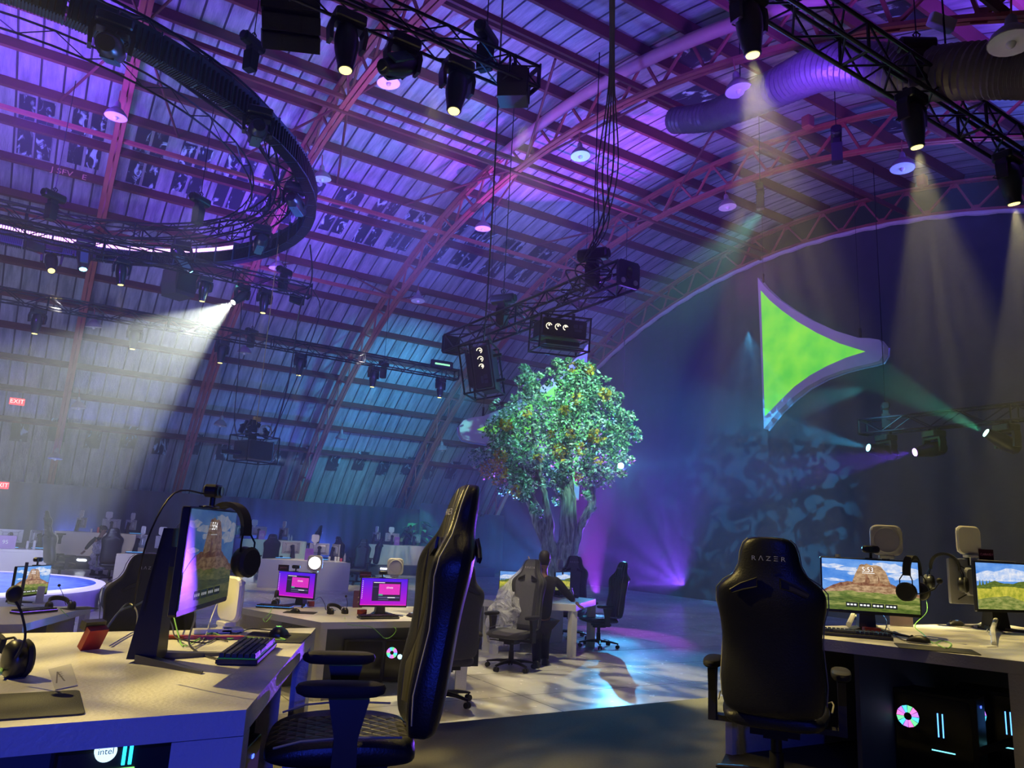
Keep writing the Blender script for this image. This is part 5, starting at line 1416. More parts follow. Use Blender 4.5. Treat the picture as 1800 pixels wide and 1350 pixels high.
# tower under the left desk
pc_tower((.60, 3.05, RZ), 62, 'computer tower under the lower left desk', False)
t = thing('computer_tower', 'open computer under the lower left desk with a round white lit badge and cyan bars', 'computer', (.36, 2.62, RZ))
q = rayy(187, 1323, 2.62); t.location = (q.x, 2.62, RZ); bz = q.z - RZ
mb = MB(); mb.rbox((.04, .13, .285), (.34, .20, .56), .02); mb.build('case', M_BLACK, t)
mb = MB(); mb.cyl((0, .03, bz), (0, .012, bz), .030, 28); mb.build('badge', glow('badge_white', (.55, .85, 1), 1.6), t)
words('badge_lettering', 'intel', .025, (0, .0105, bz), (PI / 2, 0, 0), mat('badge_ink', (.02, .08, .25), .5), t)
for x_ in (.052, .070):
    mb = MB(); mb.box((x_, .026, bz - .018), (.009, .008, .055)); mb.build('memory_light', glow('cyan_bar', (.02, .55, 1), 3), t)
mb = MB(); mb.box((.02, .026, bz - .058), (.13, .008, .006)); mb.build('card_light', glow('lime_bar', (.3, .9, .2), 1.2), t)

def adopt(child, parent, name=None):
    child.parent = parent; child.matrix_parent_inverse = parent.matrix_basis.inverted()
    for k in ('label', 'category', 'group'):
        if k in child: del child[k]
    if name: child.name = name
    return child
# --- middle pod
def place_mon(px, py, zb, deg, Zt): c = at(px, py, zb); return c
cR = Vector((3.47, 8.08, 0))
mR = monitor('monitor with violet launcher screen on the middle desk, right one', .55, .09, pic_launcher, text=[('ETHOS', .61, .66, .075)], stand_back=.1, feet=.2)
at_desk(mR, 3.49, 8.14, .75, -8.9)
cL = at(519, 1052, .84)
mL = monitor('monitor with violet launcher screen on the middle desk, turned, left one', .53, .09, pic_launcher, text=[('ETHOS', .61, .66, .075)], stand_back=.1, feet=.18)
at_desk(mL, cL.x, cL.y, .75, -52)
zt = .75 + .09 + .55 * .585
webcam((3.46, 8.14, zt), -8.9, 'webcam on the right violet monitor', 1.0)
ring_light((3.60, 8.13, zt + .01), -8.9, 'unlit square ring light on the right violet monitor', 0, 1.0)
webcam((cL.x - .02, cL.y + .03, zt - .012), -30, 'webcam on the turned violet monitor', 1.0)
ring_light((cL.x + .14, cL.y - .17, zt - .005), -30, 'brightly lit ring light on the turned violet monitor', 1, .95)
keyboard((3.33, 7.86, .75), -2, 'black keyboard under the right violet monitor')
kp = at(483, 1069, .75); keyboard((kp.x, kp.y, .75), -35, 'keyboard with blue lights under the turned violet monitor', ('blue', (.05, .35, 1), 1.6), w=.40)
mp = at(735, 1083, .75); mousepad((3.98, 7.92, .75), .38, .24, 0, 'mouse pad at the right of the middle desk'); mouse((3.76, 7.95, .755), 10, 'mouse with a pale blue light on the middle desk', glow('blue_logo', (.3, .6, 1), 3))
mp = at(520, 1077, .75); mousepad((mp.x + .05, mp.y, .75), .34, .22, -30, 'mouse pad at the left of the middle desk'); mouse((mp.x, mp.y + .03, .755), 20, 'black mouse at the left of the middle desk')
hp = at(597, 1080, .75); _h3 = headset('black headset lying on the front edge of the middle desk, microphone up', (hp.x, hp.y, .752), (-1.2, 0, .15), 1.0, False, .0)
_c = cable('microphone', [(hp.x + .07, hp.y, .79), (hp.x + .08, hp.y, .86), (hp.x + .06, hp.y, .93)], .003, M_RUBBER, 'x')
adopt(_c, _h3)
mb = MB(); mb.ball((hp.x + .055, hp.y, .945), .014, 6); adopt(mb.build('microphone_tip', M_RUBBER, None, True), _h3)
hp2 = at(484, 1066, .75); headset('black headset propped up on the left end of the middle desk', (hp2.x, hp2.y, .755), (0, 0, 1.1), .78, False)
mb = MB(); mb.rbox((0, 0, .10), (.12, .012, .20), .008, 2, 'y'); o = mb.build('number_sign', mat('sign_purple_print', (.10, .03, .09), .4), None, False, 'dark purple stand-up sign with a big 2 on the middle desk', 'sign'); p = at(628, 1068, .75); o.location = (p.x, p.y, .75); o.rotation_euler = (0, 0, -.1)
words('sign_number', '2', .10, (.015, -.0075, .09), (PI / 2, 0, 0), mat('sign_gold', (.6, .5, .3), .5), o)
def name_plate(loc, deg, label, txt, s=1):
    mb = MB(); mb.box((0, 0, .035 * s), (.13 * s, .004, .07 * s)); o = mb.build('name_plate', mat('plate_dark_red', (.05, .01, .03), .4), None, False, label, 'name plate', 'name plates on the monitors')
    o.location = loc; o.rotation_euler = (0, 0, math.radians(deg)); words('plate_lettering', txt, .022 * s, (0, -.004, .035 * s), (PI / 2, 0, 0), mat('plate_pink', (.6, .2, .4), .5), o)
name_plate((3.27, 8.19, zt - .01), -8.9, 'dark name plate standing on the left corner of the right violet monitor', 'VAREEDLAN')
name_plate((cL.x - .12, cL.y + .20, zt - .015), -30, 'dark name plate on the left corner of the turned violet monitor', 'JERICHO')
def figurine(px, py, z, label):
    p = at(px, py, z); t = thing('figurine', label, 'figurine', p)
    mb = MB(); mb.tube([(-.04, 0, .02), (0, 0, .06), (.03, 0, .12), (.05, 0, .15)], [.02, .03, .028, .02], 8); mb.ball((.06, 0, .17), .022, 6); mb.build('body', M_WPLASTIC, t, True)
    mb = MB(); mb.box((-.05, 0, .025), (.07, .05, .05)); mb.build('base', M_REDP, t)
    mb = MB(); mb.box((.05, .02, .04), (.04, .04, .08)); mb.build('dark_leg', M_BLACK, t)
figurine(743, 1070, .75, 'small white and red figurine at the right end of the middle desk')
mb = MB(); mb.box((0, 0, .03), (.10, .05, .05), Matrix.Rotation(.4, 3, 'Z')); o = mb.build('sound_card', M_REDP, None, False, 'small red box behind the right violet monitor foot', 'box'); o.location = (3.28, 8.22, .75)
mb = MB(); mb.box((0, 0, .03), (.07, .05, .06)); o = mb.build('sound_card', M_REDP, None, False, 'small red box beside the turned violet monitor foot', 'box'); p = at(546, 1066, .75); o.location = (p.x, p.y, .75)
W2 = lambda px, py, dz=.006: at(px, py, .75) + Vector((0, 0, dz))
cable('desk_cable', [W2(550, 1062, .03), W2(562, 1058, .06), W2(571, 1066, .02), W2(574, 1073), W2(590, 1074)], .004, M_BLACK, 'black cable from the small red box to the middle headset')
cable('desk_cable', [W2(606, 1086), W2(612, 1094, -.02), (hp.x + .1, 7.585, .70), (hp.x + .28, 7.58, .58), (hp.x + .38, 7.58, .68), W2(655, 1090, .0)], .0028, M_GREENCAB, 'green cable drooping over the front of the middle desk')
cable('desk_cable', [W2(481, 1064, .02), W2(474, 1078, .0), at(463, 1088, .70), at(468, 1093, .68), at(478, 1080, .74)], .003, M_GREENCAB, 'green cable looping off the left end of the middle desk')
pc_tower((3.40, 8.40, 0), 78, 'closed black computer with a blue power light under the middle desk', False)
mb = MB(); pc2 = pc_tower((3.88, 8.32, 0), 62, 'computer with coloured fans and a white badge under the middle desk')
mb = MB(); mb.cyl((-.1215, .035, .28), (-.124, .035, .28), .028, 20); mb.build('badge', MATS['badge_white'], pc2)

# --- table by the tree
def fz(v): return math.degrees(math.atan2(v.y, v.x)) - 90
qa = at(905, 1051, .75); qb = at(984, 1049, .75)
mt = monitor('monitor with a bright meadow picture behind the clear bag', .53, .10, pic_meadow, stand_back=.08, feet=.14); at_desk(mt, qa.x, qa.y, .75, fz(qa) + 8)
mt2 = monitor('monitor with a meadow picture seen at a slant right of the man in black', .53, .10, pic_meadow, stand_back=.08, feet=.12); at_desk(mt2, qb.x, qb.y - .05, .75, fz(qb) + 62)
ring_light((qb.x + .02, qb.y + .05, 1.16), fz(qb) + 60, 'tilted white ring light over the slanted meadow monitor', 0, 1.0)
webcam((qb.x, qb.y - .10, 1.16), fz(qb) + 60, 'webcam on the slanted meadow monitor', 1.0)
for px, py, s_, lab in ((997, 1050, 1.0, 'pink-lit small bottle on the table by the tree'), (1004, 1052, 1.2, 'silver small bottle on the table by the tree')):
    mb = MB(); mb.lathe([(.03, 0), (.032, .08), (.015, .11), (.015, .14)], 12); o = mb.build('bottle', M_PANELGREY, None, True, lab, 'bottle'); o.location = at(px, py, .75); o.scale = (s_,) * 3
kb_ = at(1012, 1052, .75); headset('dark headset lying on the table near the resting hand', (kb_.x, kb_.y, .752), (-1.25, 0, .4), 1.0, False)
# --- right pod
nR = Vector((4.76, 3.03, 0))
mRt = monitor('bright monitor with mesa lock screen on the lower right desk', .61, .118, pic_mesa, text=[('5:53', .48, .80, .12)], stand_back=.12, feet=.2)
at_desk(mRt, 4.76, 3.03, Z1, -45)
ztr = Z1 + .118 + .357
def along(c, deg, u, v=0): a = math.radians(deg); return (c.x + u * math.cos(a) - v * math.sin(a), c.y + u * math.sin(a) + v * math.cos(a))
x, y = along(nR, -45, .015); webcam((x, y, ztr), -45, 'black webcam on the bright mesa monitor', 1.15)
x, y = along(nR, -45, .115); ring_light((x, y, ztr + .008), -45, 'translucent square ring light on the bright mesa monitor', 0, 1.05)
x, y = along(nR, -45, .265); headset('black headset hanging on the right corner of the bright mesa monitor', (x, y, ztr - .262), (0, 0, math.radians(-45 + 55)), 1.3, True)
x, y = along(nR, -45, -.19); mb = MB(); mb.box((0, 0, .01), (.03, .02, .02)); o = mb.build('sensor_bar', M_WPLASTIC, None, False, 'tiny white block on top of the bright mesa monitor', 'sensor'); o.location = (x, y, ztr)
keyboard((4.40, 2.93, Z1), -50, 'black keyboard half hidden behind the lower right chair')
q = at(1655, 1142, Z1); mousepad((q.x - .02, q.y + .02, Z1), .40, .24, -52, 'dark mouse pad on the front edge of the lower right desk')
q = at(1615, 1131, Z1); mouse((q.x, q.y, Z1 + .005), 15, 'black mouse on the lower right desk beside the keyboard')
q = at(1680, 1100, Z1); mouse((q.x, q.y, Z1), 60, 'small mouse with a blue light at the back of the lower right desk', MATS['blue_logo'])
mb = MB(); mb.box((0, 0, .05), (.16, .006, .10)); o = mb.build('acrylic_sign', mat('acrylic_pinkish', (.45, .32, .36), .2, alpha=.7), None, False, 'small clear pinkish sign behind the bright mesa monitor', 'sign'); q = at(1585, 1101, Z1); o.location = (q.x, q.y, Z1); o.rotation_euler = (0, 0, -.7)
t = thing('bent_white_arm', 'curved white cable-wrapped arm lying behind the bright mesa monitor', 'stand', (0, 0, 0))  # a bent white arm, built as one tube
mb = MB(); mb.tube([V(1492, 1103, .02), V(1500, 1096, .06), V(1520, 1098, .05), V(1540, 1106, .01)], .018, 8); mb.build('arm_tube', M_WPLASTIC, t, True)
mb = MB(); mb.box((0, 0, .02), (.10, .05, .03)); o = mb.build('sound_card', M_REDP, None, False, 'small red box under the bright mesa monitor', 'box'); q = at(1532, 1113, Z1); o.location = (q.x, q.y, Z1); o.rotation_euler = (0, 0, -.7)
cable('desk_cable', [V(1628, 1070, .12), V(1630, 1085, .05), V(1608, 1100), V(1622, 1115), V(1640, 1132), V(1655, 1128), V(1672, 1133), V(1665, 1142), V(1648, 1135)], .003, M_GREENCAB, 'green and black cable curling to the mouse on the lower right desk')
cable('desk_cable', [V(1545, 1090, .08), V(1560, 1108, .06), V(1553, 1122, .01), V(1570, 1112), V(1580, 1115)], .003, M_BLACK, 'black cable looping beside the bright monitor stand')
cable('desk_cable', [V(1630, 1128, .02), V(1600, 1122), V(1590, 1128), V(1560, 1110)], .003, M_BLACK, 'mouse cable on the lower right desk')
# second and third monitors at the right edge
q = at(1790, 1118, Z1)
m3 = monitor('monitor with a meadow picture cut off by the right edge', .61, .14, pic_meadow, stand_back=.10, feet=.16); at_desk(m3, q.x + .22, q.y + .16, Z1, -14)
q4 = far(1728, 1025, 7.0)
m4 = monitor('silver back of a monitor turned away behind the meadow monitor', .58, .17, None, M_PANELGREY); at_desk(m4, q4.x, q4.y, Z1, 155)
ring_light((q.x - .02, q.y + .28, Z1 + .52), 160, 'white back of a ring light at the right edge', 0, 1.1)
webcam((q4.x - .10, q4.y + .05, Z1 + .51), 155, 'webcam on the monitor turned away at the right', 1.1)
headset('black headset hanging on the monitor turned away at the right', (q4.x - .27, q4.y + .14, Z1 + .25), (0, 0, 1.9), 1.3, True)
name_plate((q.x + .10, q.y + .22, Z1 + .51), -14, 'dark purple upright name plate beside the ring light at the right edge', 'CLARAVELY', 1.1)
t = thing('ring_light_stand', 'white bent stand standing beside the meadow monitor', 'stand', (0, 0, 0))
mb = MB(); mb.tube([V(1748, 1135, .01), V(1746, 1120, .05), V(1752, 1108, .08), V(1768, 1103, .08)], .016, 8); mb.tube([V(1715, 1104, .01), V(1740, 1098, .03), V(1760, 1090, .05)], .014, 8); mb.build('bent_arm', M_WPLASTIC, t, True)
mb = MB(); mb.rbox(tuple(V(1738, 1137, .0)), (.14, .05, .012), .01); mb.build('foot', M_WPLASTIC, t)
cable('desk_cable', [V(1768, 1030, .25), V(1760, 1060, .2), V(1755, 1085, .1), V(1742, 1100, .02), V(1735, 1112), V(1750, 1122)], .003, M_WPLASTIC, 'white cable hanging from the ring light at the right edge')
cable('desk_cable', [V(1745, 1120), V(1738, 1108, .03), V(1748, 1100, .05), V(1730, 1098), V(1700, 1102)], .0032, M_BLACK, 'black cable curled beside the white bent stand')
pcr = pc_tower((4.74, 2.62, RZ), 16, 'computer with a rainbow-lit round fan under the lower right desk')
pcr2 = pc_tower((5.25, 2.50, RZ), 20, 'second computer with cyan lights deeper under the lower right desk')
cable('floor_hose', [(5.3, 2.0, Z1 - .1), (5.25, 2.02, RZ + .5), (5.0, 2.1, RZ + .38), (4.7, 2.15, RZ + .32), (4.45, 2.25, RZ + .25)], .02, M_RUBBER, 'thick dark hose bending under the lower right desk', 'hose')

# --- left far pod at the frame edge
qL = at(50, 1048, .83)
mE = monitor('monitor with mesa lock screen on the desk at the left edge', .53, .08, pic_mesa, text=[('5:54', .48, .80, .11)], stand_back=.12, feet=.16); at_desk(mE, qL.x, qL.y, .75, 54)
webcam((qL.x + .03, qL.y + .04, .75 + .08 + .31), 54, 'webcam on the monitor at the left edge', 1.1)
q = at(60, 1077, .75); keyboard((q.x, q.y, .75), 40, 'keyboard with violet lights on the desk at the left edge', ('violet', (.25, .1, 1), 2.2), w=.40)
q = at(108, 1072, .75); _h4 = headset('black headset lying on the desk at the left edge, microphone up', (q.x, q.y, .752), (-1.2, 0, .2), 1.15, False)
_c = cable('microphone', [(q.x + .03, q.y - .02, .80), (q.x - .01, q.y, .90), (q.x - .05, q.y, .97)], .003, M_RUBBER, 'x')
adopt(_c, _h4)
mb = MB(); mb.ball((q.x - .055, q.y, .985), .015, 6); adopt(mb.build('microphone_tip', M_RUBBER, None, True), _h4)
cable('desk_cable', [at(105, 1069, .76), at(118, 1082, .75), at(123, 1085, .62), at(131, 1098, .5), at(118, 1108, .5)], .003, M_GREENCAB, 'green cable drooping off the desk at the left edge')
q = at(68, 1062, .75); mb = MB(); mb.rbox((0, 0, .09), (.07, .03, .18), .01, 2, 'y'); mb.rbox((0, 0, .01), (.12, .08, .02), .02); o = mb.build('ring_light_stand', M_WPLASTIC, None, False, 'white stand behind the left edge keyboard', 'stand'); o.location = (q.x, q.y, .75)
mb = MB(); mb.box((0, 0, .22), (.03, .03, .44)); o = mb.build('monitor_stand_post', M_BLACK, None, False, 'black post rising behind the left edge monitor', 'stand'); q = at(40, 1050, .75); o.location = (q.x - .02, min(q.y, 9.1), .75)
mousepad(tuple(at(140, 1070, .75)), .3, .2, 30, 'mouse pad at the corner of the desk at the left edge')
# ---------------------------------------------------------------- far side: stage, back desks, plant
def stage():
    c = (-1.42, 16.35, 0); R = 2.75
    t = thing('round_stage', 'round low stage with a blue glowing top and white rim behind the left desks', 'stage', c)
    mb = MB(); mb.cyl((0, 0, 0), (0, 0, .40), R - .06, 72); mb.build('platform', mat('stage_side', (.45, .45, .6), .4), t, True)
    mb = MB(); mb.lathe([(R - .14, .40), (R, .40), (R + .02, .43), (R, .455), (R - .14, .455)], 72, cap=False); mb.build('rim', glow('stage_rim_glow', (.55, .50, 1), 1.3), t, True)
    m, nt, b = _nt('stage_led_floor')
    tc = nt.nodes.new('ShaderNodeTexCoord')
    mp = nt.nodes.new('ShaderNodeMapping'); mp.inputs['Scale'].default_value = (1.2, 9, 1); mp.inputs['Rotation'].default_value = (0, 0, .8)
    nt.links.new(tc.outputs['Object'], mp.inputs[0])
    vo = nt.nodes.new('ShaderNodeTexVoronoi'); vo.feature = 'DISTANCE_TO_EDGE'; vo.inputs['Scale'].default_value = 1.6
    nt.links.new(mp.outputs[0], vo.inputs['Vector'])
    nz = nt.nodes.new('ShaderNodeTexNoise'); nz.inputs['Scale'].default_value = 3
    nt.links.new(mp.outputs[0], nz.inputs['Vector'])
    r = nt.nodes.new('ShaderNodeMapRange'); r.inputs[1].default_value = .02; r.inputs[2].default_value = .06; r.inputs[3].default_value = 1; r.inputs[4].default_value = 0
    nt.links.new(vo.outputs['Distance'], r.inputs[0])
    ml = nt.nodes.new('ShaderNodeMath'); ml.operation = 'MULTIPLY'; nt.links.new(r.outputs[0], ml.inputs[0]); nt.links.new(nz.outputs['Fac'], ml.inputs[1])
    mx = nt.nodes.new('ShaderNodeMix'); mx.data_type = 'RGBA'; mx.inputs[6].default_value = (.02, .06, .75, 1); mx.inputs[7].default_value = (.35, .55, 1, 1)
    nt.links.new(ml.outputs[0], mx.inputs[0]); nt.links.new(mx.outputs[2], b.inputs['Emission Color']); b.inputs['Emission Strength'].default_value = 1.0
    b.inputs['Base Color'].default_value = (.02, .03, .2, 1); b.inputs['Roughness'].default_value = .2
    mb = MB(); mb.cyl((0, 0, .401), (0, 0, .45), R - .145, 72); mb.build('led_floor', m, t)
    t = thing('stage_steps', 'dark grey two-step stairs at the right of the round stage', 'steps', (1.95, 16.0, 0))
    M_ = mat('step_grey', (.10, .12, .14), .5)
    mb = MB(); mb.bbox((-.60, -.5, 0), (.05, .8, .34)); mb.build('upper_step', M_, t)
    mb = MB(); mb.bbox((.052, -.5, 0), (.42, .8, .17)); mb.build('lower_step', M_, t)
stage()
ZF = .36
mb = MB(); mb.bbox((-6, 27.15, .001), (16.5, 29.75, ZF)); mb.build('floor_riser_back', mat('riser_black_skirt', (.022, .024, .035), .6), label='black-skirted riser along the back', kind='structure')
ZT, ZL = ZF + .75, .75
def bk(a, b, zt, zb, lab, depth=1.1, g='white-backed desks on the far side'): return back_desk(a, b, zt, zb, lab, depth, g)
bk((-75, 962), (97, 968), ZL, 0, 'white-backed desk at the far left behind the round stage')
bk((205, 973), (352, 977), ZL, 0, 'white-backed desk on the floor behind the left chair and near monitor')
dl3 = bk((457, 982), (616, 990), ZL, 0, 'brightest white-backed desk, on the floor above the turned violet monitor')
def bk2(x0, y0, x1, y1, lab):
    return desk_back(Vector((x0, y0, ZT)), Vector((x1, y1, ZT)), ZT, ZF + .001, lab, 1.0, 'white-backed desks on the far side')
bk2(.66, 28.3, 3.35, 28.05, 'white-backed desk on the back riser behind the person with the bag')
bk2(6.45, 28.2, 8.75, 28.0, 'white-backed desk on the back riser, in the middle')
bk2(10.75, 27.6, 13.9, 27.9, 'white-backed desk on the back riser with the leafy plant')
# LED bars in the riser skirt
for px0, px1, py, lab in ((425, 446, 994, 'row of white LED dots in the riser skirt, left of the brightest desk'), (670, 690, 999.5, 'row of white LED dots in the riser skirt below the plant desk'), (137, 150, 984, 'short row of white LED dots beside the person with the bag')):
    a, b = rayy(px0, py, 27.1), rayy(px1, py + 1, 27.1)
    mb = MB(); n = 7
    for k in range(n): mb.ball(a.lerp(b, k / (n - 1)), .035, 5)
    mb.build('led_bar', glow('led_dot_white', (.8, .85, 1), 7), None, True, lab, 'light')
# monitors and ring lights seen from behind
def facing(x, y): return math.degrees(math.atan2(y, x)) - 90
MBK = monitor('', .56, .13, None, M_PANELGREY)
MBK.location = (0, 0, -5)
RLB = ring_light((0, 0, -5), 0, '', 0, 1.15)
first = [True, True]
def back_mon(px, py, z, turn, label, ringlab=None, dx=0, D=None):
    p = at(px, py, z) if D is None else far(px, py, D)
    if D is not None: p.z = z
    az = facing(p.x, p.y) + 180 + turn
    if first[0]: o = MBK; first[0] = False; o.location = (p.x, p.y, z); o.rotation_euler = (0, 0, math.radians(az)); o['label'] = label
    else: o = dup(MBK, (p.x, p.y, z), math.radians(az), label)
    o['group'] = 'silver-backed monitors on the far desks'
    if ringlab:
        a = math.radians(az); q = (p.x + math.cos(a) * dx, p.y + math.sin(a) * dx, z + .13 + .33)
        if first[1]: r = RLB; first[1] = False; r.location = q; r.rotation_euler = (0, 0, a); r['label'] = ringlab
        else: r = dup(RLB, q, a, ringlab)
        r['group'] = 'white ring lights on the far monitors'
    return p
F1, F2, F3 = 23.6, 23.0, 22.2
back_mon(14, 0, ZL, -8, 'silver monitor back at the far left edge, largest of the far ones', None, 0, 23.9) if False else None
for px, y0, z, turn, lab, rl_, dx in (
    (16, 23.3, ZL, 8, 'silver monitor back at the left frame edge behind the round stage', None, 0),
    (62, 23.6, ZL, 62, 'silver monitor seen edge-on, near the right end of the far left desk', None, 0),
    (138, 29.0, ZT, -58, 'silver monitor seen edge-on, left one on the back riser desk behind the person', 'white ring light on the edge-on monitor, left of the person with the bag', .05),
    (191, 28.9, ZT, 5, 'silver monitor back with white ring light behind the head of the person with the bag', 'white ring light on the broad monitor above the person with the bag', .10),
    (226, 28.9, ZT, -55, 'silver monitor seen edge-on, right one on the back riser desk behind the person', 'white ring light above the edge-on monitor right of the person', -.05),
    (248, 22.7, ZL, -62, 'silver monitor turned sideways on the floor desk left of the near monitor', 'white ring light on the sideways monitor left of the near monitor', -.05),
    (293, 22.7, ZL, 0, 'silver monitor back half hidden behind the near monitor stand', 'white ring light just left of the near monitor', .12),
    (418, 28.7, ZT, 60, 'silver monitor edge-on behind the headset of the near monitor', None, 0),
    (453, 28.9, ZT, 0, 'silver monitor back on the middle back riser desk', 'white ring light on the broad monitor of the middle back desk', .18),
    (497, 28.7, ZT, -55, 'silver monitor edge-on at the right of the middle back riser desk', 'white ring light on the edge-on monitor of the middle back desk', 0),
    (513, 21.9, ZL, 30, 'silver see-through framed monitor at the left of the brightest desk', None, 0),
    (563, 21.7, ZL, 0, 'silver monitor back in the middle of the brightest desk', 'white ring light on the middle monitor of the brightest desk', .14),
    (592, 21.2, ZL, -68, 'silver monitor edge-on at the right of the brightest desk', None, 0),
    (661, 28.3, ZT, -60, 'silver monitor edge-on at the left of the plant desk', 'thin white ring light at the left of the plant desk', 0),
    (689, 28.5, ZT, 0, 'silver monitor back in the middle of the plant desk', 'white ring light in the middle of the plant desk', .05),
    (731, 28.6, ZT, -50, 'silver monitor in front of the plant', None, 0)):
    d = ray(px, 950); p = EYE + d * (y0 / d.y)
    az = facing(p.x, p.y) + 180 + turn
    a = math.radians(az)
    if first[0]: o = MBK; first[0] = False; o.location = (p.x, p.y, z); o.rotation_euler = (0, 0, a); o['label'] = lab; o['group'] = 'silver-backed monitors on the far desks'
    else: dup(MBK, (p.x, p.y, z), a, lab, 'silver-backed monitors on the far desks')
    if rl_:
        q = (p.x + math.cos(a) * dx, p.y + math.sin(a) * dx, z + .13 + .33)
        if first[1]: r = RLB; first[1] = False; r.location = q; r.rotation_euler = (0, 0, a); r['label'] = rl_; r['group'] = 'white ring lights on the far monitors'
        else: dup(RLB, q, a, rl_, 'white ring lights on the far monitors')
# glowing keyboards, bottles and cups on the far desks
def on_far(px, y0, z): d = ray(px, 960); p = EYE + d * (y0 / d.y); return Vector((p.x, p.y, z))
for px, y0, z, lab in ((16, 22.9, ZL, 'blue-lit keyboard edge on the far left desk'), (72, 23.0, ZL, 'blue-lit keyboard edge near the right end of the far left desk'), (236, 28.5, ZT, 'blue-lit keyboard on the back desk behind the person with the bag'), (238, 22.3, ZL, 'blue-lit keyboard on the floor desk left of the near monitor'), (500, 21.5, ZL, 'blue-lit keyboard at the left of the brightest desk'), (572, 21.2, ZL, 'blue-lit keyboard in the middle of the brightest desk')):
    t = thing('keyboard', lab, 'keyboard', on_far(px, y0, z), .1, 'mechanical keyboards')
    mb = MB(); mb.box((0, 0, .012), (.42, .14, .02)); mb.build('case', M_BLACK, t)
    mb = MB(); mb.box((0, 0, .026), (.40, .12, .006)); mb.build('lit_keys', glow('far_key_glow', (.10, .45, 1), 1.5), t)
for px, y0, z, h, m, lab in ((506, 28.2, ZT, .24, 0, 'clear bottle on the middle back desk, left of a pair'), (511, 28.2, ZT, .2, 0, 'clear bottle on the middle back desk, right of a pair'), (581, 20.9, ZL, .12, 1, 'white cup on the brightest desk'), (592, 20.7, ZL, .13, 1, 'pale can on the brightest desk'), (597, 20.7, ZL, .13, 1, 'white can on the brightest desk beside a red one'), (602, 20.7, ZL, .09, 2, 'red can on the brightest desk'), (608, 20.7, ZL, .23, 0, 'clear bottle at the right end of the brightest desk'), (156, 28.3, ZT, .12, 1, 'white cup on the back desk left of the person'), (168, 28.2, ZT, .18, 2, 'pink cup on the back desk beside the head of the person'), (48, 22.8, ZL, .2, 1, 'white small stand on the far left desk'), (60, 22.7, ZL, .22, 1, 'white block on the far left desk')):
    mb = MB(); r = .033
    if m == 0: mb.lathe([(r, 0), (r, h * .65), (r * .4, h * .85), (r * .4, h)], 12)
    else: mb.lathe([(r * .8, 0), (r, h * .1), (r, h * .9), (r * .8, h)], 12)
    o = mb.build('bottle' if m == 0 else 'cup', [mat('clear_plastic', (.6, .62, .7), .15, alpha=.6), M_WPLASTIC, mat('pink_red_can', (.6, .08, .10), .4)][m], None, True, lab, 'bottle' if m == 0 else 'cup', 'drinks on the far desks'); o.location = on_far(px, y0, z)
for px, y0, z, w, lab, txt in ((8, 22.6, ZL, .45, 'violet printed sign at the left frame edge', '95'), (458, 28.3, ZT, .22, 'small purple number sign on the middle back desk', '13'), (545, 21.0, ZL, .24, 'lilac sign standing at the left of the brightest desk monitor', ''), (697, 27.95, ZT, .22, 'small purple number sign on the plant desk', '12')):
    mb = MB(); mb.rbox((0, 0, .16), (w, .012, .32), .02, 2, 'y'); o = mb.build('desk_sign', mat('sign_violet', (.20, .08, .35), .4, emit=(.3, .1, .6), estr=.12), None, False, lab, 'sign'); o.location = on_far(px, y0, z)
    if txt: words('sign_number', txt, .13, (0, -.008, .16), (PI / 2, 0, 0), M_WPLASTIC, o)
# far chairs
CF = None
for px, yb, z, az, lab, D in (
    (112, 22.0, 0, 20, 'black gaming chair in profile right of the far left desk', None),
    (99, 28.6, ZF, 10, 'thin edge of a chair back at the left end of the back riser', None),
    (199, 22.6, 0, 80, 'black gaming chair seen from behind beside the person with the bag', None),
    (296, 28.9, ZF, 150, 'dim gaming chair on the back riser left of the near monitor', None),
    (478, 25.0, 0, 75, 'black gaming chair seen from behind left of the brightest desk', None),
    (541, 28.6, ZF, 150, 'dark chair in profile right of the middle back desk', None),
    (611, 26.0, 0, 15, 'black chair in profile with its back to the left, behind the brightest desk', None),
    (632, 22.4, 0, 230, 'broad black gaming chair right of the brightest desk', None),
    (649, 25.8, 0, 170, 'dark chair edge just left of the plant desk', None),
    (776, 28.0, ZF, 170, 'dim chair in profile right of the plant desk, by the pleated drape', None)):
    d = ray(px, 960); p = EYE + d * (yb / d.y)
    put_chair(CG if az in (230,) else CH, p.x, p.y, z, az, lab, -.02, 'gaming chairs on the far side')
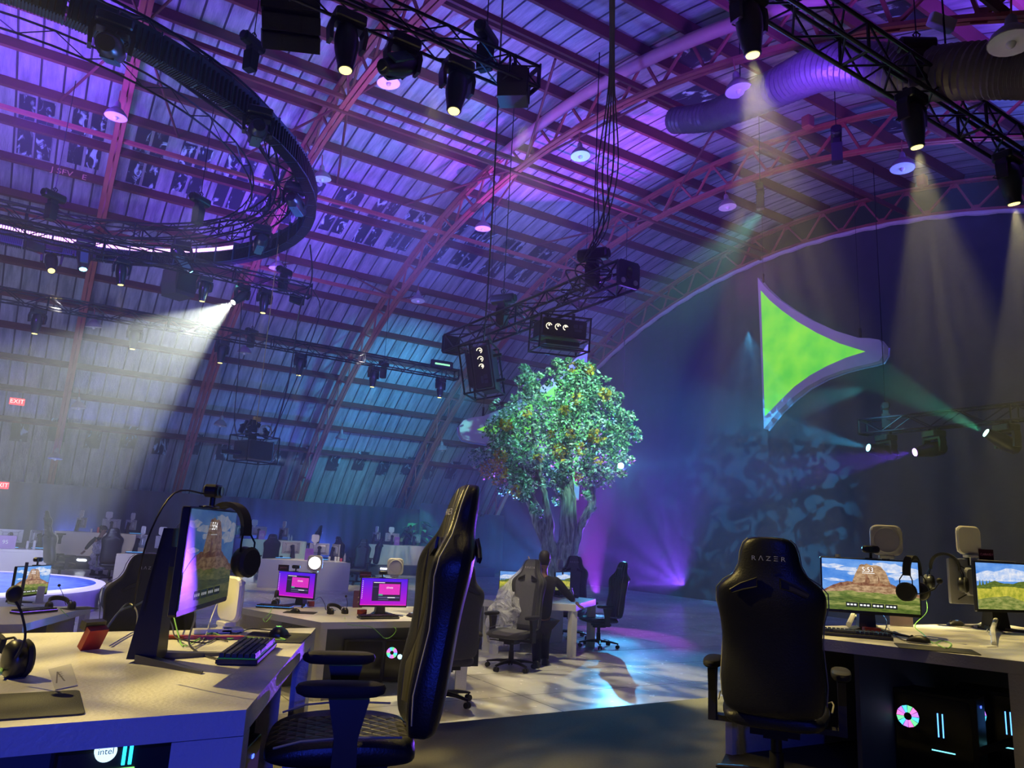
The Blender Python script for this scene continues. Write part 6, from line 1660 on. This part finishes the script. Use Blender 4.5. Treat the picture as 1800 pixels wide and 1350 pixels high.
# potted plant
def plant():
    p = on_far(733, 28.9, ZF)
    t = thing('leafy_plant', 'big leafy plant lit teal behind the back desk, broad drooping leaves', 'plant', p)
    mb = MB(); mb.lathe([(.16, 0), (.22, .05), (.24, .40), (.20, .40), (.19, .36)], 16); mb.build('pot', M_BLACK, t, True)
    r = random.Random(4); st = MB(); lf = MB()
    for k in range(26):
        a = r.uniform(0, 2 * PI); L = r.uniform(.5, .95); h = r.uniform(.9, 1.75); lean = r.uniform(.15, .75) if k > 2 else 1.1
        b = Vector((.05 * math.cos(a), .05 * math.sin(a), .36)); tip = Vector((lean * math.cos(a) * .55, lean * math.sin(a) * .55, h))
        mid = b.lerp(tip, .5) + Vector((0, 0, .12)); st.tube([b, mid, tip], .012, 5)
        d = Vector((math.cos(a), math.sin(a), .25)).normalized(); s = Vector((-math.sin(a), math.cos(a), 0)); w = L * .20
        pts = []
        for i in range(6):
            u = i / 5; c = tip + d * (L * .55 * u) - Vector((0, 0, .30 * L * u * u)); ww = w * math.sin(PI * min(1, .12 + u * .88)) * (1 - .3 * u)
            pts += [c - s * ww + Vector((0, 0, .03)), c, c + s * ww + Vector((0, 0, .03))]
        lf.add(pts, [(3 * i, 3 * i + 1, 3 * i + 4, 3 * i + 3) for i in range(5)] + [(3 * i + 1, 3 * i + 2, 3 * i + 5, 3 * i + 4) for i in range(5)])
    st.build('stems', mat('plant_stem', (.10, .22, .08), .6), t, True); lf.build('leaves', mat('plant_leaf', (.12, .42, .20), .4), t, True)
    spot('plant_light', (p.x - 1.5, p.y - 3.0, 4.5), (p.x, p.y, 1.8), (.1, 1.0, .7), 420, 28)
plant()

# ---------------------------------------------------------------- exit signs on the far side
for px, py, lab in ((30, 706, 'upper red glowing exit sign on the vault wall at the left'), (2, 853, 'lower red glowing exit sign cut by the left edge')):
    p = roofhit(px, py, 21.2) if py < 800 else rayy(px, py, 29.4)
    t = thing('exit_sign', lab, 'exit sign', p, 0.05)
    mb = MB(); mb.rbox((0, 0, 0), (.42, .05, .22), .02, 2, 'y'); mb.build('housing', glow('exit_red', (1, .05, .08), 1.3), t)
    words('lettering', 'EXIT', .19, (0, -.028, 0), (PI / 2, 0, 0), glow('exit_white', (1, .75, .7), 1.4), t)
# ---------------------------------------------------------------- the tree
TD_ = 17.6
def T(px, py, dd=0.0): return far(px, py, TD_ + dd)
def tree():
    base = at(990, 1073, 0)
    t = thing('tree', 'tall tree with a dense crown lit green and teal, forked trunk lit violet from behind', 'tree', base)
    W = lambda p: Vector(p) - base
    trunks = [([(990, 1074, 0), (988, 1030, 0), (990, 985, 0), (998, 940, 0), (1000, 890, 0), (994, 840, 0), (998, 780, 0), (1010, 720, 0), (1018, 670, 0)], [.50, .37, .29, .24, .20, .19, .15, .10, .04]),
              ([(978, 1010, 0), (968, 965, .05), (952, 925, .15), (938, 890, .25), (926, 862, .35), (915, 825, .4), (892, 780, .5), (880, 745, .5)], [.26, .24, .20, .16, .14, .11, .07, .03]),
              ([(966, 960, .0), (966, 925, -.1), (961, 890, -.2), (955, 858, -.2), (945, 810, -.3), (935, 750, -.3)], [.13, .12, .10, .08, .07, .03]),
              ([(1003, 975, .1), (1016, 935, .15), (1030, 908, .2), (1041, 885, .2), (1041, 855, .2), (1037, 825, .25), (1048, 790, .3), (1065, 755, .3)], [.20, .14, .12, .11, .09, .08, .06, .03]),
              ([(1022, 925, .15), (1035, 905, .0), (1048, 893, -.1)], [.08, .06, .03]),
              ([(1010, 740, 0), (1050, 700, .2), (1080, 720, .3)], [.06, .04, .02]), ([(994, 830, 0), (960, 760, .3), (930, 690, .2), (925, 665, .2)], [.08, .06, .04, .02]),
              ([(1000, 1060, 0), (1020, 1074, -.2), (1035, 1080, -.3)], [.22, .12, .04]), ([(980, 1060, 0), (962, 1076, -.2), (948, 1082, -.3)], [.22, .12, .04])]
    m, nt, b = _nt('tree_bark')
    tc = nt.nodes.new('ShaderNodeTexCoord'); mp = nt.nodes.new('ShaderNodeMapping'); mp.inputs['Scale'].default_value = (9, 9, 1.6)
    nt.links.new(tc.outputs['Object'], mp.inputs[0])
    nz = nt.nodes.new('ShaderNodeTexNoise'); nz.inputs['Scale'].default_value = 1.5; nz.inputs['Detail'].default_value = 8; nz.inputs['Distortion'].default_value = .6
    nt.links.new(mp.outputs[0], nz.inputs['Vector'])
    cr = nt.nodes.new('ShaderNodeValToRGB'); cr.color_ramp.elements[0].position = .35; cr.color_ramp.elements[0].color = (.06, .055, .05, 1); cr.color_ramp.elements[1].position = .65; cr.color_ramp.elements[1].color = (.34, .32, .29, 1)
    nt.links.new(nz.outputs['Fac'], cr.inputs[0]); nt.links.new(cr.outputs[0], b.inputs['Base Color']); b.inputs['Roughness'].default_value = .8
    bp = nt.nodes.new('ShaderNodeBump'); bp.inputs['Strength'].default_value = 1; bp.inputs['Distance'].default_value = .06; nt.links.new(nz.outputs['Fac'], bp.inputs['Height']); nt.links.new(bp.outputs[0], b.inputs['Normal'])
    r = random.Random(2)
    mb = MB()
    for pts, rad in trunks:
        P = [W(T(*p)) for p in pts]; out = []; ro = []
        for i in range(len(P) - 1):
            a = P[max(i - 1, 0)]; bb = P[i]; c = P[i + 1]; d = P[min(i + 2, len(P) - 1)]
            for k in range(4):
                u = k / 4; out.append(0.5 * ((2 * bb) + (c - a) * u + (2 * a - 5 * bb + 4 * c - d) * u * u + (3 * bb - a - 3 * c + d) * u ** 3) + Vector((r.uniform(-.02, .02), r.uniform(-.02, .02), 0)))
                ro.append((rad[i] + (rad[i + 1] - rad[i]) * u) * r.uniform(.93, 1.07))
        out.append(P[-1]); ro.append(rad[-1]); ro = [q_ * .82 for q_ in ro]
        n0 = len(mb.v); mb.tube(out, ro, 14)
        # flutes along the bark
        for j in range(len(out)):
            for k in range(14):
                q = Vector(mb.v[n0 + j * 14 + k]); c = out[j]; f = 1 + .10 * math.sin(k * 2.7 + j * .12) + r.uniform(-.04, .04)
                mb.v[n0 + j * 14 + k] = tuple(c + (q - c) * f)
    mb.build('trunk', m, t, True)
    clumps = [(935, 690, 26), (930, 665, 16), (995, 662, 26), (1035, 668, 26), (1005, 700, 38), (1050, 705, 32), (960, 730, 40), (905, 735, 36), (872, 755, 26), (1010, 750, 44), (1060, 760, 36),
              (1090, 765, 24), (1100, 748, 14), (900, 785, 42), (868, 800, 28), (860, 825, 20), (950, 790, 44), (1005, 800, 42), (1055, 805, 38), (1085, 790, 24), (900, 838, 24), (925, 848, 26), (958, 838, 26), (990, 842, 20), (1030, 838, 24), (1060, 838, 22),
              (1078, 715, 14), (920, 870, 12), (938, 893, 9), (1030, 868, 10), (978, 880, 7), (950, 905, 7), (1072, 690, 12), (985, 640, 9), (1033, 648, 14)]
    _r = random.Random(21)
    for _k in range(150):
        a, b_, q = clumps[_r.randrange(28)]; an = _r.uniform(0, 2 * PI)
        x_, y_ = a + q * 1.22 * math.cos(an), b_ + q * 1.22 * math.sin(an)
        if sum((x_ - u) ** 2 + (y_ - v) ** 2 < (w * .95) ** 2 for u, v, w in clumps[:28]) == 0 and y_ < 875: clumps.append((x_, y_, _r.uniform(4.5, 9.5)))
    r = random.Random(11); mb = MB(); vs = []; fs = []; mi = []
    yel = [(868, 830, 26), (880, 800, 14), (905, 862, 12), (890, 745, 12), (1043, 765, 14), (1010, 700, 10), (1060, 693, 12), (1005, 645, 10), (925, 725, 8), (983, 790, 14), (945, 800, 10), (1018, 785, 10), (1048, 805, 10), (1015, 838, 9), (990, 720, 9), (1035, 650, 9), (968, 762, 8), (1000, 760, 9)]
    R3 = ROT
    for cx_, cy_, rp in clumps:
        rp = rp * (.88 if rp > 16 else 1); rad = rp / FPX * TD_; depth = max(rad, .3) * 1.0 + (.5 if rp > 30 else .1)
        c = W(T(cx_, cy_, 0)); n = int(125 * (rp / 10) ** 1.75)
        for k in range(n):
            u = Vector((r.gauss(0, 1), r.gauss(0, 1), r.gauss(0, 1))).normalized()
            rr = r.uniform(.35, 1.0) ** .6 * (1 + .35 * math.sin(7 * u.x + cx_) * math.sin(6 * u.z + cy_) * math.cos(5 * u.y + cx_))
            off = ROT @ Vector((u.x * rad * rr, u.y * rad * rr, u.z * depth * rr))
            p = c + off
            sx_, sy_ = cx_ + u.x * rp * rr, cy_ - u.y * rp * rr
            col = r.choice((0, 0, 1, 3, 3, 4))
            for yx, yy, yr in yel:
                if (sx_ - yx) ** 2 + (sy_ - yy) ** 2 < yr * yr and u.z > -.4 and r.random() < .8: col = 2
            s = r.uniform(.035, .065)
            a = Vector((r.uniform(-1, 1), r.uniform(-1, 1), r.uniform(-.9, .5))).normalized()
            bvec = a.cross(Vector((r.uniform(-1, 1), r.uniform(-1, 1), r.uniform(-1, 1)))).normalized()
            k0 = len(vs)
            vs += [p - a * s, p + bvec * s * .45, p + a * s, p - bvec * s * .45 + a * s * .1]
            fs.append((k0, k0 + 1, k0 + 2, k0 + 3)); mi.append(col)
    mb.v = [tuple(v) for v in vs]; mb.f = fs; mb.mi = mi
    def leafm(name, c):
        m, nt, b = _nt(name); b.inputs['Base Color'].default_value = (*c, 1); b.inputs['Roughness'].default_value = .45
        tcx = nt.nodes.new('ShaderNodeTexCoord'); nz = nt.nodes.new('ShaderNodeTexNoise'); nz.inputs['Scale'].default_value = 4; nt.links.new(tcx.outputs['Object'], nz.inputs['Vector'])
        mx = nt.nodes.new('ShaderNodeMix'); mx.data_type = 'RGBA'; mx.inputs[6].default_value = (*[x * .6 for x in c], 1); mx.inputs[7].default_value = (*[min(1, x * 1.3) for x in c], 1)
        nt.links.new(nz.outputs['Fac'], mx.inputs[0]); nt.links.new(mx.outputs[2], b.inputs['Base Color']); return m
    mb.build('foliage', [leafm('leaf_green', (.17, .36, .17)), leafm('leaf_pale_green', (.40, .52, .42)), leafm('leaf_yellow', (.62, .36, .03)), leafm('leaf_painted_shade', (.05, .13, .06)), leafm('leaf_painted_highlight', (.58, .72, .62))], t)  # darkest and palest tones paint shaded gaps and highlights into the crown
tree()
# ---------------------------------------------------------------- people
def skinned(name, joints, edges, m, parent, sub=2, root=0):
    """joints: list of (Vector, radius or (rx, ry))"""
    me = bpy.data.meshes.new(name); me.from_pydata([tuple(j[0]) for j in joints], edges, [])
    me.materials.append(m)
    o = bpy.data.objects.new(name, me); COL.objects.link(o); o.parent = parent
    me.attributes  # keep
    bm = bmesh.new(); bm.from_mesh(me); lay = bm.verts.layers.skin.verify()
    bm.verts.ensure_lookup_table()
    for i, v in enumerate(bm.verts):
        r = joints[i][1]; v[lay].radius = (r, r) if not isinstance(r, tuple) else r
        v[lay].use_root = (i == root)
    bm.to_mesh(me); bm.free()
    s = o.modifiers.new('skin', 'SKIN'); s.use_smooth_shade = True; s.branch_smoothing = .6
    if sub: u = o.modifiers.new('smooth', 'SUBSURF'); u.levels = sub; u.render_levels = sub
    return o
M_SKIN = mat('skin', (.30, .17, .11), .5); M_CLOTH = mat('black_clothing', (.006, .006, .008), .8, bump=.3, bscale=30); M_TROUS = mat('dark_trousers', (.010, .010, .013), .8, bump=.2)
M_HAIR = mat('dark_hair', (.012, .010, .008), .6, bump=.5, bscale=90); M_SHOE = mat('black_shoe', (.012, .012, .012), .5)
def hand(parent, wrist, d, thumb, s=1.0, curl=.5, m=None):
    """palm plus five bent fingers as one skinned mesh; d = direction of the fingers, thumb = side of the thumb"""
    d = Vector(d).normalized(); th = Vector(thumb); th = (th - d * th.dot(d)).normalized(); n = d.cross(th)
    J = [(wrist, .024 * s), (wrist + d * .045 * s, (.034 * s))]; E_ = [(0, 1)]
    for k, (o_, L) in enumerate(((.033, .072), (.012, .080), (-.010, .075), (-.031, .060))):
        b = wrist + d * .085 * s + th * o_ * s; i = len(J)
        J += [(b, .0105 * s), (b + d * L * .5 * s + n * curl * .012 * s, .009 * s), (b + d * L * .85 * s + n * curl * .036 * s, .008 * s)]
        E_ += [(1, i), (i, i + 1), (i + 1, i + 2)]
    i = len(J); J += [(wrist + d * .03 * s + th * .042 * s, .012 * s), (wrist + d * .065 * s + th * .062 * s + n * .01 * s, .010 * s)]; E_ += [(1, i), (i, i + 1)]
    return skinned('hand', J, E_, m or M_SKIN, parent, 1, 1)
def head(parent, c, look, s=1.0, hair='short', skin=None):
    """head with face on a frame: look = direction of the nose"""
    y = Vector(look).normalized(); x = y.cross(Vector((0, 0, 1))).normalized(); z = x.cross(y)
    R = Matrix((x, y, z)).transposed(); sk = skin or M_SKIN
    rings = []
    for t_, w, f, b in ((-.125, .030, .050, .02), (-.11, .048, .078, .045), (-.085, .058, .088, .062), (-.05, .066, .088, .080), (-.01, .072, .090, .092), (.03, .076, .092, .100), (.065, .074, .088, .098), (.095, .062, .070, .084), (.115, .040, .045, .056), (.124, .012, .012, .018)):
        r = []
        for k in range(16):
            a = 2 * PI * k / 16; ys = math.sin(a); r.append(c + R @ Vector((w * math.cos(a), (f if ys > 0 else b) * ys, t_)) * s)
        rings.append(r)
    mb = MB(); mb.loft(rings)
    def add_ball(p, rr, sc): 
        n0 = len(mb.v); mb.ball((0, 0, 0), rr * s, 6, sc)
        for i in range(n0, len(mb.v)): mb.v[i] = tuple(c + R @ (Vector(mb.v[i]) + Vector(p) * s))
    add_ball((0, .098, -.025), .016, (.8, 1.1, 1.5)); add_ball((.078, -.01, -.01), .02, (.4, .8, 1.4)); add_ball((-.078, -.01, -.01), .02, (.4, .8, 1.4))
    h = mb.build('head', sk, parent, True)
    e = MB()
    for sx in (-1, 1):
        n0 = len(e.v); e.ball((0, 0, 0), .011 * s, 5, (1.3, .6, .7))
        for i in range(n0, len(e.v)): e.v[i] = tuple(c + R @ (Vector(e.v[i]) + Vector((sx * .030, .086, .002)) * s))
    e.build('eye', mat('eye_dark', (.03, .02, .02), .2), h, True)
    e = MB(); n0 = 0; e.ball((0, 0, 0), .02 * s, 5, (1.3, .4, .35))
    e.v = [tuple(c + R @ (Vector(v) + Vector((0, .088, -.062)) * s)) for v in e.v]; e.build('mouth', mat('lips', (.25, .09, .07), .5), h, True)
    rings = []
    drop = {'short': -.05, 'bun': -.06}[hair]
    for t_, w, f, b in ((drop - .03, .060, .0, .076), (drop, .072, .01, .094), (-.01, .081, .02, .104), (.03, .084, .07, .110), (.065, .083, .098, .108), (.098, .070, .082, .094), (.122, .046, .052, .062), (.134, .014, .014, .02)):
        r = []
        for k in range(16):
            a = 2 * PI * k / 16; ys = math.sin(a); r.append(c + R @ Vector((w * math.cos(a), (f if ys > 0 else b) * ys, t_)) * s)
        rings.append(r)
    mb = MB(); mb.loft(rings)
    if hair == 'bun': mb.ball(tuple(c + R @ Vector((0, -.10, .06)) * s), .045 * s, 8)
    mb.build('hair', M_HAIR, parent, True)
def figure(name, label, J, look, hair='short', jacket=M_CLOTH, trous=M_TROUS, legs=True, hands=True, girth=1.0, skin=None):
    """J: joint name -> world position. One skinned body; jacket, trousers, shoes and hair are its children"""
    base = Vector(((J['footL'].x + J['footR'].x) / 2, (J['footL'].y + J['footR'].y) / 2, min(J['footL'].z, J['footR'].z) - .04))
    t = thing(name, label, 'person', base)
    q = {k: v - base for k, v in J.items()}; g = girth
    mid = lambda a, b, f=.5: q[a].lerp(q[b], f)
    pel = mid('hipL', 'hipR'); neck = q['neck']; chest = pel.lerp(neck, .72); waist = pel.lerp(neck, .32)
    V_ = [(pel, .12 * g), (waist, .115 * g), (chest, .135 * g), (neck - (neck - chest) * .12, .06), (q['head'] - Vector((0, 0, .05)), .05),
          (q['shL'], .05), (q['elL'], .038), (q['wrL'], .026), (q['shR'], .05), (q['elR'], .038), (q['wrR'], .026),
          (q['hipL'], .08), (q['knL'], .055), (q['footL'], .035), (q['hipR'], .08), (q['knR'], .055), (q['footR'], .035)]
    E_ = [(0, 1), (1, 2), (2, 3), (3, 4), (2, 5), (5, 6), (6, 7), (2, 8), (8, 9), (9, 10), (0, 11), (11, 12), (12, 13), (0, 14), (14, 15), (15, 16)]
    skinned('body', V_, E_, skin or M_SKIN, t, 1)
    Jk = [(pel - (waist - pel) * .25, .150 * g), (waist, .140 * g), (chest, .165 * g), (neck - (neck - chest) * .15, .085),
          (q['shL'], .075), (q['elL'], .058), (q['elL'].lerp(q['wrL'], .9), .043), (q['shR'], .075), (q['elR'], .058), (q['elR'].lerp(q['wrR'], .9), .043)]
    skinned('jacket', Jk, [(0, 1), (1, 2), (2, 3), (2, 4), (4, 5), (5, 6), (2, 7), (7, 8), (8, 9)], jacket, t, 2)
    if legs:
        ht = lambda a, b, f: q[a].lerp(q[b], f)
        Tr = [(pel, .138 * g), (q['hipL'] * .75 + q['knL'] * .25, .102), (q['knL'], .075), (ht('knL', 'footL', .98), .060), (q['hipR'] * .75 + q['knR'] * .25, .102), (q['knR'], .075), (ht('knR', 'footR', .98), .060)]
        skinned('trousers', Tr, [(0, 1), (1, 2), (2, 3), (0, 4), (4, 5), (5, 6)], trous, t, 2)
        f = Vector((look[0], look[1], 0)).normalized()
        for k in ('footL', 'footR'):
            R_ = []; x = Vector((f.y, -f.x, 0))
            for u, w, h in ((-.08, .03, .05), (-.05, .042, .09), (.02, .044, .08), (.10, .05, .05), (.16, .044, .035), (.185, .02, .02)):
                c = q[k] + f * u; z0 = q[k].z - .038
                R_.append([Vector((c.x + x.x * w * a, c.y + x.y * w * a, z0 + h * b)) for a, b in ((-1, 0), (1, 0), (1, .6), (.6, 1), (-.6, 1), (-1, .6))])
            mb = MB(); mb.loft(R_); mb.build('shoe', M_SHOE, t, True)
    head(t, q['head'], look, 1.0, hair, skin)
    if hands:
        for w, e, th in (('wrL', 'elL', 1), ('wrR', 'elR', -1)):
            d = q[w] - q[e]; hand(t, q[w], d, Vector((look[0], look[1], .2)), 1.0, .7, skin)
    return t
# man in black leaning on the table
PD = 10.95
def Q(px, py, dd=0.0): return far(px, py, PD + dd)
fw = ray(950, 1000).xy.normalized()
J = dict(head=Q(957, 984, -.02), neck=Q(956, 1007, .0), shL=Q(938, 1018, .02), shR=Q(976, 1018, .05), elL=Q(926, 1010, .10), wrL=Q(929, 993, .22), elR=Q(997, 1044, .12), wrR=Q(1011, 1058, .16),
         hipL=Q(944, 1088, 0), hipR=Q(962, 1088, .05), knL=Q(943, 1128, .02), knR=Q(957, 1126, .12), footL=at(943, 1168, .04), footR=at(958, 1163, .04))
man = figure('person', 'person in black seen from behind, one hand on the table, the other raising a bag', J, (fw.x + .15, fw.y, -.15), 'short', girth=1.08)
# far person carrying a bag
PD = 24.6
px_ = ray(180, 960)
J = dict(head=Q(181.5, 932, 0), neck=Q(177, 942, .02), shL=Q(184, 948, -.05), shR=Q(167, 947, 0), elL=Q(186, 962, -.12), wrL=Q(180, 967, -.28), elR=Q(157, 957, .0), wrR=Q(149, 967, -.05),
         hipL=Q(179, 975, 0), hipR=Q(170, 975, 0), knL=Q(176, 992, -.05), knR=Q(165, 992, .05), footL=at(177, 1010, .04), footR=at(163, 1009, .04))
figure('person', 'person in a black suit by the back desks carrying a clear sack', J, (.75, -.55, -.35), 'bun', girth=1.0)
# person behind the plant desk, bending
pb = on_far(707, 29.3, ZF)
J = {k: pb + Vector(v) for k, v in dict(head=(.22, -.12, 1.50), neck=(.12, 0, 1.38), shL=(.22, .10, 1.28), shR=(.0, -.12, 1.28), elL=(.42, .0, 1.08), wrL=(.52, -.15, .92), elR=(.22, -.28, 1.05), wrR=(.36, -.38, .88), hipL=(-.05, .1, .88), hipR=(-.12, -.08, .88), knL=(-.05, .1, .47), knR=(-.1, -.1, .47), footL=(-.08, .1, .04), footR=(-.14, -.1, .04)).items()}
figure('person', 'person in a dark top bending over the plant desk', J, (.9, -.3, -.5), 'short')

# clear plastic bags
def film(name):
    m, nt, b = _nt(name)
    b.inputs['Base Color'].default_value = (.75, .76, .85, 1); b.inputs['Roughness'].default_value = .18; b.inputs['Specular IOR Level'].default_value = .9
    tc = nt.nodes.new('ShaderNodeTexCoord'); nz = nt.nodes.new('ShaderNodeTexNoise'); nz.inputs['Scale'].default_value = 5; nz.inputs['Detail'].default_value = 6; nz.inputs['Distortion'].default_value = 1.5
    nt.links.new(tc.outputs['Object'], nz.inputs['Vector'])
    bp = nt.nodes.new('ShaderNodeBump'); bp.inputs['Strength'].default_value = 1; bp.inputs['Distance'].default_value = .08; nt.links.new(nz.outputs['Fac'], bp.inputs['Height']); nt.links.new(bp.outputs[0], b.inputs['Normal'])
    r = nt.nodes.new('ShaderNodeMapRange'); r.inputs[1].default_value = .35; r.inputs[2].default_value = .7; r.inputs[3].default_value = .22; r.inputs[4].default_value = .75
    nt.links.new(nz.outputs['Fac'], r.inputs[0]); nt.links.new(r.outputs[0], b.inputs['Alpha']); return m
M_FILM = film('clear_plastic_film')
def sack(name, label, spine, widths, D, seed, flat_=.45):
    """crumpled sack along a spine given as photo positions at distance D"""
    r = random.Random(seed); C = [far(x, y, D + d) for x, y, d in spine]; base = C[-1].copy()
    right = ROT @ Vector((1, 0, 0)); dep = ROT @ Vector((0, 0, -1)); rings = []
    N = 28; out = []
    for i in range(len(C) - 1):
        for k in range(5): u = k / 5; out.append((C[i].lerp(C[i + 1], u), widths[i] + (widths[i + 1] - widths[i]) * u))
    out.append((C[-1], widths[-1]))
    for j, (c, w) in enumerate(out):
        rr = []
        for k in range(N):
            a = 2 * PI * k / N; f = 1 + .12 * math.sin(k * 3.1 + j * .8 + seed) + .10 * math.sin(k * 1.3 - j * 1.1) + r.uniform(-.06, .06)
            rr.append(c - base + right * (w * math.cos(a) * f) + dep * (w * flat_ * math.sin(a) * f))
        rings.append(rr)
    mb = MB(); mb.loft(rings); o = mb.build(name, M_FILM, None, True, label, 'bag'); o.location = base; return o
sack('plastic_bag', 'large clear plastic bag hanging from the raised hand of the person in black', [(932, 988, .05), (922, 1005, 0), (905, 1035, -.05), (893, 1070, -.1), (884, 1100, -.1), (884, 1128, -.1), (884, 1135, -.1)], [.04, .10, .19, .24, .23, .20, .06], 10.75, 3)
sack('plastic_bag', 'clear bulging sack carried in front of the person in the black suit', [(184, 948, 0), (180, 955, 0), (181, 970, 0), (178, 985, 0), (174, 998, 0), (174, 1003, 0)], [.10, .22, .26, .27, .24, .06], 24.0, 5, .7)
# chalk scrawl on the purlin left of the arch truss and small leftovers
_pur = min((o for o in bpy.data.objects if o.name.startswith('trim_')), key=lambda o: abs((sum((Vector(c) for c in o.bound_box), Vector()) / 8 - roofhit(130, 308, 22.0)).yz.length))
p = roofhit(125, 308, 21.95)
tw = words('chalk_lettering', 'J SFV   E', .24, (p.x - .05, p.y - .07, p.z), (PI / 2 - .25, 0, 0), mat('chalk_orange', (.9, .5, .3), .8), _pur)
# ---------------------------------------------------------------- stage haze filling the hall
hz = bpy.data.materials.new('stage_haze'); hz.use_nodes = True
nt = hz.node_tree; nt.nodes.clear()
o_ = nt.nodes.new('ShaderNodeOutputMaterial'); v_ = nt.nodes.new('ShaderNodeVolumeScatter')
v_.inputs['Color'].default_value = (0.9, 0.92, 1.0, 1); v_.inputs['Density'].default_value = 0.0075
v_.inputs['Anisotropy'].default_value = 0.2
nt.links.new(v_.outputs[0], o_.inputs['Volume'])
mb = MB(); mb.bbox((X0 + 0.05, 3.7, 0.46), (18.6, 31.5, 11.9))
mb.build('stage_haze', hz, label='thin stage haze hanging in the air of the hall', cat='haze', kind='stuff')
